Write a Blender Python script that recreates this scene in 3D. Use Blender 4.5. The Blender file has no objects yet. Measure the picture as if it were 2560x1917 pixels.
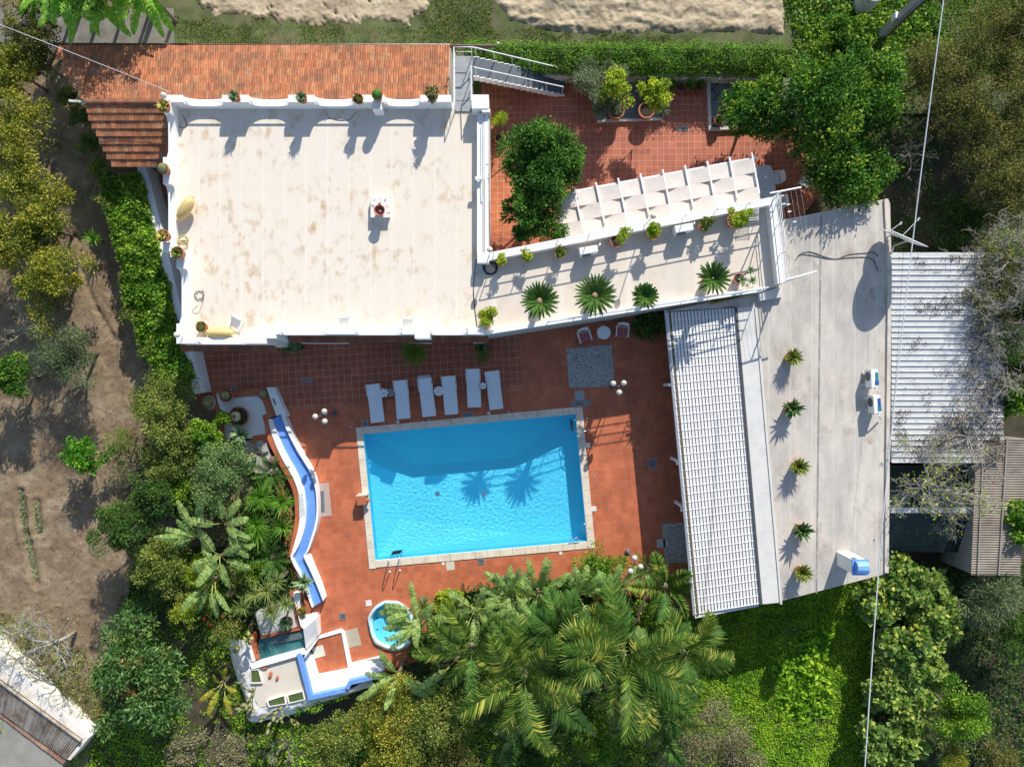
import bpy, math, random
import numpy as np
from math import sin, cos, pi, radians, atan2, sqrt
from mathutils import Vector, Matrix

SC = bpy.context.scene
COL = SC.collection
random.seed(7)
RNG = np.random.default_rng(11)

# ---------------------------------------------------------------- camera, light, exposure
F = 1777.0            # focal length in photo pixels
H = 35.5              # camera height above the pool patio
cam_d = bpy.data.cameras.new('camera')
cam = bpy.data.objects.new('camera', cam_d)
COL.objects.link(cam)
cam.location = (0, 0, H)
cam.rotation_euler = (0, 0, 0)
cam_d.sensor_fit = 'HORIZONTAL'
cam_d.angle = 2 * math.atan(1280 / F)
cam_d.clip_start = 0.5
cam_d.clip_end = 500
SC.camera = cam

ELEV = radians(30.5)
SX, SY = 0.325, 0.946           # horizontal direction towards the sun
world = bpy.data.worlds.new('World')
SC.world = world
world.use_nodes = True
nt = world.node_tree
bg = nt.nodes['Background']
sky = nt.nodes.new('ShaderNodeTexSky')
sky.sky_type = 'NISHITA'
sky.sun_disc = False
sky.sun_elevation = ELEV
sky.sun_rotation = math.atan2(SX, SY)
sky.air_density = 1.0
sky.dust_density = 0.6
nt.links.new(sky.outputs[0], bg.inputs[0])
bg.inputs[1].default_value = 0.125

sd = bpy.data.lights.new('sun', 'SUN')
sd.energy = 4.6
sd.angle = radians(0.5)
sd.color = (1.0, 0.95, 0.87)
sun = bpy.data.objects.new('sun', sd)
COL.objects.link(sun)
sun.location = (10, 30, 30)
dv = Vector((-SX * cos(ELEV), -SY * cos(ELEV), -sin(ELEV)))
sun.rotation_euler = dv.to_track_quat('-Z', 'Y').to_euler()

SC.view_settings.view_transform = 'Standard'
SC.view_settings.look = 'None'
SC.view_settings.gamma = 1.0
SC.view_settings.use_curve_mapping = False
SC.view_settings.exposure = 0.46
SC.cycles.use_denoising = True
SC.cycles.max_bounces = 8
SC.cycles.diffuse_bounces = 4
SC.cycles.glossy_bounces = 2
SC.cycles.transmission_bounces = 6
SC.cycles.transparent_max_bounces = 8

# ---------------------------------------------------------------- photo tiles -> points
K = 3.1543
OX = {'a': 0, 'b': 620, 'c': 1240, 'd': 1860}
OY = {'0': 0, '1': 460, '2': 920, '3': 1392}


def P(px, py, z=0.0):
    s = (H - z) / F
    return Vector(((px - 1280) * s, (958.5 - py) * s, z))


def q(tile, x, y, z=0.0):
    return P(OX[tile[0]] + x / K, OY[tile[1]] + y / K, z)


def o(x, y, z=0.0):
    return P(x / 0.86367, y / 0.86367, z)


def poly(tile, pts, z=0.0):
    f = o if tile == 'o' else (lambda x, y, zz: q(tile, x, y, zz))
    return [f(p[0], p[1], z) for p in pts]


# ---------------------------------------------------------------- materials
MATS = {}


def nd(t, kind, **kw):
    n = t.nodes.new(kind)
    for k, v in kw.items():
        setattr(n, k, v)
    return n


def new_mat(name):
    m = bpy.data.materials.new(name)
    m.use_nodes = True
    t = m.node_tree
    return m, t, t.nodes['Principled BSDF']


def ramp(t, stops):
    r = nd(t, 'ShaderNodeValToRGB')
    e = r.color_ramp.elements
    while len(e) < len(stops):
        e.new(0.5)
    for el, (p, c) in zip(e, stops):
        el.position = p
        el.color = (*c, 1) if len(c) == 3 else c
    return r


def mix(t, fac, a, b, mode='MIX'):
    m = nd(t, 'ShaderNodeMix', data_type='RGBA', blend_type=mode)
    for s, v in ((0, fac), (6, a), (7, b)):
        if hasattr(v, 'links') or hasattr(v, 'is_linked'):
            t.links.new(v, m.inputs[s])
        else:
            m.inputs[s].default_value = (*v, 1) if isinstance(v, tuple) and len(v) == 3 else v
    return m.outputs[2]


def noise(t, scale, detail=4, rough=0.6, vec=None, stretch=None):
    n = nd(t, 'ShaderNodeTexNoise')
    n.inputs['Scale'].default_value = scale
    n.inputs['Detail'].default_value = detail
    n.inputs['Roughness'].default_value = rough
    v = vec if vec is not None else geo(t)
    if stretch:
        mp = nd(t, 'ShaderNodeMapping')
        mp.inputs['Scale'].default_value = stretch
        t.links.new(v, mp.inputs[0])
        v = mp.outputs[0]
    t.links.new(v, n.inputs['Vector'])
    return n.outputs[0]


def geo(t):
    for n in t.nodes:
        if n.bl_idname == 'ShaderNodeNewGeometry':
            return n.outputs['Position']
    return nd(t, 'ShaderNodeNewGeometry').outputs['Position']


def island(t):
    geo(t)
    for n in t.nodes:
        if n.bl_idname == 'ShaderNodeNewGeometry':
            return n.outputs['Random Per Island']


def bump(t, b, h, strength=0.3, dist=0.02):
    n = nd(t, 'ShaderNodeBump')
    n.inputs['Strength'].default_value = strength
    n.inputs['Distance'].default_value = dist
    t.links.new(h, n.inputs['Height'])
    t.links.new(n.outputs[0], b.inputs['Normal'])
    return n


def mul(c, k):
    return tuple(min(1, x * k) for x in c)


def M(name, base, rough=0.6, var=0.12, scale=3.0, bmp=0.0, bscale=40, metal=0.0, spec=0.4, dirt=None, dscale=1.2, dlo=0.5, dhi=0.75):
    """plain weathered material: base colour with noise, optional dirt colour in patches, optional bump"""
    if name in MATS:
        return MATS[name]
    m, t, b = new_mat(name)
    n = noise(t, scale)
    r = ramp(t, [(0.3, mul(base, 1 - var)), (0.7, mul(base, 1 + var))])
    t.links.new(n, r.inputs[0])
    c = r.outputs[0]
    if dirt:
        n2 = noise(t, dscale, 6, 0.65)
        r2 = ramp(t, [(dlo, (0, 0, 0)), (dhi, (1, 1, 1))])
        t.links.new(n2, r2.inputs[0])
        c = mix(t, r2.outputs[0], c, dirt)
    t.links.new(c, b.inputs['Base Color'])
    b.inputs['Roughness'].default_value = rough
    b.inputs['Metallic'].default_value = metal
    b.inputs['Specular IOR Level'].default_value = spec
    if bmp:
        bump(t, b, noise(t, bscale, 5, 0.65), bmp)
    MATS[name] = m
    return m


def LEAF(name, c1, c2, c3=None, trans=0.3, rough=0.45, clump=0.35, cscale=1.1, spec=0.35):
    """leaves: colour drawn per leaf, with slow drifts through the plant"""
    if name in MATS:
        return MATS[name]
    m, t, b = new_mat(name)
    c1, c2, c3 = (mul((c[0] * 1.12, c[1] * 1.03, c[2] * 0.85), 1.7) for c in (c1, c2, c3 or c2))
    stops = [(0.0, c1), (0.7, c2), (1.0, c3)]
    r = ramp(t, stops)
    n = noise(t, cscale, 3)
    mr = nd(t, 'ShaderNodeMapRange')
    mr.inputs[1].default_value = 0.3
    mr.inputs[2].default_value = 0.7
    mr.inputs[3].default_value = -clump
    mr.inputs[4].default_value = clump
    t.links.new(n, mr.inputs[0])
    add = nd(t, 'ShaderNodeMath', operation='ADD', use_clamp=True)
    t.links.new(island(t), add.inputs[0])
    t.links.new(mr.outputs[0], add.inputs[1])
    t.links.new(add.outputs[0], r.inputs[0])
    t.links.new(r.outputs[0], b.inputs['Base Color'])
    b.inputs['Roughness'].default_value = min(0.7, rough + 0.12)
    b.inputs['Specular IOR Level'].default_value = spec * 0.45
    if trans:
        tr = nd(t, 'ShaderNodeBsdfTranslucent')
        c = mix(t, 1.0, r.outputs[0], (1.3, 1.5, 0.6), 'MULTIPLY')
        t.links.new(c, tr.inputs[0])
        ms = nd(t, 'ShaderNodeMixShader')
        ms.inputs[0].default_value = trans
        t.links.new(b.outputs[0], ms.inputs[1])
        t.links.new(tr.outputs[0], ms.inputs[2])
        t.links.new(ms.outputs[0], t.nodes['Material Output'].inputs[0])
    MATS[name] = m
    return m


def TILE(name, c1, c2, grout, size=0.33, rot=0.0, mortar=0.02, off=(0, 0), bmp=0.3, stain=None, rough=0.5):
    if name in MATS:
        return MATS[name]
    m, t, b = new_mat(name)
    mp = nd(t, 'ShaderNodeMapping')
    mp.inputs['Rotation'].default_value = (0, 0, rot)
    mp.inputs['Location'].default_value = (off[0], off[1], 0)
    t.links.new(geo(t), mp.inputs[0])
    br = nd(t, 'ShaderNodeTexBrick')
    br.offset = 0
    br.squash = 1
    br.inputs['Scale'].default_value = 1
    br.inputs['Mortar Size'].default_value = mortar * size / 2
    br.inputs['Mortar Smooth'].default_value = 0.1
    br.inputs['Brick Width'].default_value = size
    br.inputs['Row Height'].default_value = size
    br.inputs['Color1'].default_value = (*c1, 1)
    br.inputs['Color2'].default_value = (*c2, 1)
    br.inputs['Mortar'].default_value = (*grout, 1)
    t.links.new(mp.outputs[0], br.inputs['Vector'])
    n = noise(t, 0.8, 6, 0.7)
    r = ramp(t, [(0.3, (0.72, 0.72, 0.72)), (0.7, (1.2, 1.18, 1.15))])
    t.links.new(n, r.inputs[0])
    c = mix(t, 1.0, br.outputs[0], r.outputs[0], 'MULTIPLY')
    n2 = noise(t, 9, 5, 0.7)
    r2 = ramp(t, [(0.3, (0.85, 0.85, 0.85)), (0.7, (1.12, 1.12, 1.12))])
    t.links.new(n2, r2.inputs[0])
    c = mix(t, 1.0, c, r2.outputs[0], 'MULTIPLY')
    if stain:
        n3 = noise(t, 2.2, 8, 0.75)
        r3 = ramp(t, [(0.62, (0, 0, 0)), (0.75, (0.6, 0.6, 0.6))])
        t.links.new(n3, r3.inputs[0])
        c = mix(t, r3.outputs[0], c, stain)
    t.links.new(c, b.inputs['Base Color'])
    b.inputs['Roughness'].default_value = rough
    b.inputs['Specular IOR Level'].default_value = 0.3
    MATS[name] = m
    return m


# ---------------------------------------------------------------- mesh builder
class MB:
    def __init__(s):
        s.v = []
        s.f = []

    def n(s):
        return len(s.v)

    def add(s, vs, fs):
        b = len(s.v)
        s.v.extend([tuple(v) for v in vs])
        s.f.extend([tuple(i + b for i in f) for f in fs])
        return s

    def face(s, pts):
        return s.add(pts, [tuple(range(len(pts)))])

    def prism(s, pts, z0, z1, bottom=True):
        """flat outline extruded from z0 to z1 (pts give x, y)"""
        n = len(pts)
        a = sum(pts[i][0] * pts[(i + 1) % n][1] - pts[(i + 1) % n][0] * pts[i][1] for i in range(n))
        p = list(pts) if a > 0 else list(reversed(pts))
        vs = [(x[0], x[1], z0) for x in p] + [(x[0], x[1], z1) for x in p]
        fs = [tuple(range(n, 2 * n))]
        if bottom:
            fs.append(tuple(reversed(range(n))))
        for i in range(n):
            j = (i + 1) % n
            fs.append((i, j, n + j, n + i))
        return s.add(vs, fs)

    def box(s, c, size, rz=0.0, tilt=None):
        x, y, z = (d / 2 for d in size)
        vs = [Vector((i * x, j * y, k * z)) for k in (-1, 1) for j in (-1, 1) for i in (-1, 1)]
        R = Matrix.Rotation(rz, 3, 'Z')
        if tilt:
            R = R @ Matrix.Rotation(tilt[0], 3, 'X') @ Matrix.Rotation(tilt[1], 3, 'Y')
        c = Vector(c)
        return s.add([R @ v + c for v in vs], [(0, 2, 3, 1), (4, 5, 7, 6), (0, 1, 5, 4), (2, 6, 7, 3), (0, 4, 6, 2), (1, 3, 7, 5)])

    def beam(s, a, b, w, h):
        """square bar from a to b, width w, height h"""
        a, b = Vector(a), Vector(b)
        d = (b - a).normalized()
        up = Vector((0, 0, 1)) if abs(d.z) < 0.95 else Vector((1, 0, 0))
        r = d.cross(up).normalized() * w / 2
        u = r.cross(d).normalized() * h / 2
        vs = [p + i * r + j * u for p in (a, b) for i, j in ((-1, -1), (1, -1), (1, 1), (-1, 1))]
        return s.add(vs, [(0, 1, 2, 3), (7, 6, 5, 4), (0, 4, 5, 1), (1, 5, 6, 2), (2, 6, 7, 3), (3, 7, 4, 0)])

    def tube(s, pts, r, n=8, caps=True, radii=None):
        pts = [Vector(p) for p in pts]
        base = len(s.v)
        for i, p in enumerate(pts):
            d = (pts[min(i + 1, len(pts) - 1)] - pts[max(i - 1, 0)]).normalized()
            up = Vector((0, 0, 1)) if abs(d.z) < 0.9 else Vector((1, 0, 0))
            x = d.cross(up).normalized()
            y = x.cross(d)
            rr = radii[i] if radii else r
            for k in range(n):
                a = 2 * pi * k / n
                s.v.append(tuple(p + x * rr * cos(a) + y * rr * sin(a)))
        for i in range(len(pts) - 1):
            for k in range(n):
                k2 = (k + 1) % n
                s.f.append((base + i * n + k, base + (i + 1) * n + k, base + (i + 1) * n + k2, base + i * n + k2))
        if caps:
            s.f.append(tuple(base + k for k in range(n)))
            e = base + (len(pts) - 1) * n
            s.f.append(tuple(e + k for k in reversed(range(n))))
        return s

    def lathe(s, prof, n=20, c=(0, 0, 0), cap0=True, cap1=True):
        base = len(s.v)
        for r, z in prof:
            for k in range(n):
                a = 2 * pi * k / n
                s.v.append((c[0] + r * cos(a), c[1] + r * sin(a), c[2] + z))
        for i in range(len(prof) - 1):
            for k in range(n):
                k2 = (k + 1) % n
                s.f.append((base + i * n + k, base + i * n + k2, base + (i + 1) * n + k2, base + (i + 1) * n + k))
        if cap0:
            s.f.append(tuple(base + k for k in reversed(range(n))))
        if cap1:
            e = base + (len(prof) - 1) * n
            s.f.append(tuple(e + k for k in range(n)))
        return s

    def ball(s, c, r, n=16, sz=1.0):
        prof = [(r * sin(pi * i / n) if 0 < i < n else 0.002, -r * sz * cos(pi * i / n)) for i in range(n + 1)]
        return s.lathe(prof, n * 2, c)

    def build(s, name, mat, parent=None, loc=None, smooth=False, world=True, angle=None):
        me = bpy.data.meshes.new(name)
        v = np.array(s.v, dtype=np.float64).reshape(-1, 3)
        off = Vector((0, 0, 0))
        if world and parent is not None:
            p = parent
            while p is not None:
                off += p.location
                p = p.parent
        if world and parent is None and loc is not None:
            off = Vector(loc)
        me.from_pydata((v - np.array(off)).tolist(), [], s.f)
        me.validate()
        if smooth:
            me.polygons.foreach_set('use_smooth', [True] * len(me.polygons))
            if angle:
                me.set_sharp_from_angle(angle=angle)
        for m in (mat if isinstance(mat, (list, tuple)) else [mat]):
            me.materials.append(m)
        ob = bpy.data.objects.new(name, me)
        COL.objects.link(ob)
        if parent is not None:
            ob.parent = parent
        elif loc is not None:
            ob.location = loc
        return ob


def np_mesh(name, verts, quads, mat, parent=None, smooth=False):
    """big mesh of quads or triangles straight from arrays (coordinates local to the parent)"""
    me = bpy.data.meshes.new(name)
    nv, nf, k = len(verts), len(quads), quads.shape[1]
    me.vertices.add(nv)
    me.vertices.foreach_set('co', np.ascontiguousarray(verts, dtype=np.float32).ravel())
    me.loops.add(nf * k)
    me.loops.foreach_set('vertex_index', np.ascontiguousarray(quads, dtype=np.int32).ravel())
    me.polygons.add(nf)
    me.polygons.foreach_set('loop_start', np.arange(0, nf * k, k, dtype=np.int32))
    me.polygons.foreach_set('loop_total', np.full(nf, k, dtype=np.int32))
    if smooth:
        me.polygons.foreach_set('use_smooth', np.ones(nf, dtype=bool))
    me.update(calc_edges=True)
    me.materials.append(mat)
    ob = bpy.data.objects.new(name, me)
    COL.objects.link(ob)
    if parent is not None:
        ob.parent = parent
    return ob


def tag(ob, label=None, cat=None, group=None, kind=None):
    for k, v in (('label', label), ('category', cat), ('group', group), ('kind', kind)):
        if v:
            ob[k] = v
    return ob


def thing(name, loc, label, cat, group=None, rz=0.0):
    e = bpy.data.objects.new(name, None)
    e.empty_display_size = 0.2
    COL.objects.link(e)
    e.location = loc
    e.rotation_euler = (0, 0, rz)
    return tag(e, label, cat, group)


def dup(root, loc, label, rz=0.0, group=None, scale=1.0):
    """a copy of a thing with copies of its parts and sub-parts"""
    def rec(ob, parent):
        c = ob.copy()
        COL.objects.link(c)
        c.parent = parent
        for ch in ob.children:
            rec(ch, c)
        return c
    kids = list(root.children)
    r = root.copy()
    COL.objects.link(r)
    r.location = loc
    r.rotation_euler = (0, 0, rz)
    r.scale = (scale,) * 3
    r['label'] = label
    if group:
        r['group'] = group
    for ch in kids:
        rec(ch, r)
    return r


def structure(ob):
    ob['kind'] = 'structure'
    return ob
from mathutils.geometry import tessellate_polygon
# ---------------------------------------------------------------- terrain, soil, sand, patio, pool


def vnoise(x, y, scale, seed):
    """smooth value noise on arrays, about -1..1"""
    r = np.random.default_rng(seed)
    g = r.uniform(-1, 1, (256, 256))
    u, v = x / scale, y / scale
    i, j = np.floor(u).astype(int), np.floor(v).astype(int)
    fu, fv = u - i, v - j
    fu, fv = fu * fu * (3 - 2 * fu), fv * fv * (3 - 2 * fv)
    i0, i1, j0, j1 = i % 256, (i + 1) % 256, j % 256, (j + 1) % 256
    return (g[i0, j0] * (1 - fu) + g[i1, j0] * fu) * (1 - fv) + (g[i0, j1] * (1 - fu) + g[i1, j1] * fu) * fv


def fbm(x, y, scale, seed, octv=4, gain=0.55):
    t, a = 0, 1.0
    for k in range(octv):
        t = t + a * vnoise(x, y, scale / 2 ** k, seed + k)
        a *= gain
    return t


def grid(name, x0, x1, y0, y1, step, zf, mat, cut=()):
    nx, ny = int((x1 - x0) / step) + 1, int((y1 - y0) / step) + 1
    X, Y = np.meshgrid(np.linspace(x0, x1, nx), np.linspace(y0, y1, ny))
    Z = zf(X, Y)
    v = np.stack([X, Y, Z], -1).reshape(-1, 3)
    i = np.arange(nx * ny).reshape(ny, nx)
    f = np.stack([i[:-1, :-1], i[:-1, 1:], i[1:, 1:], i[1:, :-1]], -1).reshape(-1, 4)
    for pg in cut:
        c = v[f].mean(1)
        f = f[~inside(c[:, 0], c[:, 1], pg)]
    return np_mesh(name, v, f, mat, smooth=True)


def inside(X, Y, pg):
    """mask of points inside polygon pg (list of x, y)"""
    r = np.zeros(X.shape, bool)
    n = len(pg)
    for i in range(n):
        x0, y0 = pg[i][0], pg[i][1]
        x1, y1 = pg[(i + 1) % n][0], pg[(i + 1) % n][1]
        c = (y0 > Y) != (y1 > Y)
        with np.errstate(divide='ignore', invalid='ignore'):
            xi = (x1 - x0) * (Y - y0) / (y1 - y0 + 1e-12) + x0
        r ^= c & (X < xi)
    return r


def edge_dist(X, Y, pg):
    d = np.full(X.shape, 1e9)
    n = len(pg)
    for i in range(n):
        ax, ay = pg[i][0], pg[i][1]
        bx, by = pg[(i + 1) % n][0], pg[(i + 1) % n][1]
        l2 = (bx - ax) ** 2 + (by - ay) ** 2 + 1e-9
        t = np.clip(((X - ax) * (bx - ax) + (Y - ay) * (by - ay)) / l2, 0, 1)
        d = np.minimum(d, np.hypot(X - ax - t * (bx - ax), Y - ay - t * (by - ay)))
    return np.where(inside(X, Y, pg), d, -d)


def sheet(name, outline, mat, holes=(), z=None):
    """flat horizontal sheet from an outline with holes"""
    loops = [list(outline)] + [list(h) for h in holes]
    flat = [p for l in loops for p in l]
    if z is not None:
        flat = [Vector((p[0], p[1], z)) for p in flat]
    tris = tessellate_polygon([[Vector((p[0], p[1], 0)) for p in l] for l in loops])
    m = MB()
    fs = []
    for a, b, c in tris:
        A, B, C2 = flat[a], flat[b], flat[c]
        cr = (B[0] - A[0]) * (C2[1] - A[1]) - (B[1] - A[1]) * (C2[0] - A[0])
        fs.append((a, b, c) if cr > 0 else (a, c, b))
    m.add(flat, fs)
    return m.build(name, mat)


GZ = -0.30
soil_far = M('soil_far', (0.085, 0.078, 0.04), 0.9, 0.35, 0.6, 0.4, 30, dirt=(0.05, 0.07, 0.02))
PO = [q('b2', 850, 470), q('c2', 680, 305), q('c2', 780, 1415), q('b2', 958, 1582)]     # coping, outer corners
PI = [q('b2', 908, 520), q('c2', 628, 362), q('c2', 720, 1365), q('b2', 1003, 1515)]    # water edge
TUB = [(945, 470), (1000, 385), (1075, 340), (1190, 345), (1290, 420), (1320, 560), (1280, 690), (1180, 735), (1090, 720), (1000, 675), (970, 600)]
TUBW = [q('b3', x, y) for x, y in TUB]
structure(sheet('terrain', [(-220, -220), (220, -220), (220, 220), (-220, 220)], soil_far, [PO, TUBW], GZ - 0.35))

# brown tilled soil on the left
soil_m, t, b = new_mat('tilled_soil')
n1 = noise(t, 1.1, 8, 0.7)
r1 = ramp(t, [(0.3, (0.20, 0.138, 0.085)), (0.52, (0.34, 0.25, 0.16)), (0.72, (0.50, 0.395, 0.275))])
t.links.new(n1, r1.inputs[0])
n2 = noise(t, 26, 6, 0.75)
r2 = ramp(t, [(0.35, (0.62, 0.62, 0.62)), (0.65, (1.2, 1.2, 1.2))])
t.links.new(n2, r2.inputs[0])
c = mix(t, 1.0, r1.outputs[0], r2.outputs[0], 'MULTIPLY')
n3 = noise(t, 60, 2, 0.5)
r3 = ramp(t, [(0.66, (0, 0, 0)), (0.72, (1, 1, 1))])
t.links.new(n3, r3.inputs[0])
c = mix(t, r3.outputs[0], c, (0.48, 0.42, 0.33))
t.links.new(c, b.inputs['Base Color'])
b.inputs['Roughness'].default_value = 0.95
b.inputs['Specular IOR Level'].default_value = 0.1
bump(t, b, noise(t, 22, 8, 0.8), 1.0, 0.09)


def soil_z(X, Y):
    z = GZ + 0.07 * fbm(X, Y, 2.6, 3, 3) + 0.03 * np.abs(fbm(X, Y, 0.55, 9, 3)) + 0.035 * np.maximum(fbm(X, Y, 0.2, 21, 3) - 0.1, 0)
    # wheel ruts down the lane and drills with seedlings
    for pts, w, d in (([(605, 300), (640, 700), (760, 1000), (900, 1230)], 0.16, 0.10), ([(880, 980), (960, 1180), (1000, 1260)], 0.14, 0.08)):
        w3 = [q('a1', *p, GZ) for p in pts]
        for A, B in zip(w3[:-1], w3[1:]):
            l2 = (B - A).length_squared
            tt = np.clip(((X - A.x) * (B.x - A.x) + (Y - A.y) * (B.y - A.y)) / l2, 0, 1)
            dd = np.hypot(X - A.x - tt * (B.x - A.x), Y - A.y - tt * (B.y - A.y))
            z = z - d * np.exp(-(dd / w) ** 2)
    for pts in ([(165, 970), (210, 1300), (290, 1700)], [(290, 1060), (310, 1290)]):
        w3 = [q('a2', *p, GZ) for p in pts]
        for A, B in zip(w3[:-1], w3[1:]):
            l2 = (B - A).length_squared
            tt = np.clip(((X - A.x) * (B.x - A.x) + (Y - A.y) * (B.y - A.y)) / l2, 0, 1)
            dd = np.hypot(X - A.x - tt * (B.x - A.x), Y - A.y - tt * (B.y - A.y))
            z = z - 0.10 * np.exp(-(dd / 0.14) ** 2) + 0.07 * np.exp(-((dd - 0.35) / 0.18) ** 2)
    return z


structure(grid('field_soil', -30, -13.0, -22, 20.5, 0.07, soil_z, soil_m, cut=[[(-18.4, 13.8), (-12, 13.8), (-12, 22), (-18.4, 22)], [o(300, 1180, GZ), o(700, 1180, GZ), o(700, 1900, GZ), o(120, 1900, GZ), o(250, 1420, GZ)]]))

# grassy ground behind and beside the house
turf_m = M('turf_soil', (0.095, 0.115, 0.04), 0.9, 0.35, 1.5, 0.5, 50, dirt=(0.16, 0.13, 0.075), dscale=0.9, dlo=0.5, dhi=0.7)


def SPX(p):
    c = sum(TUBW, Vector()) / len(TUBW)
    return c + (p - c) * 1.6


def turf_z(X, Y):
    return GZ - 0.02 + 0.05 * fbm(X, Y, 1.6, 31, 3)


structure(grid('grass_verge', -18, 30, 13.6, 22, 0.15, turf_z, turf_m))
structure(grid('garden_soil', -24, 30, -22, 13.7, 0.4, lambda X, Y: GZ - 0.12 + 0.05 * fbm(X, Y, 1.6, 41, 3) - np.where((X < -12.6) & (Y > -5.5), 0.25, 0), M('garden_soil', (0.06, 0.05, 0.03), 0.95, 0.3, 2, 0.5, 40, dirt=(0.05, 0.075, 0.02), dscale=0.8), cut=[[PO[0] + Vector((-.5, .5, 0)), PO[1] + Vector((.5, .5, 0)), PO[2] + Vector((.5, -.5, 0)), PO[3] + Vector((-.5, -.5, 0))], [(SPX(p)) for p in TUBW]]))

# pale raked sand beds along the top
sand_m, t, b = new_mat('raked_sand')
n1 = noise(t, 0.8, 7, 0.7)
r1 = ramp(t, [(0.3, (0.27, 0.21, 0.14)), (0.5, (0.47, 0.38, 0.255)), (0.72, (0.62, 0.52, 0.37))])
t.links.new(n1, r1.inputs[0])
n2 = noise(t, 30, 6, 0.75)
r2 = ramp(t, [(0.35, (0.72, 0.72, 0.72)), (0.65, (1.15, 1.15, 1.15))])
t.links.new(n2, r2.inputs[0])
c = mix(t, 1.0, r1.outputs[0], r2.outputs[0], 'MULTIPLY')
t.links.new(c, b.inputs['Base Color'])
b.inputs['Roughness'].default_value = 0.95
b.inputs['Specular IOR Level'].default_value = 0.1
bump(t, b, noise(t, 40, 6, 0.7), 0.5, 0.04)
SAND = [[(425, -60), (428, 8), (470, 30), (560, 36), (640, 54), (730, 57), (800, 46), (880, 50), (918, 12), (925, -60)],
        [(1050, -60), (1068, 5), (1100, 40), (1190, 66), (1300, 72), (1450, 70), (1600, 74), (1694, 78), (1694, -60)]]
SANDW = [[o(x, y, GZ) for x, y in s] for s in SAND]
FEET = [(155, 75), (185, 60), (230, 130), (605, 45), (690, 105), (605, 150), (770, 145), (845, 135), (440, -20), (955, 15)]
for k, pg in enumerate(SANDW):
    def sand_z(X, Y, pg=pg, k=k):
        d = edge_dist(X, Y, pg) + (0.22, 0.09)[k] * fbm(X, Y, 0.9, 50 + k, 5, 0.7)
        s = np.clip(d / 0.6 + 0.5, 0, 1)
        s = s * s * (3 - 2 * s)
        z = GZ - 0.16 + 0.24 * s + s * (0.04 * fbm(X, Y, 1.4, 60 + k, 3) + 0.05 * np.abs(fbm(X, Y, 0.5, 70 + k, 4)) + 0.03 * np.maximum(fbm(X, Y, 0.18, 75 + k, 2), 0))
        if k == 1:
            z = z + s * 0.03 * np.sin(Y * 6 + 3 * fbm(X, Y, 1.2, 80, 3))
        if k == 0:
            for fx, fy in FEET:
                c0 = q('b0', fx, fy, GZ)
                u, w = (X - c0.x) * 0.8 + (Y - c0.y) * 0.6, -(X - c0.x) * 0.6 + (Y - c0.y) * 0.8
                z = z - 0.11 * np.exp(-(u / 0.07) ** 2 - (w / 0.15) ** 2)
        return z
    xs, ys = [p.x for p in pg], [p.y for p in pg]
    structure(grid('sand_bed', min(xs) - 0.5, max(xs) + 0.5, min(ys) - 0.6, max(ys), 0.05, sand_z, sand_m))

# ---------------------------------------------------------------- pool and its patio
TC = radians(5.3)
tile_s = TILE('tile_pool_side', (0.55, 0.16, 0.072), (0.46, 0.122, 0.054), (0.34, 0.19, 0.13), 0.33, -TC, 0.075, (0.1, 0.05), stain=(0.24, 0.055, 0.03))
tile_n = TILE('tile_house_side', (0.44, 0.125, 0.062), (0.36, 0.092, 0.045), (0.43, 0.33, 0.25), 0.345, -radians(3.6), 0.07, (0.05, 0.12))
tile_c = TILE('tile_courtyard', (0.47, 0.15, 0.085), (0.40, 0.118, 0.066), (0.54, 0.33, 0.235), 0.31, -radians(0.6), 0.06, (0.05, 0.12), stain=(0.30, 0.06, 0.03))
tile_p = TILE('tile_passage', (0.52, 0.17, 0.075), (0.47, 0.145, 0.06), (0.6, 0.4, 0.28), 0.31, 0.0, 0.05, (0.1, 0.12))
SPA_C = sum(TUBW, Vector()) / len(TUBW)
patio = [o(405, 735), o(800, 700), o(1450, 660), o(1510, 1330), o(1380, 1290), o(1235, 1250), o(1090, 1262), o(960, 1290), o(930, 1340), o(920, 1420), o(690, 1500), o(640, 1440), o(640, 1300), o(600, 1100), o(585, 880), o(430, 872), o(412, 800)]
tub_hole = [Vector((SPA_C.x + (p.x - SPA_C.x) * 0.93, SPA_C.y + (p.y - SPA_C.y) * 0.93, 0)) for p in TUBW]
structure(sheet('pool_patio', patio, tile_s, [PO, tub_hole], 0.0))
pn = poly('a1', [(1440, 1240)]) + poly('b1', [(1000, 1120)]) + poly('c1', [(165, 1060), (212, 1590)]) + poly('b2', [(940, 262), (262, 320), (160, 150)]) + poly('a2', [(1590, 190)])
structure(sheet('house_patio', pn, tile_n, (), 0.004))
# pavement edge skirt down to the soil
m = MB()
for i in range(len(patio)):
    A, B = patio[i], patio[(i + 1) % len(patio)]
    m.face([(A.x, A.y, 0), (A.x, A.y, -0.6), (B.x, B.y, -0.6), (B.x, B.y, 0)])
structure(m.build('patio_foundation', M('concrete_dark', (0.25, 0.24, 0.22), 0.9)))

court = [o(1040, 168), o(1180, 172), o(1540, 176), o(1770, 176), o(1770, 420), o(1720, 480), o(1450, 520), o(1040, 560)]
structure(sheet('courtyard_paving', court, tile_c, (), 0.0))
structure(sheet('passage_paving', [o(1058, 175, 0), o(1063, 500), o(1100, 520), o(1120, 420), o(1090, 330), o(1072, 300)], tile_p, (), 0.004))
m = MB()
for i in range(len(court)):
    A, B = court[i], court[(i + 1) % len(court)]
    m.face([(A.x, A.y, 0), (A.x, A.y, -0.6), (B.x, B.y, -0.6), (B.x, B.y, 0)])
structure(m.build('courtyard_foundation', M('concrete_dark', ())))

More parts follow.
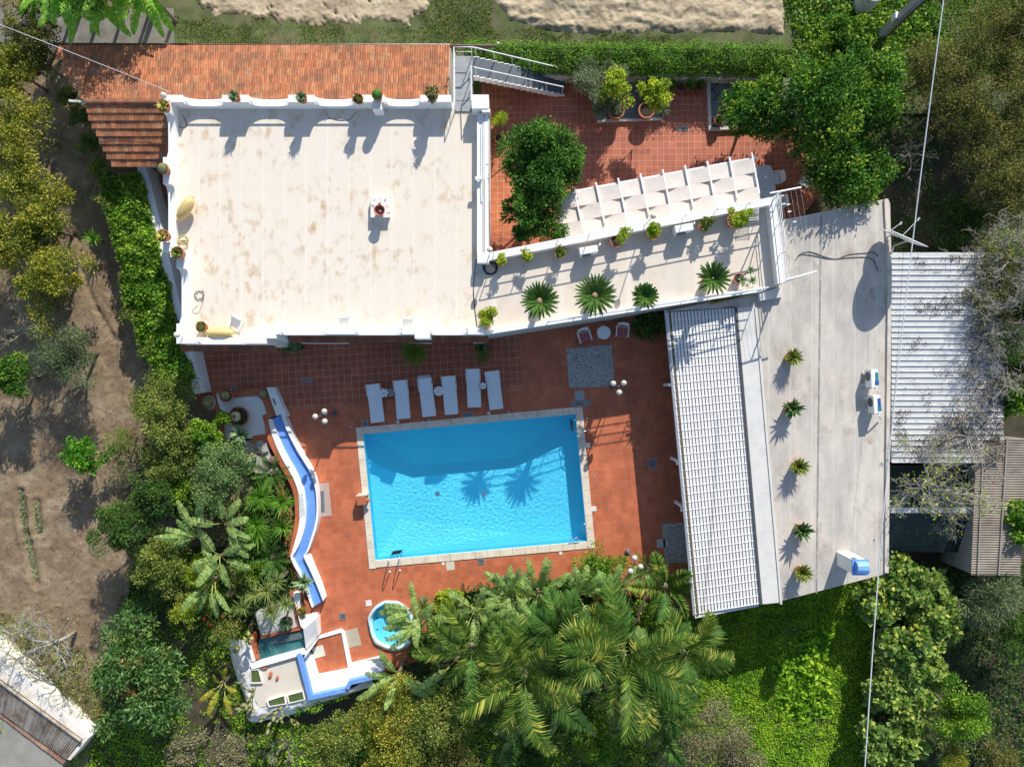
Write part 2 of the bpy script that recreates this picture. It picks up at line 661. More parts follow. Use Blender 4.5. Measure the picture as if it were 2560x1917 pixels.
# swimming pool: coping stones, basin, water
pool = thing('swimming_pool', (SPA_C.x + 5, SPA_C.y + 6, 0), 'large rectangular swimming pool of bright blue water with cream stone coping', 'swimming pool')
cop_m = M('coping_stone', (0.66, 0.58, 0.46), 0.65, 0.10, 1.4, 0.12, 50, dirt=(0.5, 0.42, 0.31), dscale=1.7)
# every stone its own island in one coping mesh
cop = MB()
for i in range(4):
    A0, B0, A1, B1 = PO[i], PO[(i + 1) % 4], PI[i], PI[(i + 1) % 4]
    d = (B0 - A0).normalized()
    L = (B1 - A1).length
    ns = max(1, round(L / 0.64))
    gap = 0.006

    def seg(t0, t1, clip0=False, clip1=False):
        a1, b1 = A1.lerp(B1, t0), A1.lerp(B1, t1)
        nrm = Vector((-d.y, d.x, 0))
        w = (A0 - A1).dot(nrm)
        a0, b0 = a1 + nrm * w, b1 + nrm * w
        g = d * gap
        cop.prism([a0 + g, b0 - g, b1 - g, a1 + g], -0.05, 0.035)
    for k in range(ns):
        seg(k / ns, (k + 1) / ns)
    # corner stone
    pn_, pp = PI[i], PO[i]
    dp = (PO[i] - PO[i - 1]).normalized()
    nrm = Vector((-d.y, d.x, 0))
    w = (A0 - A1).dot(nrm)
    n2_ = Vector((-dp.y, dp.x, 0))
    w2 = (A0 - A1).dot(n2_)
    cop.prism([A0, A1 + nrm * w, A1, A1 + n2_ * w2], -0.05, 0.035)
cop.build('coping', cop_m, pool)
ctr = sum(PI, Vector()) / 4
inn = [ctr + (p - ctr) * 1.0 for p in PI]
bas = MB()
zs, zd = -0.95, -1.75
fl = [ctr + (p - ctr) * 0.965 for p in PI]
hop = [q('b2', 1330, 760), q('b2', 2085, 700), q('b2', 2095, 1290), q('b2', 1215, 1170)]
hop = [Vector((p.x * 1.05, p.y * 1.05, zd)) for p in hop]
wall = MB()
for i in range(4):
    j = (i + 1) % 4
    bas.face([(*inn[i].xy, -0.049), (*inn[j].xy, -0.049), (*inn[j].xy, zs), (*inn[i].xy, zs)][::-1])
    bas.face([(*inn[i].xy, zs), (*inn[j].xy, zs), tuple(hop[j]), tuple(hop[i])][::-1])
bas.face([tuple(p) for p in hop][::-1])
basin_m = M('pool_paint', (0.15, 0.76, 0.995), 0.5, 0.03, 0.5, spec=0.1)
basin = bas.build('basin', basin_m, pool)
for k, (u_, v_) in enumerate(((0.0, 0.35), (0.0, 0.6), (0.0, 0.88), (0.45, 1.0), (0.75, 1.0))):
    A_ = inn[0].lerp(inn[3], v_) if u_ == 0 else inn[3].lerp(inn[2], u_)
    dr_ = (ctr - A_).normalized() * 0.012
    mb = MB()
    mb.tube([(A_.x, A_.y, -0.42), (A_.x + dr_.x * 2, A_.y + dr_.y * 2, -0.42)], 0.07, 14)
    mb.build('pool_light', M('inlet_white', (0.8, 0.8, 0.8), 0.4), pool)
for s_ in (-1.2, 1.2):
    mb = MB()
    c_ = sum(hop, Vector()) / 4
    mb.lathe([(0.13, 0.0), (0.13, 0.02), (0.10, 0.03), (0.002, 0.03)], 18, (c_.x + s_, c_.y, zd), False, False)
    mb.build('floor_drain', M('inlet_white', ()), pool)
# water: a rippled surface
wm, t, b = new_mat('pool_water')
out = t.nodes['Material Output']
tr = nd(t, 'ShaderNodeBsdfTransparent')
tr.inputs[0].default_value = (0.80, 0.95, 0.99, 1)
gl = nd(t, 'ShaderNodeBsdfGlossy')
gl.inputs['Roughness'].default_value = 0.03
lw = nd(t, 'ShaderNodeLayerWeight')
lw.inputs[0].default_value = 0.5
pw = nd(t, 'ShaderNodeMath', operation='POWER')
pw.inputs[1].default_value = 5
t.links.new(lw.outputs['Facing'], pw.inputs[0])
fr = nd(t, 'ShaderNodeMath', operation='MULTIPLY_ADD')
fr.inputs[1].default_value = 0.9
fr.inputs[2].default_value = 0.025
t.links.new(pw.outputs[0], fr.inputs[0])
bn = nd(t, 'ShaderNodeBump')
bn.inputs['Strength'].default_value = 0.35
bn.inputs['Distance'].default_value = 0.03
t.links.new(noise(t, 6.5, 4, 0.6), bn.inputs['Height'])
t.links.new(bn.outputs[0], gl.inputs['Normal'])
ms = nd(t, 'ShaderNodeMixShader')
t.links.new(fr.outputs[0], ms.inputs[0])
t.links.new(tr.outputs[0], ms.inputs[1])
t.links.new(gl.outputs[0], ms.inputs[2])
t.links.new(ms.outputs[0], out.inputs[0])
MATS['pool_water'] = wm
# the pool's own surface: real ripples that bend the sunlight onto the painted basin
gm, t, b = new_mat('rippled_water')
t.nodes.remove(b)
rf = nd(t, 'ShaderNodeBsdfGlass')
rf.inputs['IOR'].default_value = 1.33
rf.inputs['Roughness'].default_value = 0.0
rf.inputs[0].default_value = (0.93, 0.995, 1, 1)
t.links.new(rf.outputs[0], t.nodes['Material Output'].inputs[0])
px_, py_ = [p.x for p in PI], [p.y for p in PI]


def ripple(X, Y):
    u, w = X * 0.95 + Y * 0.3, Y * 0.95 - X * 0.3
    return -0.10 + 0.0010 * fbm(u, w * 1.3, 0.17, 5, 2) + 0.0012 * fbm(u, w, 1.3, 15, 1)


nx, ny = int(10.4 / 0.035), int(7 / 0.035)
ss, tt_ = np.meshgrid(np.linspace(0, 1, nx), np.linspace(0, 1, ny))
A_, B_, C_, D_ = (np.array(p.xy) for p in PI)
XY = (A_ * (1 - ss[..., None]) + B_ * ss[..., None]) * (1 - tt_[..., None]) + (D_ * (1 - ss[..., None]) + C_ * ss[..., None]) * tt_[..., None]
ZZ = ripple(XY[..., 0], XY[..., 1])
vv = np.concatenate([XY, ZZ[..., None]], -1).reshape(-1, 3) - np.array(pool.location)
ii = np.arange(nx * ny).reshape(ny, nx)
ff = np.stack([ii[:-1, :-1], ii[1:, :-1], ii[1:, 1:], ii[:-1, 1:]], -1).reshape(-1, 4)
wat = np_mesh('water', vv, ff, gm, pool, smooth=True)
wat.cycles.is_caustics_caster = True
basin.cycles.is_caustics_receiver = True
sd.cycles.is_caustics_light = True
# ---------------------------------------------------------------- materials of the buildings
white = M('white_render', (0.80, 0.785, 0.76), 0.75, 0.03, 1.2, 0.12, 60, dirt=(0.66, 0.63, 0.58), dscale=2.2, dlo=0.58, dhi=0.85)
white_metal = M('white_metal', (0.80, 0.80, 0.79), 0.4, 0.02, 2)
terra = M('terracotta', (0.42, 0.15, 0.075), 0.7, 0.18, 6, 0.1, 60)
terra_flat = TILE('terracotta_coping', (0.47, 0.15, 0.07), (0.42, 0.12, 0.055), (0.25, 0.12, 0.08), 0.3, -TC, 0.03)
grey_paint = M('grey_deck_paint', (0.30, 0.315, 0.32), 0.6, 0.08, 3, dirt=(0.22, 0.23, 0.235), dscale=2)
black_pl = M('black_plastic', (0.02, 0.02, 0.022), 0.45, 0.2, 5)
chrome = M('chrome', (0.75, 0.76, 0.78), 0.12, 0.02, 3, metal=1.0)


def ROOF(name, base, stain, seam, x_seam, off, amount=0.55, grey=None, rot=0.0, seam2=None, sa=0.6):
    """painted roof membrane: welded seams running down the roof, ochre water stains"""
    m, t, b = new_mat(name)
    mp = nd(t, 'ShaderNodeMapping')
    mp.inputs['Rotation'].default_value = (0, 0, rot)
    t.links.new(geo(t), mp.inputs[0])
    v = mp.outputs[0]
    r0 = ramp(t, [(0.3, mul(base, 0.95)), (0.7, mul(base, 1.04))])
    t.links.new(noise(t, 1.3, 6, 0.7, v), r0.inputs[0])
    c = r0.outputs[0]
    if grey:
        rg = ramp(t, [(0.36, (0, 0, 0)), (0.64, (1, 1, 1))])
        t.links.new(noise(t, 0.55, 8, 0.72, v, (1.6, 0.6, 1)), rg.inputs[0])
        c = mix(t, rg.outputs[0], c, grey)
    # stains: large mask times streaky detail
    a = ramp(t, [(0.40, (0, 0, 0)), (0.58, (1, 1, 1))])
    t.links.new(noise(t, 0.62, 3, 0.5, v), a.inputs[0])
    d = ramp(t, [(0.50, (0, 0, 0)), (0.74, (1, 1, 1))])
    t.links.new(noise(t, 1.7, 4, 0.6, v, (1.25, 0.85, 1)), d.inputs[0])
    k = nd(t, 'ShaderNodeMath', operation='MULTIPLY')
    t.links.new(a.outputs[0], k.inputs[0])
    t.links.new(d.outputs[0], k.inputs[1])
    k2 = nd(t, 'ShaderNodeMath', operation='MULTIPLY')
    k2.inputs[1].default_value = amount
    t.links.new(k.outputs[0], k2.inputs[0])
    sc = ramp(t, [(0.3, stain), (0.75, mul(stain, 0.75))])
    t.links.new(noise(t, 3.1, 4, 0.6, v), sc.inputs[0])
    c = mix(t, k2.outputs[0], c, sc.outputs[0])
    # seams
    sep = nd(t, 'ShaderNodeSeparateXYZ')
    t.links.new(v, sep.inputs[0])
    m1 = nd(t, 'ShaderNodeMath', operation='MULTIPLY_ADD')
    m1.inputs[1].default_value = 1 / x_seam
    m1.inputs[2].default_value = off
    t.links.new(sep.outputs[0], m1.inputs[0])
    fr_ = nd(t, 'ShaderNodeMath', operation='FRACT')
    t.links.new(m1.outputs[0], fr_.inputs[0])
    rs = ramp(t, [(0.0, (sa,) * 3), (0.07, (sa * .7,) * 3), (0.085, (0, 0, 0)), (0.985, (0, 0, 0)), (1.0, (sa,) * 3)])
    t.links.new(fr_.outputs[0], rs.inputs[0])
    c = mix(t, rs.outputs[0], c, seam)
    if seam2:
        rs2 = ramp(t, [(0.0, (0, 0, 0)), (0.085, (0, 0, 0)), (0.09, (0.2, 0.2, 0.2)), (0.105, (0.15, 0.15, 0.15)), (0.12, (0, 0, 0))])
        t.links.new(fr_.outputs[0], rs2.inputs[0])
        c = mix(t, rs2.outputs[0], c, seam2)
    t.links.new(c, b.inputs['Base Color'])
    b.inputs['Roughness'].default_value = 0.8
    b.inputs['Specular IOR Level'].default_value = 0.2
    bump(t, b, noise(t, 35, 5, 0.7), 0.15)
    MATS[name] = m
    return m


roof_m = ROOF('roof_membrane', (0.73, 0.645, 0.53), (0.50, 0.30, 0.12), (0.755, 0.695, 0.60), 0.985, 0.62, 0.85, grey=(0.71, 0.64, 0.55))
terr_m = ROOF('terrace_membrane', (0.70, 0.61, 0.505), (0.50, 0.38, 0.25), (0.74, 0.69, 0.61), 3.1, 0.3, 0.4, grey=(0.62, 0.565, 0.495))
pool_roof_m = ROOF('pool_house_membrane', (0.60, 0.545, 0.47), (0.36, 0.27, 0.19), (0.64, 0.60, 0.54), 1.0, 0.15, 0.75, grey=(0.40, 0.375, 0.34), seam2=(0.30, 0.29, 0.28), sa=0.3)


def ROOFTILE(name, stops):
    m, t, b = new_mat(name)
    r = ramp(t, stops)
    t.links.new(island(t), r.inputs[0])
    n = noise(t, 1.3, 7, 0.75)
    rr = ramp(t, [(0.42, (0, 0, 0)), (0.64, (0.8, 0.8, 0.8))])
    t.links.new(n, rr.inputs[0])
    c = mix(t, rr.outputs[0], r.outputs[0], (0.17, 0.095, 0.06))
    n2 = noise(t, 18, 4, 0.7)
    r2 = ramp(t, [(0.3, (0.75, 0.75, 0.75)), (0.7, (1.15, 1.15, 1.15))])
    t.links.new(n2, r2.inputs[0])
    c = mix(t, 1.0, c, r2.outputs[0], 'MULTIPLY')
    t.links.new(c, b.inputs['Base Color'])
    b.inputs['Roughness'].default_value = 0.8
    b.inputs['Specular IOR Level'].default_value = 0.2
    MATS[name] = m
    return m


tile_m = ROOFTILE('clay_roof_tile', [(0, (0.34, 0.125, 0.06)), (0.5, (0.47, 0.175, 0.08)), (0.85, (0.55, 0.225, 0.105)), (1, (0.46, 0.25, 0.14))])
tile_old = ROOFTILE('old_roof_tile', [(0, (0.30, 0.26, 0.21)), (0.5, (0.42, 0.37, 0.30)), (1, (0.52, 0.46, 0.38))])
tile_dk = ROOFTILE('brown_roof_tile', [(0, (0.22, 0.075, 0.045)), (0.5, (0.28, 0.10, 0.06)), (1, (0.33, 0.13, 0.08))])


def tile_rows(mb, rows, along, up, tw=0.235, amp=0.022, lip=0.035, ribs=2):
    """rows: (upper-left point, length, lower-left point); along = unit direction of the row"""
    npt = ribs * 5 + 1
    for U, L, D, s0 in rows:
        n = max(1, int(round(L / tw)))
        w = L / n
        for k in range(n):
            dz = random.uniform(-0.006, 0.006)
            vs = []
            for j in range(npt):
                s = j / (npt - 1)
                h = amp * (0.5 - 0.5 * cos(2 * pi * ribs * s)) ** 0.8
                p = along * (s0 + (k + s * 0.985) * w)
                vs.append(U + p + Vector((0, 0, h + dz)))
                vs.append(D + p + Vector((0, 0, h + lip + dz)))
                vs.append(D + p + Vector((0, 0, -0.01)))
            fs = []
            for j in range(npt - 1):
                a = 3 * j
                fs.append((a, a + 1, a + 4, a + 3))
                fs.append((a + 1, a + 2, a + 5, a + 4))
            mb.add(vs, fs)


def parapet(mb, A, B, inward, th, z0, prof):
    """wall plate from A to B with a shaped top; prof = [(distance, top z)]"""
    d = (B - A).normalized()
    vs = []
    for s, z in prof:
        p = A + d * s
        pi_ = p + inward * th
        vs += [(p.x, p.y, z0), (p.x, p.y, z), (pi_.x, pi_.y, z), (pi_.x, pi_.y, z0)]
    fs = []
    n = len(prof)
    for i in range(n - 1):
        a, b = 4 * i, 4 * i + 4
        fs += [(a, b, b + 1, a + 1), (a + 1, b + 1, b + 2, a + 2), (a + 2, b + 2, b + 3, a + 3)]
    fs += [(0, 1, 2, 3), (4 * n - 1, 4 * n - 2, 4 * n - 3, 4 * n - 4)]
    mb.add(vs, fs)


def scallop(L, pillars, hi, lo, r=0.66, mid=None):
    """profile of a scalloped parapet: pillars [(s0, s1)] at height hi, sweeping down to lo between"""
    mid = mid or hi - 0.2
    pr = []
    for i, (a, b) in enumerate(pillars):
        pr += [(a, hi), (b, hi)]
        if i + 1 < len(pillars):
            c = pillars[i + 1][0]
            rr = min(r, (c - b) / 2.2)
            bowl = [(1 - cos(k / 10 * pi / 2), 1 - sin(k / 10 * pi / 2)) for k in range(11)]
            pr += [(b + 0.002 + rr * x, lo + (mid - lo) * z) for x, z in bowl]
            pr += [(c - 0.002 - rr * x, lo + (mid - lo) * z) for x, z in reversed(bowl)]
    return pr


# ---------------------------------------------------------------- the house
house = thing('white_house', (-8.0, 7.0, 0), 'large white flat-roofed villa with scalloped parapets and a stained cream roof', 'house')
ZR = 2.9
foot = [(-15.62, 12.90), (-15.62, 5.90), (-15.02, 5.90), (-15.02, 1.78), (-10.98, 1.78), (-10.98, 2.02), (-10.42, 2.02), (-10.42, 2.20), (-1.30, 2.20), (-1.30, 5.8), (-1.06, 5.8), (-1.06, 12.90)]
m = MB()
m.prism(foot, -0.5, ZR - 0.02)
m.build('wall', white, house)
inner = [(-15.3, 12.62), (-15.3, 5.7), (-14.72, 5.7), (-14.72, 2.0), (-10.7, 2.0), (-10.7, 2.42), (-1.06, 2.42), (-1.06, 12.62)]
m = MB()
m.prism(inner, ZR - 0.019, ZR)
m.build('flat_roof', roof_m, house)

V2 = lambda x, y: Vector((x, y, 0))
HI, LO = 3.70, 3.20
par = MB()
# north
npil = [(-15.61, -14.74), (-12.98, -11.79), (-10.02, -8.84), (-7.10, -5.71), (-4.10, -2.73)]
parapet(par, V2(-15.62, 12.90), V2(0, 12.90), V2(0, -1), 0.32, ZR - 0.3, scallop(0, [(a + 15.62, b + 15.62) for a, b in npil], HI, LO))
par.box((-6.05, 12.42, 3.29), (0.42, 0.316, 0.81))
# west, in two runs
wpil = [(12.58, 12.10), (10.12, 8.92), (6.32, 5.90)]
parapet(par, V2(-15.62, 12.58), V2(-15.62, 0), V2(1, 0), 0.34, ZR - 0.3, scallop(0, [(12.58 - a, 12.58 - b) for a, b in wpil], HI - 0.012, LO))
wp2 = [(5.895, 5.15), (2.68, 1.785)]
parapet(par, V2(-15.02, 5.895), V2(-15.02, 0), V2(1, 0), 0.34, ZR - 0.3, scallop(0, [(5.895 - a, 5.895 - b) for a, b in wp2], HI - 0.012, LO))
par.box((-15.16, 5.78, 3.28), (0.29, 0.235, 0.8))
# south: low block at the left corner, then the long run
sp = [(-14.66, -14.17), (-11.87, -10.985)]
parapet(par, V2(-14.66, 1.785), V2(0, 1.785), V2(0, 1), 0.30, ZR - 0.3, scallop(0, [(a + 14.66, b + 14.66) for a, b in sp], HI, LO))
par.box((-11.0, 2.24, 3.29), (0.9, 0.44, 0.83))
sp = [(-10.55, -10.42), (-8.27, -7.07), (-4.92, -3.70), (-1.98, -1.30)]
parapet(par, V2(-10.55, 2.2), V2(0, 2.2), V2(0, 1), 0.30, ZR - 0.3, scallop(0, [(a + 10.55, b + 10.55) for a, b in sp], HI + 0.01, LO))
par.box((-4.02, 2.10, 3.2), (0.66, 0.195, 1.02))
# east: low double kerb with a groove, end blocks
par.box((-1.43, 9.0, 3.07), (0.30, 6.35, 0.62))
par.box((-1.15, 9.0, 3.10), (0.18, 6.35, 0.70))
par.box((-1.42, 12.60, 3.25), (0.76, 0.62, 0.90))
par.box((-1.16, 12.22, 3.24), (0.36, 0.14, 0.86))
par.box((-1.30, 5.62, 3.14), (0.52, 0.38, 0.78))
par.build('parapet', white, house)
# rails strung across the scallops
def rail_bar(p, r_):
    mb = MB()
    mb.beam(p, r_, 0.06, 0.045)
    mb.build('parapet_rail', white_metal, house)


for (a, b), (c, d) in zip(npil[:-1], npil[1:]):
    rail_bar((b + 0.01, 12.74, 3.46), (c - 0.01, 12.74, 3.46))
for lst, x in ((wpil, -15.45), (wp2, -14.85)):
    for (a, b), (c, d) in zip(lst[:-1], lst[1:]):
        rail_bar((x, b - 0.01, 3.46), (x, c + 0.01, 3.46))
for (a, b), (c, d) in zip(sp[:-1], sp[1:]):
    rail_bar((b + 0.01, 2.35, 3.46), (c - 0.01, 2.35, 3.46))
rail_bar((-14.16, 1.93, 3.46), (-11.88, 1.93, 3.46))
# pipes lying in the groove of the east kerb
m = MB()
m.tube([(-1.262, 12.0, 3.42), (-1.262, 9.2, 3.41)], 0.022, 6)
m.tube([(-1.31, 12.0, 3.42), (-1.305, 9.0, 3.42), (-1.31, 6.0, 3.42)], 0.02, 6)
m.tube([(-1.38, 11.6, 3.42), (-1.39, 8.6, 3.42), (-1.37, 8.2, 3.42)], 0.035, 6)
m.build('pipe', white_metal, house)

# clay tiled lean-to roof along the north side and its small south slope
tr = MB()
xr = -2.90
yb = [15.78 - (15.78 - 12.93) * k / 7 for k in range(8)]
zb = [2.28 + (3.16 - 2.28) * k / 7 for k in range(8)]
lx = [435, 437, 490, 496, 542, 592, 637]
rows = []
for k in range(7):
    x0 = q('a0', lx[k], 600, zb[k] + 0.1).x
    rows.append((Vector((x0, yb[k + 1], zb[k + 1])), xr - x0, Vector((x0, yb[k] - 0.0, zb[k])), 0.0))
tile_rows(tr, rows, Vector((1, 0, 0)), 1, 0.233, 0.036)
ntr = tr.build('tiled_roof', tile_m, house, smooth=True, angle=radians(50))
m = MB()
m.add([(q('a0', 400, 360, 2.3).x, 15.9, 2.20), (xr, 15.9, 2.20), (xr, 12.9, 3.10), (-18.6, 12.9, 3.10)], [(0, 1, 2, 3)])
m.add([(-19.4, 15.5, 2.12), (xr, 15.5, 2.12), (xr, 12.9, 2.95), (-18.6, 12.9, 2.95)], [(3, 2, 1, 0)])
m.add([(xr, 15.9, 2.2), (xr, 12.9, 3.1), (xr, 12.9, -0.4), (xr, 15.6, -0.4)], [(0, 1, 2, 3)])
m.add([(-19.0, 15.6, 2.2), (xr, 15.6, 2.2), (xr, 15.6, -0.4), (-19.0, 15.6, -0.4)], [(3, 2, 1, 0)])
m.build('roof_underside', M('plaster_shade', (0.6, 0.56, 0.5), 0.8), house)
m = MB()
g0, g1 = q('a0', 395, 352, 2.25), q('b0', 1940, 366, 2.25)
m.tube([g0, g1], 0.075, 8)
for k in range(12):
    p = g0.lerp(g1, (k + 0.5) / 12)
    m.tube([p + Vector((0, -0.09, 0.0)), p + Vector((0, -0.05, 0.075)), p + Vector((0, 0.05, 0.075)), p + Vector((0, 0.09, 0))], 0.012, 5)
m.build('gutter', M('brown_gutter', (0.10, 0.05, 0.04), 0.5), ntr)
# south slope at the left
tr = MB()
yb = [12.62 - (12.62 - 10.10) * k / 8 for k in range(9)]
zb = [3.22 - (3.22 - 2.30) * k / 8 for k in range(9)]
lx = [675, 690, 716, 752, 776, 803, 833, 872]
rows = []
for k in range(8):
    x0 = q('a0', lx[k], 900, zb[k]).x
    rows.append((Vector((x0, yb[k], zb[k])), -15.63 - x0, Vector((x0, yb[k + 1], zb[k + 1])), 0.0))
tile_rows(tr, rows, Vector((1, 0, 0)), 1, 0.233, 0.02, 0.05)
st = tr.build('tiled_roof', tile_m, house, smooth=True, angle=radians(50))
rc = MB()
xa, xb_ = q('a0', 690, 800, 3.2).x, -15.64
n = 13
for k in range(n):
    x0, x1 = xa + (xb_ - xa) * k / n, xa + (xb_ - xa) * (k + 1.06) / n
    rc.tube([(x0, 12.75, 3.20), (x1, 12.75, 3.215)], 0.15, 10, radii=[0.15, 0.135])
rc.build('ridge_cap', tile_dk, st, smooth=True, angle=radians(50))
m = MB()
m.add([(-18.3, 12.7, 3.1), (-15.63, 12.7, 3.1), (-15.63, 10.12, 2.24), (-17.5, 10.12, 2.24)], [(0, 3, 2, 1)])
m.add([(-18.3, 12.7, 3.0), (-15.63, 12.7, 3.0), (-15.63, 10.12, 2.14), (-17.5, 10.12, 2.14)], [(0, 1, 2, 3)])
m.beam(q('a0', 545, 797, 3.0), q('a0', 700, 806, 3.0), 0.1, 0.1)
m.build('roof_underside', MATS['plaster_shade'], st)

# small brown tiled eaves over the south doors
ev = MB()
rows = [(Vector((-15.4, 1.80, 2.52)), 4.35, Vector((-15.4, 1.49, 2.36)), 0.0), (Vector((-10.40, 2.22, 2.52)), 9.3, Vector((-10.40, 1.90, 2.36)), 0.0)]
tile_rows(ev, rows, Vector((1, 0, 0)), 1, 0.2, 0.03, 0.03, 2)
ee = ev.build('door_canopy', tile_dk, house)
m = MB()
m.box((-13.2, 1.62, 2.37), (4.4, 0.24, 0.06))
m.box((-5.75, 2.05, 2.37), (9.3, 0.24, 0.06))
m.build('canopy_board', terra, ee)
# doors and pilasters under the eaves, in the shade
for x in (-9.0, -6.2, -2.9):
    m = MB()
    m.box((x, 2.19, 1.05), (1.5, 0.04, 2.1))
    m.build('door', M('door_glass', (0.03, 0.04, 0.05), 0.15, 0.1), house)
for a, b in ((-10.4, -8.1), (-5.1, -4.0), (-1.9, -1.32)):
    m = MB()
    m.box(((a + b) / 2, 2.08, 0.30), (b - a, 0.22, 0.6))
    m.build('wall_base', white, house)

# ---- terrace wing, joined to the house
TZ = ZR
Nf = lambda x, z: q('c1', x, 535 - x * 0.1825, z)
NA, NB = q('b1', 1880, 545, 3.4), q('c1', 2215, 95, 3.4)              # outer edge of the north parapet top
SA, SB = q('b1', 1845, 1192, 3.2), q('c1', 2095, 848, 3.2)            # outer edge of the south parapet top
EA, EB = NB, q('d1', 330, 778, 3.4)
tfoot = [NA, NB, EB, SB, SA, V2(-1.2, 3.5)]
m = MB()
m.prism([p.xy for p in tfoot], -0.5, TZ - 0.04)
m.build('wall', white, house)
m = MB()
m.prism([(p.x, p.y) for p in [V2(-1.66, 5.5), V2(-1.05, 5.5), NA, NB, EB, SB, SA, V2(-1.66, 2.45)]], TZ - 0.039, TZ + 0.004)
m.build('terrace_floor', terr_m, house)
tp = MB()


def kerb(mb, A, B, th, z0, z1, side):
    d = (B - A).normalized()
    n = Vector((-d.y, d.x, 0)) * side
    mb.prism([A.xy, B.xy, (B + n * th).xy, (A + n * th).xy], z0, z1)


kerb(tp, NA, NB, 0.34, 0, 3.40, -1)
kerb(tp, EA + Vector((0.0, -0.37, 0)), EB, 0.36, 0, 3.397, -1)
kerb(tp, SB, SA, 0.22, 0, 3.20, -1)
tp.build('parapet', white, house)

# railing of white pipes round the terrace
rl = thing('terrace_railing', (NA + NB) / 2 + Vector((0, 0, 0)), 'white pipe railing standing on the terrace parapet', 'railing')
rl.location.z = 3.4


def rail_run(name, A, B, z0, heights, posts, r=0.022, fine=0):
    mb = MB()
    A, B = Vector(A), Vector(B)
    for h in heights:
        a, b = A.copy(), B.copy()
        a.z = b.z = z0 + h
        mb.tube([a, b], r, 6)
    for k in range(posts + 1):
        p = A.lerp(B, k / posts)
        mb.tube([(p.x, p.y, z0), (p.x, p.y, z0 + heights[-1])], r * 0.9, 6)
    return mb.build(name, white_metal, rl)


dn = (NB - NA).normalized()
nn = Vector((dn.y, -dn.x, 0))
rail_run('north_rail', NA + nn * 0.17 + dn * 0.3, NB + nn * 0.17, 3.4, [0.34, 0.74], 9)
ds = (SB - SA).normalized()
ns_ = Vector((-ds.y, ds.x, 0))
rail_run('pool_rail', SA + ns_ * 0.08 + ds * 3.0, SB + ns_ * 0.08, 3.2, [0.3, 0.6, 0.9], 8)
de = (EB - EA).normalized()
ne = Vector((de.y, -de.x, 0))
rail_run('east_rail', EA + ne * 0.14, EB + ne * 0.14, 3.4, [0.18, 0.36, 0.54, 0.72], 3, 0.02)

# clothes line on two tall brackets
cl = thing('clothes_line', EA + Vector((0, 0, 0)), 'rotary style clothes line strung between two white brackets on the terrace corners', 'clothes line')
cl['label'] = 'clothes line of thin cords strung between two white brackets at the terrace corners'
cl.location.z = 3.4
b1a, b1b = q('d0', 205, 1525, 4.9), q('d0', 450, 1478, 4.9)
b2a, b2b = q('d1', 330, 757, 4.9), q('d1', 570, 690, 4.9)
for a, b, base in ((b1a, b1b, EA + ne * 0.1), (b2a, b2b, EB + ne * 0.1)):
    mb = MB()
    mb.tube([a, b], 0.035, 8)
    mid = a.lerp(b, 0.35)
    mb.tube([(base.x, base.y, 3.4), (mid.x, mid.y, 4.88)], 0.035, 8)
    mb.tube([(base.x, base.y, 4.1), a.lerp(b, 0.62)], 0.025, 6)
    mb.build('bracket', white_metal, cl)
mb = MB()
for k in range(6):
    t_ = 0.18 + 0.16 * k
    a, b = b1a.lerp(b1b, t_), b2a.lerp(b2b, t_)
    mb.tube([a, a.lerp(b, 0.5) - Vector((0, 0, 0.08)), b], 0.006, 4)
mb.build('cord', M('cord', (0.45, 0.45, 0.43), 0.7), cl)
for tt in (0.3, 0.33, 0.5, 0.75):
    mb = MB()
    a = b1a.lerp(b1b, 0.34 + 0.16 * random.randint(0, 2)).lerp(b2a.lerp(b2b, 0.5), tt * 0.5)
    mb.box(a, (0.14, 0.05, 0.05), 0.2)
    mb.build('peg', white_metal, cl)

# ---------------------------------------------------------------- outdoor staircase from the roof to the courtyard
stair = thing('outdoor_staircase', (-1.0, 14.4, 0), 'grey painted outdoor staircase with white handrails from roof to courtyard', 'staircase')
lx0, lx1 = q('b0', 1632, 600, 2.95).x, q('b0', 1775, 600, 2.95).x
yt = q('b0', 1640, 445, 2.95).y
m = MB()
m.prism([(lx0, 12.45), (lx1 - 0.02, 12.45), (lx1 - 0.02, yt), (lx0, yt)], 2.62, 2.96)
for k in range(3):
    m.prism([(lx0 + 0.002, 12.95 + 0.28 * k), (lx1 - 0.022, 12.95 + 0.28 * k), (lx1 - 0.022, 13.23 + 0.28 * k), (lx0 + 0.002, 13.23 + 0.28 * k)], 2.9, 2.975 + 0.004 * k)
m.build('landing', grey_paint, stair)
NS = 16
A0, A1 = Vector((lx1, yt - 0.82, 2.95)), Vector((q('c0', 540, 700, 0.1).x, 0, 0))
dy_end = q('c0', 540, 752, 0.0).y - A0.y
tread = MB()
rise = 2.95 / (NS + 1)
run = (A1.x - A0.x) / NS
pt = []
for k in range(NS):
    z = 2.95 - rise * (k + 1)
    x0, x1 = A0.x + run * k, A0.x + run * (k + 1)
    y0 = A0.y + dy_end * k / NS
    tread.prism([(x0, y0), (x1 + 0.02, y0), (x1 + 0.02, y0 + 0.84), (x0, y0 + 0.84)], max(z - 0.3, -0.02), z)
    pt.append((x0, x1, y0, z))
tread.build('tread', M('blue_grey_tread', (0.105, 0.125, 0.145), 0.55, 0.1, 3), stair)  # blue grey treads, colour darkened to stand for the hedge's shade
for ya, yb_ in ((-0.05, -0.002), (0.842, 0.88)):
    m = MB()
    for k, (x0, x1, y0, z) in enumerate(pt):
        m.prism([(x0, y0 + ya), (x1, y0 + ya), (x1, y0 + yb_), (x0, y0 + yb_)], max(z - 0.42, 0), z + 0.012)
    m.build('stringer', white, stair)
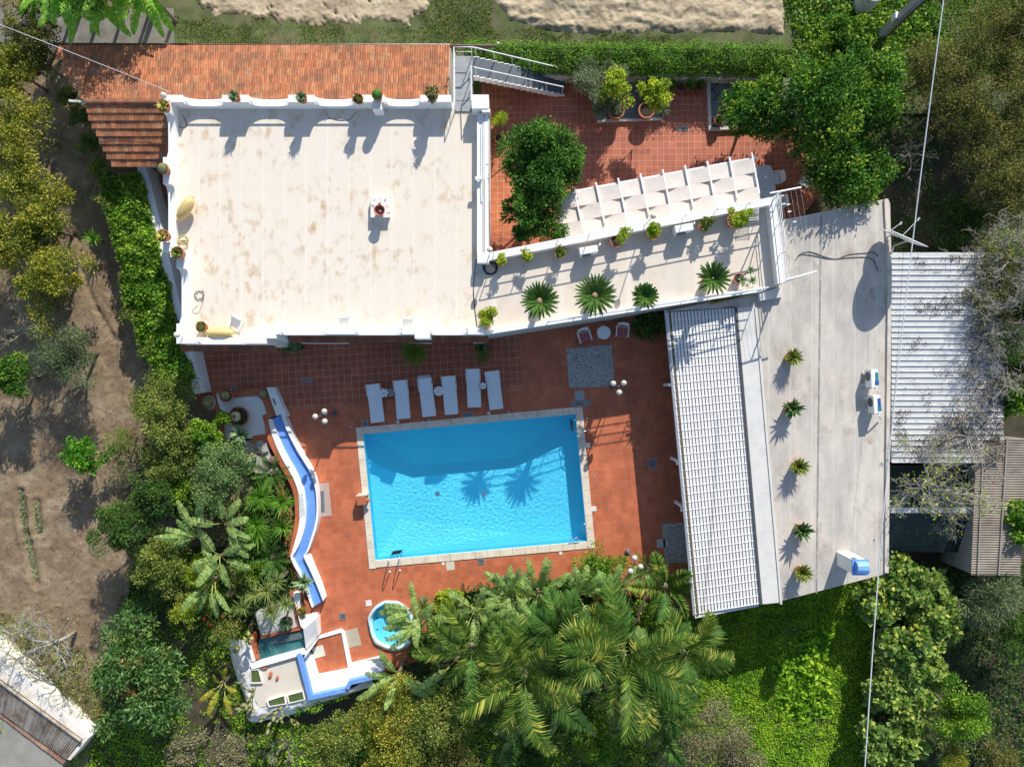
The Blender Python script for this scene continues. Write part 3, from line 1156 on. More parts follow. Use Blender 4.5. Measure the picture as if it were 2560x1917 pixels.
for side in (0, 1):
    mb = MB()
    off = 0.86 if side else -0.03
    pts = []
    for k in (0, NS - 1):
        x0, x1, y0, z = pt[k]
        pts.append(Vector(((x0 + x1) / 2, y0 + off, z + 0.92)))
    if side:
        start = [Vector((lx0 + 0.02, 12.5, 3.80)), Vector((lx0 + 0.02, yt - 0.02, 3.88)), Vector((lx1 - 0.05, yt - 0.02, 3.88))]
    else:
        start = [Vector((lx1 - 0.04, 12.6, 3.80)), Vector((lx1 - 0.04, yt - 0.85, 3.88))]
    path = start + pts
    mb.tube(path, 0.028, 8)
    low = [p - Vector((0, 0, 0.45)) for p in path]
    for k in (0, 3, 6, 9, 12, 15):
        x0, x1, y0, z = pt[k]
        mb.tube([((x0 + x1) / 2, y0 + off, z), ((x0 + x1) / 2, y0 + off, z + 0.92)], 0.02, 6)
    for p in start:
        mb.tube([(p.x, p.y, 2.9), p], 0.02, 6)
    if side:
        mb.tube(low[:3], 0.018, 6)
    mb.build('handrail', white_metal, stair)

# white garden walls on the left, beside the house
gw = MB()
L_ = [q('a0', 1078, 1320, 1.1), q('a1', 1118, 0, 1.1), q('a1', 1215, 380, 1.1), q('a1', 1295, 720, 1.1), q('a1', 1388, 1105, 1.1), q('a1', 1452, 1320, 1.1), q('a2', 1528, 205, 1.1)]
for A, B in zip(L_[:-1], L_[1:]):
    kerb(gw, A, B, 0.42, -0.4, 1.1, 1)
wl = gw.build('garden_wall', white, None, (L_[3].x, L_[3].y, -0.4))
tag(wl, 'long low white garden wall between the ivy hedge and the house', 'wall')
m = MB()
m.face([Vector((p[0], p[1], 0.0)) for p in [(-17.6, 10.2), (-17.2, 9.0), (-15.0, 1.0), (-14.0, 1.0), (-15.0, 12.0), (-17.6, 12.0)]])
structure(m.build('side_path', tile_n))
# ---------------------------------------------------------------- pool house with translucent canopy
def e(x, y, z=0.0):
    return P(540 + x / 5.176, 1480 + y / 5.176, z)


def f(x, y, z=0.0):
    return P(480 + x / 7.36, 960 + y / 7.36, z)


def g(x, y, z=0.0):
    return P(1400 + x / 3.6867, 380 + y / 3.6867, z)


def xy(pts):
    return [(p.x, p.y) for p in pts]


ph = thing('pool_house', q('d1', 600, 900, 0), 'long low pool house with a weathered grey flat roof beside the pool', 'building')
RZ = 2.62
rt = [q('c1', 1352, 1002, RZ), q('c1', 2050, 855, RZ), q('d1', 290, 287, RZ), q('d1', 1135, 115, RZ), q('d1', 1152, 150, RZ), q('d1', 1166, 700, RZ), q('d2', 1140, 1615, RZ), q('d3', 185, 374, RZ), q('c3', 2085, 372, RZ), q('c1', 1886, 972, RZ)]
m = MB()
cx, cy = sum(p.x for p in rt) / len(rt), sum(p.y for p in rt) / len(rt)
body = [(cx + (p.x - cx) * 0.97, cy + (p.y - cy) * 0.985) for p in rt[1:]]
m.prism(body, -0.5, RZ - 0.22)
m.build('wall', white, ph)
m = MB()
m.prism(xy(rt), RZ - 0.2, RZ)
m.build('flat_roof', pool_roof_m, ph)
# raised edges: right kerb with groove, left upstand, front lip
m = MB()
kA, kB = q('d1', 1136, 118, RZ + .1), q('d1', 1166, 700, RZ + .1)
kerb(m, kA, kB, 0.17, RZ - 0.2, RZ + 0.10, -1)
kC = q('d2', 1141, 1612, RZ + .1)
kerb(m, kB, kC, 0.17, RZ - 0.2, RZ + 0.10, -1)
m.build('roof_kerb', M('kerb_cement', (0.56, 0.51, 0.44), 0.85, 0.1, 2, 0.2, 40, dirt=(0.33, 0.27, 0.21), dscale=1.5), ph)
m = MB()
uA, uB = q('c1', 1895, 975, RZ + 0.08), q('c3', 2095, 372, RZ + 0.08)
kerb(m, uA, uB, 0.85, RZ - 0.1, RZ + 0.06, 1)
kerb(m, uA + Vector((0.85, 0, 0)), uB + Vector((0.85, 0, 0)), 0.09, RZ - 0.1, RZ + 0.11, 1)
m.build('roof_upstand', M('pale_cement', (0.62, 0.60, 0.56), 0.8, 0.06, 1.5, dirt=(0.5, 0.48, 0.45), dscale=1.1), ph)
m = MB()
m.prism(xy([q('c1', 2060, 862, RZ), q('d1', 292, 815, RZ), q('d1', 292, 895, RZ), q('d1', 112, 925, RZ), q('d1', 105, 880, RZ)]), RZ + 0.001, RZ + 0.22)
m.build('roof_step', MATS['pale_cement'], ph)

m = MB()
m.beam(q('d1', 608, 250, RZ + .004), q('d3', 572, 285, RZ + .004), 0.07, 0.016)
m.build('roof_seam', M('seam_tar', (0.26, 0.25, 0.24), 0.9, 0.3, 6, dirt=(0.5, 0.47, 0.42), dscale=3), ph)
# canopy over the pool side
CAN = [q('c1', 1347, 1012, 2.42), q('c1', 1884, 975, 2.60), q('c3', 2083, 368, 2.60), q('c3', 1572, 452, 2.42)]
cm, t, b = new_mat('canopy_sheet')
r_ = ramp(t, [(0.25, (0.70, 0.69, 0.67)), (0.6, (0.81, 0.80, 0.775))])
t.links.new(noise(t, 1.4, 6, 0.7), r_.inputs[0])
r2_ = ramp(t, [(0.55, (0, 0, 0)), (0.85, (0.5, 0.5, 0.5))])
t.links.new(noise(t, 3.0, 7, 0.75, None, (2.5, 0.5, 1)), r2_.inputs[0])
cc = mix(t, r2_.outputs[0], r_.outputs[0], (0.45, 0.40, 0.33))
t.links.new(cc, b.inputs['Base Color'])
b.inputs['Roughness'].default_value = 0.5
cn = MB()
A, B, C_, D = CAN
NR = 38
# corrugated sheets: one raised rib every step
for k in range(NR):
    def at(u, v, dz=0.0):
        p = A.lerp(B, u).lerp(D.lerp(C_, u), v)
        return p + Vector((0, 0, dz))
    v0, v1, v2, v3, v4 = k / NR, (k + 0.86) / NR, (k + 0.90) / NR, (k + 0.97) / NR, (k + 1) / NR
    for va, vb, za, zb_ in ((v0, v1, 0, 0), (v1, v2, 0, 0.022), (v2, v3, 0.022, 0.022), (v3, v4, 0.022, 0)):
        cn.face([at(0, va, za), at(0, vb, zb_), at(1, vb, zb_), at(1, va, za)])
can = cn.build('canopy', cm, ph)
gr = MB()
for k in range(1, 20):
    u = k / 20
    gr.tube([A.lerp(B, u).lerp(D.lerp(C_, u), v) + Vector((0, 0, 0.008)) for v in (0.0, 0.5, 1.0)], 0.019, 4)
gr.build('wire_grid', M('dark_wire', (0.075, 0.073, 0.07), 0.6), can)
m = MB()
m.beam(A + Vector((-0.03, 0.1, -0.05)), D + Vector((-0.03, -0.05, -0.05)), 0.16, 0.10)
m.build('gutter', M('galvanised', (0.50, 0.52, 0.53), 0.35, 0.1, 3, metal=0.6), can)
m = MB()
m.beam(A + Vector((0.12, 0.06, 0.02)), D + Vector((0.12, -0.05, 0.02)), 0.10, 0.03)
m.build('leaf_litter', M('leaf_litter', (0.12, 0.10, 0.055), 0.9, 0.5, 14, 0.6, 60), can)
m = MB()
m.beam(B + Vector((0.03, 0, 0.03)), C_ + Vector((0.03, 0, 0.03)), 0.10, 0.12)
m.beam(A + Vector((0, 0.03, 0.02)), B + Vector((0, 0.03, 0.02)), 0.05, 0.06)
m.build('edge_strip', M('dark_wire', ()), can)
m = MB()
m.prism(xy([D + Vector((0, 0.05, 0)), C_ + Vector((0, 0.05, 0)), C_ + Vector((0, -0.18, 0)), D + Vector((0, -0.18, 0))]), 2.2, 2.405)
m.build('end_board', white, can)
for v in (0.24, 0.5, 0.655, 0.9):
    p = A.lerp(D, v)
    mb = MB()
    mb.box((p.x + 0.10, p.y, 1.16), (0.14, 0.14, 2.36))
    mb.box((p.x + 0.0, p.y, 2.25), (0.36, 0.15, 0.14))
    mb.build('post', white, ph)
# chimney with blue cowl
ch = thing('chimney', q('d2', 800, 1480, RZ), 'white square chimney with a blue metal cowl on the pool house roof', 'chimney')
c0 = (q('d2', 725, 1430, RZ) + q('d2', 800, 1555, RZ)) / 2
cb = q('d2', 762, 1495, RZ)
m = MB()
m.box((cb.x + 0.12, cb.y - 0.02, RZ + 0.78), (0.62, 0.62, 1.56))
m.build('shaft', white, ch)
m = MB()
m.box((cb.x + 0.434, cb.y - 0.12, RZ + 1.28), (0.012, 0.22, 0.22))
m.box((cb.x - 0.02, cb.y + 0.294, RZ + 1.28), (0.22, 0.012, 0.22))
m.build('vent_opening', black_pl, ch)
blue_m = M('blue_paint', (0.14, 0.31, 0.72), 0.55, 0.08, 3, 0.1, 40, dirt=(0.28, 0.44, 0.78), dscale=2.5, dlo=0.55, dhi=0.8)
m = MB()
m.box((cb.x + 0.12, cb.y - 0.02, RZ + 1.59), (0.70, 0.70, 0.07))
pr = [(-0.30, 0.04), (-0.26, 0.22), (-0.12, 0.33), (0.05, 0.36), (0.2, 0.30), (0.30, 0.1), (0.3, 0.04)]
vs, fs = [], []
for s_ in (-0.25, 0.25):
    vs += [(cb.x + 0.12 + s_, cb.y - 0.02 - a, RZ + 1.6 + z) for a, z in pr]
n_ = len(pr)
fs = [tuple(range(n_)), tuple(reversed(range(n_, 2 * n_)))] + [(i, n_ + i, n_ + i + 1, i + 1) for i in range(n_ - 1)]
m.add(vs, fs)
m.build('cowl', blue_m, ch)

# ---------------------------------------------------------------- neighbouring sheds on the right
sh = thing('metal_shed', q('d1', 1600, 1100, 0), 'shed with a white ribbed metal roof under bare fig branches', 'shed')
SZ = 2.35
mr_m, t, b = new_mat('ribbed_sheet')
r_ = ramp(t, [(0.35, (0.56, 0.56, 0.545)), (0.65, (0.67, 0.67, 0.655))])
t.links.new(noise(t, 1.2, 5, 0.7), r_.inputs[0])
r2_ = ramp(t, [(0.54, (0, 0, 0)), (0.78, (0.6, 0.6, 0.6))])
t.links.new(noise(t, 0.55, 8, 0.78), r2_.inputs[0])
t.links.new(mix(t, r2_.outputs[0], r_.outputs[0], (0.42, 0.38, 0.34)), b.inputs['Base Color'])
b.inputs['Roughness'].default_value = 0.45
b.inputs['Metallic'].default_value = 0.15
sp_ = [q('d1', 1163, 540, SZ), q('d1', 2045, 545, SZ), q('d2', 2030, 745, SZ), q('d2', 1150, 765, SZ)]
x0, x1, y0, y1 = sp_[0].x, sp_[1].x, sp_[3].y, sp_[0].y
m = MB()
nr = int((y1 - y0) / 0.265)
for k in range(nr):
    ya = y1 - 0.265 * k
    for (s0, z0_), (s1, z1_) in zip([(0, 0), (0.222, 0), (0.230, 0.045), (0.257, 0.045), (0.265, 0)][:-1], [(0, 0), (0.222, 0), (0.230, 0.045), (0.257, 0.045), (0.265, 0)][1:]):
        xx1 = x1 if ya > q('d2', 0, 560, SZ).y else q('d2', 1834, 560, SZ).x + 0.3
        m.face([(x0, ya - s0, SZ + z0_), (x0, ya - s1, SZ + z1_), (xx1, ya - s1, SZ + z1_), (xx1, ya - s0, SZ + z0_)])
m.build('metal_roof', mr_m, sh)
m = MB()
m.prism([(x0 + 0.1, y0 + 0.1), (x1 - 0.2, y0 + 0.1), (x1 - 0.2, y1 - 0.12), (x0 + 0.1, y1 - 0.12)], -0.5, SZ - 0.05)
m.build('wall', M('block_wall', (0.30, 0.28, 0.25), 0.9), sh)

s2 = thing('lean_to', q('d2', 2000, 1100, 0), 'lean-to with a brown corrugated roof at the right edge', 'shed')
s2z = 2.15
cor_m = M('corrugated_cement', (0.30, 0.255, 0.205), 0.85, 0.2, 1.2, 0.2, 40, dirt=(0.16, 0.13, 0.10), dscale=1.0)
cA, cB, cC, cD = q('d2', 1834, 556, s2z), q('d2', 2260, 560, s2z), q('d2', 2175, 1632, s2z), q('d2', 1790, 1628, s2z)
m = MB()
n_ = 56
for k in range(n_ * 6):
    v0, v1 = k / (n_ * 6), (k + 1) / (n_ * 6)
    z0_, z1_ = 0.028 * sin(2 * pi * k / 6), 0.028 * sin(2 * pi * (k + 1) / 6)
    m.face([cA.lerp(cD, v0) + Vector((0, 0, z0_)), cA.lerp(cD, v1) + Vector((0, 0, z1_)), cB.lerp(cC, v1) + Vector((0, 0, z1_)), cB.lerp(cC, v0) + Vector((0, 0, z0_))])
m.build('corrugated_roof', cor_m, s2, smooth=True)
for u in (0.12, 0.55):
    mb = MB()
    mb.beam(cA.lerp(cB, u) + Vector((0, 0, 0.05)), cD.lerp(cC, u) + Vector((0, 0, 0.05)), 0.05, 0.05)
    mb.build('batten', M('grey_batten', (0.28, 0.26, 0.23), 0.8), s2)
m = MB()
m.prism(xy([cA.lerp(cB, .06), cB, cC, cD.lerp(cC, .06)]), -0.5, s2z - 0.06)
m.build('wall', MATS['block_wall'], s2)

s3 = thing('green_shed', q('d2', 1450, 1200, 0), 'dark green tiled shed with a white ridge below the bare tree', 'shed')
gm_ = TILE('dark_green_slate', (0.022, 0.045, 0.036), (0.03, 0.055, 0.045), (0.012, 0.02, 0.018), 0.22, 0, 0.1)
m = MB()
ra, rb = q('d2', 1150, 1120, 1.75), q('d2', 1815, 1120, 1.75)
ea, eb = q('d2', 1140, 1450, 0.9), q('d2', 1750, 1450, 0.9)
na, nb = q('d2', 1150, 780, 1.3), q('d2', 1800, 780, 1.3)
m.face([ra, ea, eb, rb])
m.face([na, ra, rb, nb])
m.build('slate_roof', gm_, s3)
m = MB()
m.beam(ra + Vector((0, 0, 0.03)), rb + Vector((0, 0, 0.03)), 0.24, 0.10)
m.build('ridge', M('old_white_paint', (0.62, 0.62, 0.60), 0.7, 0.1, 3, dirt=(0.3, 0.3, 0.28), dscale=3), s3)
m = MB()
m.prism(xy([na, nb, rb, eb, ea, ra]), -0.5, 0.8)
m.build('wall', MATS['block_wall'], s3)

# outhouse in the lower left corner
oh = thing('outhouse', q('a3', 200, 1500, 0), 'concrete roofed outhouse with a strip of old grey tiles in the corner', 'building')
oz = 0.35
m = MB()
m.prism(xy([q('a3', -200, 1090, oz), q('a3', 500, 1640, oz), q('a3', 470, 1680, oz), q('a3', 200, 1900, oz), q('a3', -500, 1900, oz)]), -0.5, oz)
m.build('concrete_roof', M('mossy_concrete', (0.27, 0.26, 0.225), 0.9, 0.18, 1.0, 0.2, 30, dirt=(0.33, 0.33, 0.12), dscale=0.8, dlo=0.62, dhi=0.75), oh)
m = MB()
w0, w1 = q('a3', -200, 830, 0.85), q('a3', 645, 1445, 0.85)
dd = (w1 - w0).normalized()
nnw = Vector((-dd.y, dd.x, 0))
w2_, w3_ = q('a3', 700, 1425, 0.75), q('a3', -200, 560, 0.75)
m.prism(xy([w0, w1, w2_, w3_]), -0.5, 0.75)
m.prism(xy([w1, w2_, q('a3', 555, 1600, 0.75), q('a3', 528, 1595, 0.75)]), -0.5, 0.74)
m.build('wall', M('aged_white_wall', (0.74, 0.70, 0.63), 0.85, 0.08, 2, 0.2, 40, dirt=(0.42, 0.36, 0.27), dscale=0.8), oh)
tr = MB()
u0, u1 = q('a3', -180, 850, 0.90), q('a3', 640, 1445, 0.90)
l0, l1 = q('a3', -180, 1090, 0.50), q('a3', 525, 1595, 0.50)
al = (u1 - u0).normalized()
rows = []
NRW = 1
LL = (u1 - u0).length
n_ = int(LL / 0.115)
for k in range(n_):
    w = LL / n_
    c_ = []
    for s_ in (0, 0.2, 0.4, 0.6, 0.8, 0.98):
        h = 0.035 * sin(pi * s_)
        pu = u0.lerp(u1, (k + s_) / n_) + Vector((0, 0, h))
        pl = l0.lerp(l1, (k + s_) / n_) + Vector((0, 0, h))
        c_ += [pu, pl]
    tr.add(c_, [(2 * i, 2 * i + 1, 2 * i + 3, 2 * i + 2) for i in range(5)])
tr.build('tile_strip', tile_old, oh)
m = MB()
m.tube([u0 + Vector((0, 0, .03)), u1 + Vector((0, 0, .03))], 0.07, 8)
m.build('ridge_cap', tile_old, oh)
m = MB()
nb_ = 40
l2, l3 = q('a3', -180, 1120, 0.42), q('a3', 500, 1632, 0.42)
for k in range(nb_):
    a, b_ = l0.lerp(l1, (k + .02) / nb_), l0.lerp(l1, (k + .96) / nb_)
    c_, d_ = l2.lerp(l3, (k + .96) / nb_), l2.lerp(l3, (k + .02) / nb_)
    m.prism(xy([a, b_, c_, d_]), 0.36, 0.44 + random.uniform(-.008, .008))
m.build('brick_edge', ROOFTILE('pale_brick', [(0, (0.42, 0.22, 0.14)), (1, (0.55, 0.34, 0.24))]), oh)

# ---------------------------------------------------------------- blue watercourse (curved slide channel) beside the pool
sl = thing('water_channel', q('b2', 480, 1000, 0), 'long curved blue water channel with white rims beside the pool', 'water channel')
BL = [(187, 402), (226, 505), (270, 620), (320, 715), (370, 800), (410, 885), (438, 960), (452, 1050), (456, 1150), (448, 1250), (415, 1365), (372, 1450), (352, 1490)]
BR = [(258, 362), (305, 490), (375, 630), (432, 725), (482, 805), (512, 880), (531, 960), (540, 1060), (538, 1160), (520, 1262), (490, 1360), (470, 1420), (452, 1462)]
BL3 = [(380, 60), (430, 150), (478, 280), (512, 396)]
BR3 = [(440, 0), (492, 110), (545, 230), (592, 348)]
WL = [(160, 402), (185, 515), (235, 645), (285, 745), (330, 820), (372, 905), (398, 990), (408, 1080), (408, 1170), (395, 1265), (368, 1370), (345, 1450), (335, 1490)]
WR = [(270, 330), (332, 480), (400, 625), (452, 720), (500, 805), (530, 885), (546, 970), (555, 1070), (552, 1180), (535, 1275), (503, 1372), (480, 1430), (458, 1470)]
TL = [(133, 408), (152, 560), (205, 680), (250, 770), (296, 850), (335, 930), (360, 1010), (368, 1090), (368, 1180), (355, 1280), (335, 1390), (322, 1450), (318, 1490)]
zt = 0.50


def ribbon(mb, L1, L2, z1, z2, skirt=True, lo=0.0):
    n = len(L1)
    vs = []
    for a, b_ in zip(L1, L2):
        vs += [(a.x, a.y, z1), (b_.x, b_.y, z2)]
    fs = [(2 * i, 2 * i + 1, 2 * i + 3, 2 * i + 2) for i in range(n - 1)]
    mb.add(vs, fs)


def smooth_line(pts, k=4):
    """Catmull-Rom through points"""
    out = []
    n = len(pts)
    for i in range(n - 1):
        p0, p1, p2, p3 = pts[max(i - 1, 0)], pts[i], pts[i + 1], pts[min(i + 2, n - 1)]
        for j in range(k):
            t_ = j / k
            out.append(0.5 * ((2 * p1) + (p2 - p0) * t_ + (2 * p0 - 5 * p1 + 4 * p2 - p3) * t_ * t_ + (3 * p1 - p0 - 3 * p2 + p3) * t_ ** 3))
    out.append(pts[-1])
    return out


bl = smooth_line([q('b2', *p, zt) for p in BL] + [q('b3', *p, zt) for p in BL3])
br = smooth_line([q('b2', *p, zt) for p in BR] + [q('b3', *p, zt) for p in BR3])
wl_ = smooth_line([q('b2', *p, zt) for p in WL] + [q('b3', *p, zt) for p in [(362, 70), (412, 160), (462, 290), (502, 398)]])
wr_ = smooth_line([q('b2', *p, zt) for p in WR] + [q('b3', *p, zt) for p in [(478, 0), (520, 105), (568, 222), (602, 330)]])
tl_ = smooth_line([q('b2', *p, zt) for p in TL])


def wallstrip(mb, a, b_, z0, z1):
    """solid curved wall between two lines"""
    n = len(a)
    vs = []
    for p, q_ in zip(a, b_):
        vs += [(p.x, p.y, z0), (p.x, p.y, z1), (q_.x, q_.y, z1), (q_.x, q_.y, z0)]
    fs = [(0, 3, 2, 1), (4 * n - 4, 4 * n - 3, 4 * n - 2, 4 * n - 1)]
    for i in range(n - 1):
        u, v = 4 * i, 4 * i + 4
        fs += [(u, u + 1, v + 1, v), (u + 1, u + 2, v + 2, v + 1), (u + 2, u + 3, v + 3, v + 2)]
    mb.add(vs, fs)


m = MB()
wallstrip(m, wl_, bl, -0.1, zt)
wallstrip(m, br, wr_, -0.1, zt + 0.003)
m.build('rim', white, sl)
m = MB()
wallstrip(m, bl, br, -0.1, zt - 0.16)
m.build('channel', blue_m, sl)
m = MB()
# head wall in white at the top
m.prism(xy([f(1370, 62, .52), f(1510, 58, .52), f(1755, 600, .52), f(1640, 548, .52), f(1552, 582, .52)]), -0.1, 0.52)
m.build('head_wall', white, sl)
m = MB()
m.beam(f(1492, 268, .535), f(1540, 380, .535), 0.05, 0.02)
m.build('slot', black_pl, sl)
m = MB()
wallstrip(m, tl_[:len(tl_)], wl_[:len(tl_)], -0.1, zt - 0.04)
m.build('tile_edge', terra_flat, sl)
tb = MB()
tb.prism(xy([q('b2', 400, 990, zt), q('b2', 432, 985, zt), q('b2', 452, 1150, zt), q('b2', 405, 1180, zt)]), zt + 0.004, zt + 0.012)
tb.build('ceramic_plaque', M('pale_ceramic', (0.62, 0.64, 0.62), 0.3, 0.08, 8, dirt=(0.35, 0.45, 0.55), dscale=6), sl)

# ---------------------------------------------------------------- white gravel planter at the head of the channel
pl = thing('white_planter', f(900, 500, 0), 'raised white gravel planter with terracotta coping at the head of the channel', 'planter')
wg = M('white_gravel', (0.70, 0.69, 0.66), 0.9, 0.22, 30, 0.7, 55)
m = MB()
m.prism(xy([f(410, 150, .3), f(1190, 150, .3), f(1300, 150, .3), f(1390, 560, .3), f(1370, 930, .3), f(1100, 1000, .3), f(620, 1000, .3)]), -0.3, 0.30)
m.build('gravel_bed', wg, pl)
m = MB()
m.prism(xy([f(190, 180, .34), f(410, 148, .34), f(540, 140, .34), f(1372, 62, .34), f(1440, 230, .34), f(1290, 285, .34), f(1190, 215, .34), f(770, 250, .34), f(520, 160, .34)]), -0.3, 0.345)
m.prism(xy([f(1290, 285, .34), f(1440, 230, .34), f(1552, 582, .34), f(1400, 636, .34), f(1425, 730, .34), f(1345, 760, .34), f(1290, 580, .34), f(1380, 535, .34)]), -0.3, 0.341)
m.prism(xy([f(1345, 760, .34), f(1425, 730, .34), f(1440, 900, .34), f(1475, 1020, .34), f(1400, 1050, .34), f(1100, 1085, .34), f(1120, 955, .34), f(1362, 912, .34)]), -0.3, 0.343)
m.build('coping', terra_flat, pl)
m = MB()
m.prism(xy([f(415, 160, .7), f(500, 300, .7), f(735, 800, .7), f(720, 860, .7), f(620, 860, .7), f(430, 330, .7)]), -0.3, 0.42)
m.build('white_wall', white, pl)
m = MB()
m.prism(xy([f(375, 190, .44), f(412, 165, .44), f(560, 750, .44), f(600, 1000, .44), f(550, 1000, .44), f(430, 480, .44)]), -0.3, 0.44)
m.build('tile_edge', terra_flat, pl)

# ---------------------------------------------------------------- rockery, pond and white terraces at the south-west
rk_m = M('whitewashed_rock', (0.76, 0.75, 0.73), 0.9, 0.08, 4, 0.9, 9, dirt=(0.58, 0.57, 0.55), dscale=3)
rk = MB()
outr = [e(140, 560, -.3), e(215, 930, -.3), e(300, 1180, -.3), e(380, 1360, -.3), e(425, 1660, -.3), e(700, 1640, -.3), e(1050, 1560, -.3), e(1300, 1450, -.3), e(1700, 1310, -.3), e(2120, 1190, -.3)]
innr = [e(400, 620, .5), e(470, 900, .5), e(450, 1010, .5), e(480, 1330, .5), e(560, 1480, .5), e(700, 1470, .5), e(960, 1420, .5), e(1210, 1370, .5), e(1680, 1270, .5), e(1990, 1100, .5)]
n_ = len(outr)
NB_ = 10
lin_o, lin_i = smooth_line(outr, 8), smooth_line(innr, 8)
vs = []
for i, (a, b_) in enumerate(zip(lin_o, lin_i)):
    for k in range(NB_ + 1):
        p = a.lerp(b_, k / NB_)
        w = sin(pi * k / NB_)
        vs.append((p.x + random.uniform(-.05, .05) * w, p.y + random.uniform(-.05, .05) * w, p.z + 0.25 * w + random.uniform(-.07, .07) * w))
fs = []
for i in range(len(lin_o) - 1):
    for k in range(NB_):
        u = i * (NB_ + 1) + k
        fs.append((u, u + 1, u + NB_ + 2, u + NB_ + 1))
rk.add(vs, fs)
rko = rk.build('rock_wall', rk_m, None, outr[3], smooth=True)
tag(rko, 'sloping whitewashed rock wall around the cactus terrace', 'wall')
te = thing('cactus_terrace', e(800, 1150, 0), 'raised cream terrace with square cactus beds and a blue edged wall', 'terrace')
cream = M('cream_screed', (0.62, 0.56, 0.47), 0.8, 0.06, 1.2, 0.15, 40, dirt=(0.42, 0.36, 0.28), dscale=1.1, dlo=0.6, dhi=0.85)
m = MB()
m.prism(xy([e(450, 960, .5), e(1090, 800, .5), e(1215, 1365, .5), e(560, 1490, .5), e(420, 1250, .5)]), -0.3, 0.50)
m.build('floor', cream, te)
bed_g = M('bed_moss', (0.07, 0.12, 0.025), 0.9, 0.4, 18, 0.8, 60, dirt=(0.14, 0.10, 0.05), dscale=4)
for k, bp in enumerate(([(450, 1015), (545, 1005), (590, 1165), (455, 1170)], [(670, 1405), (880, 1340), (895, 1440), (690, 1475)], [(930, 1335), (1115, 1285), (1140, 1385), (950, 1430)])):
    m = MB()
    pts = [e(x, y, .62) for x, y in bp]
    cpt = sum(pts, Vector()) / 4
    for i in range(4):
        A_, B_ = pts[i], pts[(i + 1) % 4]
        m.prism(xy([A_, B_, cpt + (B_ - cpt) * 1.14, cpt + (A_ - cpt) * 1.14]), 0.4, 0.62 + 0.002 * i)
    kb = m.build('bed_kerb', white, te)
    m = MB()
    m.prism(xy(pts), 0.5, 0.585)
    m.build('bed_soil', bed_g, kb)
m = MB()
bw = [e(1095, 790, .75), e(1235, 1335, .75), e(1670, 1240, .75), e(1715, 1150, .75), e(1945, 1095, .75), e(2130, 1050, .75)]
kerb(m, bw[0], bw[1] + (bw[1] - bw[0]).normalized() * 0.2, 0.20, -0.2, 0.755, -1)
for A_, B_ in zip(bw[1:-1], bw[2:]):
    d_ = (B_ - A_).normalized() * 0.0
    kerb(m, A_ - d_, B_, 0.20, -0.2, 0.75 + 0.002 * random.random(), -1)
m.build('blue_wall', blue_m, te)
m = MB()
m.prism(xy([e(1130, 800, .42), e(1235, 820, .42), e(1310, 1085, .42), e(1715, 1005, .42), e(1740, 945, .42), e(2150, 850, .42), e(2180, 1010, .42), e(1945, 1105, .42), e(1725, 1150, .42), e(1672, 1240, .42), e(1240, 1335, .42)]), -0.2, 0.42)
m.build('white_bench', white, te)
m = MB()
m.prism(xy([e(440, 930, .66), e(1120, 745, .66), e(1150, 800, .66), e(460, 1000, .66)]), -0.2, 0.66)
m.build('white_kerb', white, te)

pd = thing('pond', e(850, 680, 0), 'small teal pond with white kerbs and terracotta edging', 'pond')
m = MB()
m.prism(xy([e(560, 600, .3), e(1130, 470, .3), e(1175, 740, .3), e(540, 880, .3)]), -0.2, 0.30)
m.build('basin', M('teal_basin', (0.055, 0.16, 0.15), 0.6, 0.25, 4, 0.4, 30, dirt=(0.16, 0.25, 0.23), dscale=2.5), pd)
m = MB()
m.face([(p.x, p.y, 0.42) for p in [e(560, 590, .42), e(560, 880, .42), e(1175, 740, .42), e(1130, 460, .42)]])
m.build('water', wm, pd)
m = MB()
m.prism(xy([e(740, 585, .5), e(1130, 500, .5), e(1150, 600, .5), e(735, 680, .5)]), 0.3, 0.40)
m.build('pebble_ledge', M('dark_pebble', (0.16, 0.16, 0.15), 0.7, 0.5, 40, 0.8, 40), pd)
m = MB()
m.prism(xy([e(570, 570, .5), e(1060, 470, .5), e(1110, 445, .5), e(1120, 480, .5), e(590, 605, .5)]), -0.2, 0.5)
m.prism(xy([e(440, 560, .5), e(480, 555, .5), e(555, 860, .5), e(500, 880, .5)]), -0.2, 0.5)
m.build('tile_edge', terra_flat, pd)
m = MB()
m.prism(xy([e(390, 640, .6), e(430, 640, .6), e(500, 890, .6), e(470, 900, .6)]), -0.2, 0.6)
m.build('white_kerb', white, pd)
bd = thing('gravel_garden_bed', e(800, 400, 0), 'pale gravel bed with terracotta edge above the pond', 'garden bed')
m = MB()
m.prism(xy([e(500, 260, .4), e(980, 100, .4), e(1075, 440, .4), e(580, 580, .4)]), -0.2, 0.38)
m.build('gravel', M('pale_gravel', (0.52, 0.50, 0.46), 0.9, 0.15, 20, 0.5, 50), bd)
m = MB()
m.prism(xy([e(945, 0, .45), e(990, 0, .45), e(1100, 450, .45), e(1065, 462, .45)]), -0.2, 0.45)
m.build('tile_edge', terra_flat, bd)
ww = MB()
ww.prism(xy([e(990, 20, .62), e(1070, 20, .62), e(1115, 300, .62), e(1265, 310, .62), e(1285, 370, .62), e(1135, 480, .62), e(1095, 440, .62)]), -0.2, 0.62)
wwo = ww.build('white_ledge', white, None, e(1100, 250, -.2))
tag(wwo, 'white plastered ledge between the gravel bed and the patio', 'wall')
ww = MB()
ra_, rb_, rc_, rd_ = e(1130, 480, .8), e(1285, 350, .9), e(1325, 560, .5), e(1165, 745, .45)
ww.add([ra_, rb_, rc_, rd_] + [(p.x, p.y, -.2) for p in (ra_, rb_, rc_, rd_)], [(3, 2, 1, 0), (0, 1, 5, 4), (1, 2, 6, 5), (2, 3, 7, 6), (3, 0, 4, 7)])
wwo = ww.build('spill_slab', white, None, (rd_.x, rd_.y, -.2))
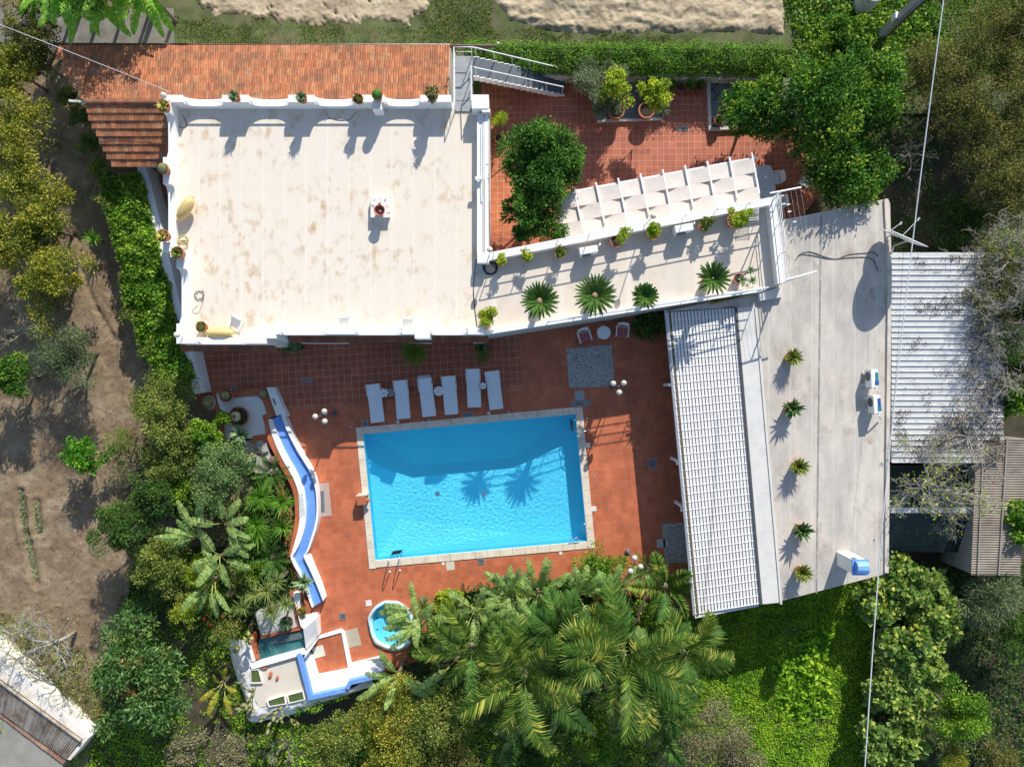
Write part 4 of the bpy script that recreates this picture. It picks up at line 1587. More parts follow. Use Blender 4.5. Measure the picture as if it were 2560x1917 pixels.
tag(wwo, 'tilted white slab where the pond spills towards the patio', 'slab')
ww = MB()
ww.prism(xy([e(1165, 760, .6), e(1300, 600, .6), e(1300, 640, .6), e(1150, 850, .6)]), -0.2, 0.7)
wwo = ww.build('white_block', white, None, e(1200, 750, -.2))
tag(wwo, 'narrow white wall below the tilted slab', 'wall')
pf = thing('tiled_platform', e(1480, 800, 0), 'low terracotta tiled platform with a white border and a square lid', 'platform')
m = MB()
m.prism(xy([e(1240, 700, .1), e(1290, 580, .1), e(1610, 500, .1), e(1725, 990, .1), e(1305, 1082, .1)]), -0.2, 0.10)
m.build('tile_top', tile_s, pf)
m = MB()
m.prism(xy([e(1290, 580, .16), e(1612, 478, .16), e(1625, 520, .16), e(1296, 612, .16)]), 0, 0.16)
m.prism(xy([e(1612, 478, .16), e(1660, 520, .16), e(1755, 945, .16), e(1712, 995, .16)]), 0, 0.162)
m.build('border', white, pf)
m = MB()
m.prism(xy([e(1240, 718, .13), e(1380, 684, .13), e(1415, 820, .13), e(1275, 860, .13)]), 0.1, 0.13)
m.build('lid', M('cream_lid', (0.66, 0.63, 0.55), 0.7, 0.05, 3), pf)

# ---------------------------------------------------------------- hot tub
ht = thing('hot_tub', (SPA_C.x, SPA_C.y, 0), 'sunken pale blue hot tub half hidden by palm fronds', 'hot tub')
tubm = M('acrylic_blue', (0.50, 0.72, 0.79), 0.25, 0.02, 2, spec=0.5)
prof = [(1.0, 0.0), (1.0, 0.13), (0.955, 0.16), (0.90, 0.15), (0.87, 0.10), (0.84, -0.1), (0.81, -0.38), (0.55, -0.40), (0.50, -0.45), (0.47, -0.85), (0.0, -0.86)]
m = MB()
n_ = 44
ringp = []
per = TUBW + [TUBW[0]]
sm = [per[i].lerp(per[i + 1], k / 4) for i in range(len(per) - 1) for k in range(4)]
sm = [(sm[i - 1] + sm[i] * 2 + sm[(i + 1) % len(sm)]) / 4 for i in range(len(sm))]
for s_, z in prof:
    for p in sm:
        cxx = SPA_C + (p - SPA_C) * s_
        m.v.append((cxx.x + (0.12 if s_ < 0.6 else 0), cxx.y + (0.1 if s_ < 0.6 else 0), z))
nn_ = len(sm)
for i in range(len(prof) - 1):
    for k in range(nn_):
        k2 = (k + 1) % nn_
        m.f.append((i * nn_ + k, i * nn_ + k2, (i + 1) * nn_ + k2, (i + 1) * nn_ + k))
m.build('shell', tubm, ht, smooth=True, angle=radians(40))
m = MB()
m.face([(SPA_C.x + (p.x - SPA_C.x) * 0.84, SPA_C.y + (p.y - SPA_C.y) * 0.84, -0.06) for p in sm][::-1])
spw, t, b = new_mat('tub_water')
tr_ = nd(t, 'ShaderNodeBsdfTransparent')
tr_.inputs[0].default_value = (0.45, 0.86, 0.97, 1)
gl_ = nd(t, 'ShaderNodeBsdfGlossy')
gl_.inputs['Roughness'].default_value = 0.05
ms_ = nd(t, 'ShaderNodeMixShader')
ms_.inputs[0].default_value = 0.03
t.links.new(tr_.outputs[0], ms_.inputs[1])
t.links.new(gl_.outputs[0], ms_.inputs[2])
t.links.new(ms_.outputs[0], t.nodes['Material Output'].inputs[0])
m.build('water', spw, ht)
m = MB()
for k in range(nn_):
    p0, p1 = SPA_C + (sm[k] - SPA_C) * 0.92, SPA_C + (sm[(k + 1) % nn_] - SPA_C) * 0.92
    p0.z = p1.z = 0.157
    if 22 < k < 38 or k < 3:
        m.tube([p0, p1], 0.022, 5)
m.build('trim', M('tan_trim', (0.55, 0.42, 0.28), 0.5), ht)
for k in range(6):
    a = 1.3 + k * 0.75
    mb = MB()
    mb.lathe([(0.05, 0), (0.05, 0.015), (0.02, 0.018)], 10, (SPA_C.x + 0.78 * cos(a), SPA_C.y + 0.8 * sin(a), -0.385), False)
    mb.build('jet', M('jet_grey', (0.16, 0.22, 0.25), 0.4), ht)

# ---------------------------------------------------------------- pergola with woven cloth
pg = thing('pergola', g(1000, 400, 0), 'white pergola woven with cream cloth strips over the courtyard table', 'pergola')
PZ = 2.45
raf = [(g(-80 + 205 * k, 364 - 39.0 * k, PZ), g(15 + 205 * k - 2 * k, 785 - 39.0 * k, PZ)) for k in range(10)]
for a, b_ in raf[1:]:
    mb = MB()
    d_ = (b_ - a).normalized()
    mb.beam(a - d_ * 0.02, b_ - d_ * 0.25, 0.075, 0.13)
    mb.build('rafter', white_metal, pg)
m = MB()
fa, fb = g(-120, 412, PZ - 0.14), g(1815, 55, PZ - 0.14)
m.beam(fa, fb, 0.10, 0.15)
m.build('front_beam', white_metal, pg)
for u in (0.12, 0.52, 0.93):
    p = fa.lerp(fb, u)
    mb = MB()
    mb.box((p.x, p.y - 0.02, 1.1), (0.10, 0.10, 2.2))
    mb.build('post', white_metal, pg)
cloth = M('cream_cloth', (0.66, 0.60, 0.54), 0.9, 0.04, 2, 0.1, 120, dirt=(0.58, 0.53, 0.46), dscale=1.2)
for r in range(3):
    mb = MB()
    cols = []
    for k in range(9):
        over = 1 if (k + r) % 2 else -1
        nxt = -over
        for j in range(8):
            u = j / 8
            s_ = over + (nxt - over) * u
            a = raf[k][0].lerp(raf[k + 1][0], u)
            b_ = raf[k][1].lerp(raf[k + 1][1], u)
            cols.append((a, b_, s_))
    cols.append((raf[9][0], raf[9][1], 1 if (9 + r) % 2 else -1))
    v0, v1 = 0.115 + r * 0.31, 0.115 + (r + 1) * 0.31 - 0.004
    vs = []
    for a, b_, s_ in cols:
        for w in (0, 0.25, 0.5, 0.75, 1):
            p = a.lerp(b_, v0 + (v1 - v0) * w)
            vs.append((p.x, p.y, PZ + s_ * 0.062 - 0.015 * sin(pi * w) * (1 - abs(s_))))
    fs = []
    for i in range(len(cols) - 1):
        for w in range(4):
            u = i * 5 + w
            fs.append((u, u + 1, u + 6, u + 5))
    mb.add(vs, fs)
    mb.build('cloth_strip', cloth, pg, smooth=True)

# ---------------------------------------------------------------- courtyard beds
st_m = M('flagstone', (0.10, 0.105, 0.11), 0.8, 0.25, 1.8, 0.2, 30)
flag_m, t, b = new_mat('crazy_flag')
vo = nd(t, 'ShaderNodeTexVoronoi', feature='DISTANCE_TO_EDGE')
vo.inputs['Scale'].default_value = 1.6
t.links.new(geo(t), vo.inputs['Vector'])
rv = ramp(t, [(0.0, (0.035, 0.032, 0.03)), (0.03, (0.035, 0.032, 0.03)), (0.05, (0.15, 0.16, 0.165))])
t.links.new(vo.outputs[0], rv.inputs[0])
t.links.new(rv.outputs[0], b.inputs['Base Color'])
cbk = MB()
cbk.prism(xy([q('c0', 800, 945, .15), q('c0', 1310, 928, .15), q('c0', 1310, 945, .15), q('c0', 800, 962, .15)]), 0, 0.15)
cb1 = thing('paved_bed', q('c0', 1050, 800, 0), 'grey slate bed with a pale kerb carrying the two lemon pots', 'garden bed')
cbk.build('kerb', M('pale_kerb', (0.58, 0.54, 0.47), 0.8, 0.1, 3), cb1)
m = MB()
m.prism(xy([q('c0', 690, 610, .1), q('c0', 1310, 610, .1), q('c0', 1308, 928, .1), q('c0', 802, 945, .1)]), -0.1, 0.10)
m.build('slate', M('slate_blue', (0.17, 0.185, 0.19), 0.7, 0.12, 2), cb1)
cb2 = thing('flagstone_bed', q('c0', 1900, 800, 0), 'dark crazy paved bed with a white kerb under the citrus trees', 'garden bed')
m = MB()
m.prism(xy([q('c0', 1665, 640, .18), q('c0', 1690, 640, .18), q('c0', 1700, 1010, .18), q('c0', 1680, 1028, .18)]), 0, 0.18)
m.prism(xy([q('c0', 1680, 1028, .18), q('c0', 1700, 1006, .18), q('c0', 2250, 975, .18), q('c0', 2250, 1000, .18)]), 0, 0.182)
m.build('kerb', MATS['pale_kerb'], cb2)
m = MB()
m.prism(xy([q('c0', 1690, 620, .1), q('c0', 2500, 620, .1), q('c0', 2500, 960, .1), q('c0', 1702, 1005, .1)]), -0.1, 0.10)
m.build('paving', flag_m, cb2)
m = MB()
kerb(m, q('b0', 1960, 575, .7), q('d0', 300, 590, .7), 0.18, -0.4, 0.75, -1)
bwl = m.build('back_wall', M('aged_white_wall', ()), None, q('c0', 1200, 590, -.4))
tag(bwl, 'low aged white wall behind the courtyard under the clipped hedge', 'wall')
# ---------------------------------------------------------------- plant builders
bark = M('bark', (0.16, 0.12, 0.085), 0.9, 0.3, 6, 0.6, 25)
bark_grey = M('grey_bark', (0.34, 0.31, 0.27), 0.9, 0.2, 6, 0.4, 25)
earth = M('pot_soil', (0.045, 0.033, 0.024), 0.95, 0.4, 20, 0.6, 50)


def nrm(a):
    return a / (np.linalg.norm(a, axis=-1, keepdims=True) + 1e-9)


def leafq(Pt, D, N, L, W, fold=0.12, droop=0.1):
    """pointed folded leaves: one quad each"""
    D, N = nrm(D), nrm(N)
    S = nrm(np.cross(D, N))
    N = np.cross(S, D)
    L, W = np.reshape(L, (-1, 1)), np.reshape(W, (-1, 1))
    v = np.stack([Pt, Pt + D * L * 0.5 + S * W * 0.5 + N * W * fold, Pt + D * L - N * L * droop, Pt + D * L * 0.5 - S * W * 0.5 + N * W * fold], 1)
    n = len(Pt)
    return v.reshape(-1, 3), np.arange(n * 4).reshape(n, 4)


def rand_dir(rng, n):
    return nrm(rng.normal(size=(n, 3)))


def crown_pts(rx, ry, rz, ncl, rcl, nleaf, rng, zlow=-0.45, lump=0.36, power=0.42):
    """clump centres and leaf positions / outward directions of a leafy crown centred at 0"""
    d = rand_dir(rng, ncl * 3)
    d = d[d[:, 2] > zlow][:ncl]
    ph = rng.uniform(0, 6.28, 4)
    az = np.arctan2(d[:, 1], d[:, 0])
    lf = 1 + lump * (0.5 * np.sin(2 * az + ph[0]) + 0.45 * np.sin(3 * az + ph[1]) + 0.4 * np.sin(5 * az + ph[2]))
    rad = rng.uniform(0, 1, len(d)) ** power * lf
    C = d * rad[:, None] * np.array([rx, ry, rz])
    cr = rcl * rng.uniform(0.65, 1.3, len(C))
    idx = rng.integers(0, len(C), nleaf)
    w = rng.uniform(0, 1, nleaf) < 0.06
    ld = rand_dir(rng, nleaf)
    ld[:, 2] = np.where(ld[:, 2] < -0.3, -ld[:, 2] * 0.6, ld[:, 2])
    rr = rng.uniform(0.15, 1, nleaf) ** 0.5
    rr = np.where(w, rr * 1.35, rr)
    Pt = C[idx] + ld * (cr[idx] * rr)[:, None] * np.array([1, 1, 0.75])
    out = nrm(ld + 0.5 * nrm(C[idx] + 1e-6))
    return C, cr, Pt, out


def crown_mesh(name, root, zc, rx, ry, rz, ncl, rcl, nleaf, L, W, mat, rng, up=0.45, jit=0.7, **kw):
    C, cr, Pt, out = crown_pts(rx, ry, rz, ncl, rcl, nleaf, rng, **kw)
    D = nrm(out + jit * rng.normal(size=out.shape))
    N = nrm(out * 0.5 + np.array([0, 0, up]) + 0.45 * rng.normal(size=out.shape))
    ll = L * rng.uniform(0.7, 1.3, len(Pt))
    v, f_ = leafq(Pt, D, N, ll, ll * W / L, 0.15, 0.15)
    v[:, 2] += zc
    return np_mesh(name, v, f_, mat, root), C


def trunk_mesh(root, C, zc, r, mat, rng, nlimb=8, z0=-0.1, lean=(0, 0)):
    mb = MB()
    fork = Vector((lean[0], lean[1], max(zc * 0.45, 0.25)))
    mb.tube([(0, 0, z0), (fork.x * 0.4, fork.y * 0.4, fork.z * 0.5), fork], r, 8, radii=[r * 1.3, r, r * 0.85])
    order = rng.permutation(len(C))[:nlimb]
    for i in order:
        tip = Vector((C[i][0], C[i][1], C[i][2] + zc))
        mid = fork.lerp(tip, 0.5) + Vector(rng.normal(size=3) * 0.08 * max(1, (tip - fork).length * 0.5))
        mid.z += 0.1
        mb.tube([fork, fork.lerp(mid, 0.5), mid, tip], r, 5, radii=[r * 0.7, r * 0.5, r * 0.32, r * 0.1])
    return mb.build('trunk', mat, root, world=False, smooth=True)


SEED = [100]


def tree(name, pos, ztop, R, label, cat, mat, nleaf=7000, L=0.13, W=0.06, ncl=46, rcl=None, ry=None, rz=None, group=None, trunk=True, bm=None, zlow=-0.45, tr=None, up=0.45, jit=0.7, lump=0.36, power=0.42, gz=GZ, part='crown'):
    """pos: point of the crown's middle (x, y); ztop: top of the crown"""
    SEED[0] += 1
    rng = np.random.default_rng(SEED[0])
    rz = rz or min(R * 0.8, (ztop - gz) * 0.55)
    rcl = rcl or R * 0.26
    zc = ztop - gz - rz * 0.92
    root = thing(name, (pos[0], pos[1], gz), label, cat, group)
    cr, C = crown_mesh(part, root, zc, R * 0.85, (ry or R) * 0.85, rz * 0.85, ncl, rcl, nleaf, L, W, mat, rng, up=up, jit=jit, zlow=zlow, lump=lump, power=power)
    if trunk:
        trunk_mesh(root, C, zc, tr or max(0.035, R * 0.05), bm or bark, rng, 10)
    return root


def strap_leaves(name, root, n, L, W, mat, rng, elev=(0.1, 1.3), droop=0.5, z0=0.0, seg=4, fold=0.25, r0=0.02, taper=1.0, mid=0.0, base=0.6):
    """rosette of long pointed leaves (agave, yucca, aloe, dragon tree)"""
    vs, fs = [], []
    ga = 2.39996
    for i in range(n):
        az = i * ga + rng.uniform(-.25, .25)
        u = (i + 0.5) / n
        el = elev[1] + (elev[0] - elev[1]) * u + rng.uniform(-.12, .12)
        l = L * rng.uniform(0.8, 1.12) * (0.65 + 0.35 * sin(pi * min(1, u * 0.9 + 0.1)))
        d = np.array([cos(az), sin(az)])
        s = np.array([-sin(az), cos(az), 0])
        p = np.array([d[0] * r0, d[1] * r0, z0])
        b0 = len(vs)
        e_ = el
        for k in range(seg + 1):
            t_ = k / seg
            w = W * 0.5 * ((base + (1 - base) * min(1, t_ * 3)) * (1 - t_ ** (1.6 * taper)) + 0.02)
            nn_ = np.array([-d[0] * sin(e_), -d[1] * sin(e_), cos(e_)])
            vs += [p - s * w + nn_ * w * fold, p, p + s * w + nn_ * w * fold]
            p = p + np.array([d[0] * cos(e_), d[1] * cos(e_), sin(e_)]) * l / seg
            e_ -= droop / seg * (0.5 + t_)
        for k in range(seg):
            a = b0 + 3 * k
            fs += [(a, a + 1, a + 4, a + 3), (a + 1, a + 2, a + 5, a + 4)]
    return np_mesh(name, np.array(vs), np.array(fs), mat, root)


def frond(root, az, el, L, mat, rng, droop=1.2, nl=44, ll=0.5, lw=0.035, z0=0.0, vee=0.35, r0=0.05, hang=0.5, stalk=0.16, name='frond', xy0=(0, 0), side=0.0, fwd=0.75):
    """feather palm frond: drooping rachis with leaflets both sides, one mesh"""
    vs, fs = [], []
    seg = 16
    p = np.array([xy0[0] + cos(az) * r0, xy0[1] + sin(az) * r0, z0])
    pts, dirs = [], []
    e_, a_ = el, az
    for k in range(seg + 1):
        pts.append(p.copy())
        d = np.array([cos(a_) * cos(e_), sin(a_) * cos(e_), sin(e_)])
        dirs.append(d)
        p = p + d * L / seg
        e_ -= droop / seg * (0.35 + 1.3 * k / seg)
        a_ += side / seg
    pts, dirs = np.array(pts), np.array(dirs)
    # rachis as a narrow three-sided bar
    for k in range(seg + 1):
        w = 0.022 * L / 3 * (1 - 0.85 * k / seg) + 0.003
        s = np.cross(dirs[k], [0, 0, 1.0])
        s = s / (np.linalg.norm(s) + 1e-9)
        u = np.cross(s, dirs[k])
        vs += [pts[k] - s * w, pts[k] + u * w, pts[k] + s * w]
    for k in range(seg):
        a = 3 * k
        fs += [(a, a + 1, a + 4, a + 3), (a + 1, a + 2, a + 5, a + 4)]
    for i in range(nl):
        t_ = stalk + (1 - stalk) * (i + rng.uniform(0, .6)) / nl
        x = min(t_, 0.999) * seg
        k = int(x)
        fr_ = x - k
        q0 = pts[k] * (1 - fr_) + pts[min(k + 1, seg)] * fr_
        d = dirs[k]
        s = np.cross(d, [0, 0, 1.0])
        s = s / (np.linalg.norm(s) + 1e-9)
        u = np.cross(s, d)
        l = ll * (sin(pi * (0.18 + 0.78 * (t_ - stalk) / (1 - stalk))) ** 0.7) * rng.uniform(0.85, 1.1)
        for sg in (-1, 1):
            dd = d * fwd + s * sg * (1 - 0.25 * t_) + u * vee * rng.uniform(0.4, 1.3)
            dd = dd / np.linalg.norm(dd)
            side_ = np.cross(dd, u)
            side_ = side_ / (np.linalg.norm(side_) + 1e-9)
            b0 = len(vs)
            m1 = q0 + dd * l * 0.5
            d2 = dd - np.array([0, 0, hang * rng.uniform(0.7, 1.4)])
            d2 = d2 / np.linalg.norm(d2)
            m2 = m1 + d2 * l * 0.5
            w = lw * 0.5
            vs += [q0 - side_ * w * 0.6, q0 + side_ * w * 0.6, m1 + side_ * w, m1 - side_ * w, m2 + side_ * w * 0.12, m2 - side_ * w * 0.12]
            fs += [(b0, b0 + 1, b0 + 2, b0 + 3), (b0 + 3, b0 + 2, b0 + 4, b0 + 5)]
    return np_mesh(name, np.array(vs), np.array(fs), mat, root)


def fan_leaf(root, pos, az, el, R, mat, rng, nseg=30, spread=5.2, name='fan_leaf'):
    """round fan palm leaf, folded segments"""
    vs, fs = [], []
    d = np.array([cos(az) * cos(el), sin(az) * cos(el), sin(el)])
    s = nrm(np.cross(d, [0, 0, 1.0]))
    u = np.cross(s, d)
    c = np.array(pos, float)
    for i in range(nseg):
        a0 = -spread / 2 + spread * i / nseg
        a1 = a0 + spread / nseg * 0.92
        am = (a0 + a1) / 2
        r = R * (0.75 + 0.25 * cos(am * 0.7)) * rng.uniform(0.92, 1.05)
        b0 = len(vs)
        for rr, wf in ((0.03, 1), (0.6, 1), (1.0, 0.12)):
            for a in (am + (a0 - am) * wf, am, am + (a1 - am) * wf):
                z = (0.035 * R * rr if a == am else 0) - 0.22 * R * rr * rr * (0.4 + abs(sin(am / 2)))
                vs.append(c + (d * cos(a) + s * sin(a)) * r * rr + u * z)
        for k in (0, 3):
            a = b0 + k
            fs += [(a, a + 1, a + 4, a + 3), (a + 1, a + 2, a + 5, a + 4)]
    return np_mesh(name, np.array(vs), np.array(fs), mat, root)


def broad_leaf(root, pos, az, el, L, W, mat, rib, rng, droop=0.8, tear=0.35, cup=0.25, stalk=0.9, fan=0.0):
    """banana / strelitzia leaf: torn blade with a pale midrib, on its own stalk"""
    seg = 22
    p = np.array(pos, float)
    e_ = el
    vs, fs, rv, rf_ = [], [], [], []
    d0 = np.array([cos(az), sin(az)])
    s = np.array([-sin(az), cos(az), 0.0])
    # stalk below the blade
    q0 = p - np.array([d0[0] * cos(el + .5), d0[1] * cos(el + .5), sin(el + .5)]) * stalk
    pts = []
    for k in range(seg + 1):
        pts.append((p.copy(), e_))
        p = p + np.array([d0[0] * cos(e_), d0[1] * cos(e_), sin(e_)]) * L / seg
        e_ -= droop / seg * (0.4 + 1.2 * k / seg)
    def wid(t_):
        return W * 0.5 * max(0.03, sin(pi * min(1, 0.06 + 0.94 * t_)) ** 0.4 * (1 - 0.2 * t_))
    for sg in (-1, 1):
        drop = 0.0
        for k in range(seg):
            if rng.uniform() < tear:
                drop = rng.uniform(-0.1, 0.65)
            (a, ea), (b, eb) = pts[k], pts[k + 1]
            na = np.array([-d0[0] * sin(ea), -d0[1] * sin(ea), cos(ea)])
            da = np.array([d0[0] * cos(ea), d0[1] * cos(ea), sin(ea)])
            wa, wb = wid(k / seg), wid((k + 1) / seg)
            c0, c1 = cup - drop, cup - drop
            sh = da * 0.12
            gap = 0.0 if rng.uniform() > tear else 0.55
            b0 = len(vs)
            e0 = a * (1 - 0.0) + (b - a) * gap * 0.5
            vs += [a, b, b + s * sg * wb * 0.55 + na * wb * 0.55 * c1 + sh * wb, e0 + s * sg * wa * 0.55 + na * wa * 0.55 * c0 + sh * wa,
                   b + s * sg * wb * 0.98 + na * wb * (c1 * 0.6 - 0.15 * (1 - cup)) + sh * wb * 2.2 - (b - a) * gap * 0.6, e0 + s * sg * wa * 0.98 + na * wa * (c0 * 0.6 - 0.15 * (1 - cup)) + sh * wa * 2.2]
            fs += [(b0, b0 + 1, b0 + 2, b0 + 3), (b0 + 3, b0 + 2, b0 + 4, b0 + 5)]
    lf = np_mesh('leaf', np.array(vs), np.array(fs), mat, root)
    line = [q0] + [x[0] for x in pts]
    mb = MB()
    mb.tube([Vector(x) + Vector((0, 0, 0.006)) for x in line], 0.02, 5, radii=[0.03] + [0.022 * (1 - 0.85 * k / seg) + 0.003 for k in range(seg + 1)])
    r_ = mb.build('midrib', rib, lf, world=False)
    return lf


def scatter_leaves(name, polyw, dens, L, W, mat, z, rng, hgt=0.1, up=0.6, holes=(), clump=None):
    """ground cover: small leaves all over an outline"""
    xs, ys = [p[0] for p in polyw], [p[1] for p in polyw]
    A = (max(xs) - min(xs)) * (max(ys) - min(ys))
    n = int(A * dens)
    X, Y = rng.uniform(min(xs), max(xs), n), rng.uniform(min(ys), max(ys), n)
    ok = edge_dist(X, Y, polyw) + 0.25 * fbm(X, Y, 0.8, 77, 3) > 0
    if clump:
        ok &= fbm(X, Y, clump[0], clump[2], 4) + rng.uniform(-0.4, 0.4, n) > clump[1]
    X, Y = X[ok], Y[ok]
    n = len(X)
    hz = np.clip(0.55 + 0.8 * fbm(X, Y, 0.5, 91, 3), 0.08, 1.6)
    Z = z + hgt * hz * rng.uniform(0.25, 1, n)
    D = nrm(np.stack([rng.normal(size=n), rng.normal(size=n), rng.uniform(-.2, .8, n)], 1))
    N = nrm(np.stack([rng.normal(size=n) * .5, rng.normal(size=n) * .5, np.full(n, up)], 1))
    l = L * rng.uniform(0.6, 1.35, n)
    v, f_ = leafq(np.stack([X, Y, Z], 1), D, N, l, l * W / L)
    ob = np_mesh(name, v, f_, mat)
    ob['kind'] = 'stuff'
    return ob


def grass_blades(name, polyw, dens, h, mat, z, rng, clump=None, lean=0.5, w=0.018):
    xs, ys = [p[0] for p in polyw], [p[1] for p in polyw]
    n = int((max(xs) - min(xs)) * (max(ys) - min(ys)) * dens)
    X, Y = rng.uniform(min(xs), max(xs), n), rng.uniform(min(ys), max(ys), n)
    ok = edge_dist(X, Y, polyw) + 0.3 * fbm(X, Y, 0.9, 78, 3) > 0
    if clump:
        ok &= fbm(X, Y, clump[0], clump[2], 4) + rng.uniform(-0.6, 0.6, n) > clump[1]
    X, Y = X[ok], Y[ok]
    n = len(X)
    D = nrm(np.stack([rng.normal(size=n) * lean, rng.normal(size=n) * lean, np.full(n, 0.6)], 1))
    N = nrm(rng.normal(size=(n, 3)) + np.array([0, 0, .3]))
    l = h * rng.uniform(0.5, 1.3, n)
    v, f_ = leafq(np.stack([X, Y, np.full(n, z)], 1), D, N, l, np.full(n, w), 0.1, 0.2)
    ob = np_mesh(name, v, f_, mat)
    ob['kind'] = 'stuff'
    return ob


def pot(root, r=0.22, h=0.36, mat=None, rim=True, fill=None, z=0.0):
    mb = MB()
    prof = [(r * 0.68, 0), (r * 0.93, h * 0.80), (r * 0.94, h * 0.82), (r * 1.0, h * 0.84), (r * 1.02, h), (r * 0.86, h), (r * 0.84, h * 0.86)]
    mb.lathe([(a, b_ + z) for a, b_ in prof], 24, (0, 0, 0), True, False)
    pt_ = mb.build('pot', mat or terra, root, world=False, smooth=True, angle=radians(35))
    mb = MB()
    mb.lathe([(r * 0.85, h * 0.88 + z), (r * 0.4, h * 0.91 + z), (0.001, h * 0.92 + z)], 20, (0, 0, 0), False, False)
    mb.build('soil', fill or earth, root, world=False)
    return pt_


def bush_in_pot(root, z, rx, rz, n, L, W, mat, rng, off=(0, 0), ncl=16, rcl=None, up=0.4, jit=0.8, name='foliage'):
    ob, C = crown_mesh(name, root, z, rx, rx, rz, ncl, rcl or rx * 0.36, n, L, W, mat, rng, up=up, jit=jit, zlow=-0.3)
    ob.location = (off[0], off[1], 0)
    mb = MB()
    for c_ in C[:6]:
        mb.tube([(0, 0, max(z - rz * 1.5, 0.2)), (c_[0] * .4 + off[0] * .7, c_[1] * .4 + off[1] * .7, z - rz * .5), (c_[0] + off[0], c_[1] + off[1], c_[2] + z)], 0.012, 4, radii=[0.016, 0.011, 0.004])
    mb.build('stem', bark, root, world=False)
    return ob


def ribbed_ball(root, r, z, mat, ribs=22, name='cactus', squash=0.85, xy0=(0, 0)):
    mb = MB()
    n, rings = ribs * 6, 18
    prof = []
    for i in range(rings + 1):
        a = pi * (0.02 + 0.9 * i / rings)
        prof.append((sin(a) * r, cos(a) * r * squash))
    base = 0
    for rr, zz in prof:
        for k in range(n):
            th = 2 * pi * k / n
            d = 1 - 0.10 * (0.5 + 0.5 * cos(ribs * th))
            mb.v.append((xy0[0] + rr * d * cos(th), xy0[1] + rr * d * sin(th), z + zz))
    for i in range(rings):
        for k in range(n):
            k2 = (k + 1) % n
            mb.f.append((i * n + k, (i + 1) * n + k, (i + 1) * n + k2, i * n + k2))
    mb.f.append(tuple(range(n)))
    ob = mb.build(name, mat, root, world=False, smooth=True)
    return ob


# leaf colours
L_citrus = LEAF('leaf_citrus', (0.014, 0.05, 0.010), (0.042, 0.12, 0.020), (0.20, 0.27, 0.03), 0.25, 0.42, 0.3, 0.9, spec=0.3)
L_dark = LEAF('leaf_dark', (0.012, 0.036, 0.010), (0.035, 0.085, 0.02), (0.075, 0.13, 0.025), 0.2, 0.4)
L_lime = LEAF('leaf_lime', (0.10, 0.17, 0.02), (0.20, 0.27, 0.035), (0.36, 0.36, 0.05), 0.35, 0.45)
L_gold = LEAF('leaf_gold', (0.05, 0.075, 0.014), (0.155, 0.175, 0.028), (0.29, 0.275, 0.05), 0.3, 0.5, 0.4, 0.7)
L_olive = LEAF('leaf_olive', (0.035, 0.058, 0.032), (0.08, 0.112, 0.066), (0.15, 0.18, 0.115), 0.15, 0.5)
L_oliveg = LEAF('leaf_olive_grey', (0.05, 0.055, 0.035), (0.115, 0.115, 0.075), (0.20, 0.19, 0.14), 0.15, 0.5)
L_moss = LEAF('leaf_moss', (0.045, 0.075, 0.018), (0.105, 0.145, 0.035), (0.19, 0.22, 0.06), 0.25, 0.5)
L_brown = LEAF('leaf_brownish', (0.035, 0.045, 0.015), (0.09, 0.10, 0.032), (0.17, 0.165, 0.055), 0.25, 0.5)
L_ivy = LEAF('leaf_ivy', (0.03, 0.085, 0.012), (0.085, 0.18, 0.022), (0.21, 0.30, 0.04), 0.3, 0.38, 0.3, 1.2)
L_hedge = LEAF('leaf_hedge', (0.03, 0.085, 0.012), (0.075, 0.16, 0.02), (0.13, 0.23, 0.035), 0.25, 0.42, 0.3, 1.2)
L_lawn = LEAF('leaf_lawn', (0.055, 0.14, 0.011), (0.14, 0.27, 0.02), (0.25, 0.36, 0.035), 0.35, 0.5, 0.35, 0.8)
L_grass = LEAF('leaf_grass', (0.045, 0.075, 0.018), (0.09, 0.14, 0.03), (0.16, 0.19, 0.055), 0.3, 0.6, 0.4, 0.9)
L_palm = LEAF('leaf_palm', (0.018, 0.05, 0.009), (0.062, 0.118, 0.018), (0.24, 0.25, 0.055), 0.3, 0.36, 0.4, 0.5, spec=0.45)
L_cycad = LEAF('leaf_cycad', (0.015, 0.05, 0.012), (0.04, 0.095, 0.02), (0.09, 0.15, 0.04), 0.15, 0.5, 0.2, 0.8, spec=0.2)
L_banana = LEAF('leaf_banana', (0.08, 0.20, 0.03), (0.14, 0.30, 0.045), (0.21, 0.38, 0.07), 0.35, 0.35, 0.15, 0.5)
L_strel = LEAF('leaf_strelitzia', (0.075, 0.15, 0.05), (0.14, 0.23, 0.085), (0.24, 0.31, 0.13), 0.3, 0.35, 0.2, 0.5)
L_yucca = LEAF('leaf_yucca', (0.03, 0.095, 0.012), (0.075, 0.18, 0.02), (0.15, 0.25, 0.05), 0.2, 0.35, 0.2, 0.8)
L_dracaena = LEAF('leaf_dracaena', (0.06, 0.11, 0.035), (0.13, 0.19, 0.06), (0.28, 0.24, 0.09), 0.2, 0.4, 0.2, 0.8)
L_agave = LEAF('leaf_agave', (0.07, 0.13, 0.08), (0.12, 0.20, 0.12), (0.22, 0.29, 0.16), 0.1, 0.45, 0.2)
L_agave_dark = LEAF('leaf_agave_dark', (0.025, 0.055, 0.022), (0.05, 0.10, 0.038), (0.11, 0.16, 0.06), 0.1, 0.45, 0.2)
L_aloe = LEAF('leaf_aloe', (0.06, 0.10, 0.025), (0.13, 0.17, 0.04), (0.28, 0.27, 0.09), 0.15, 0.4, 0.2)
L_variegated = LEAF('leaf_variegated', (0.12, 0.14, 0.03), (0.30, 0.29, 0.09), (0.45, 0.41, 0.17), 0.15, 0.45, 0.2)
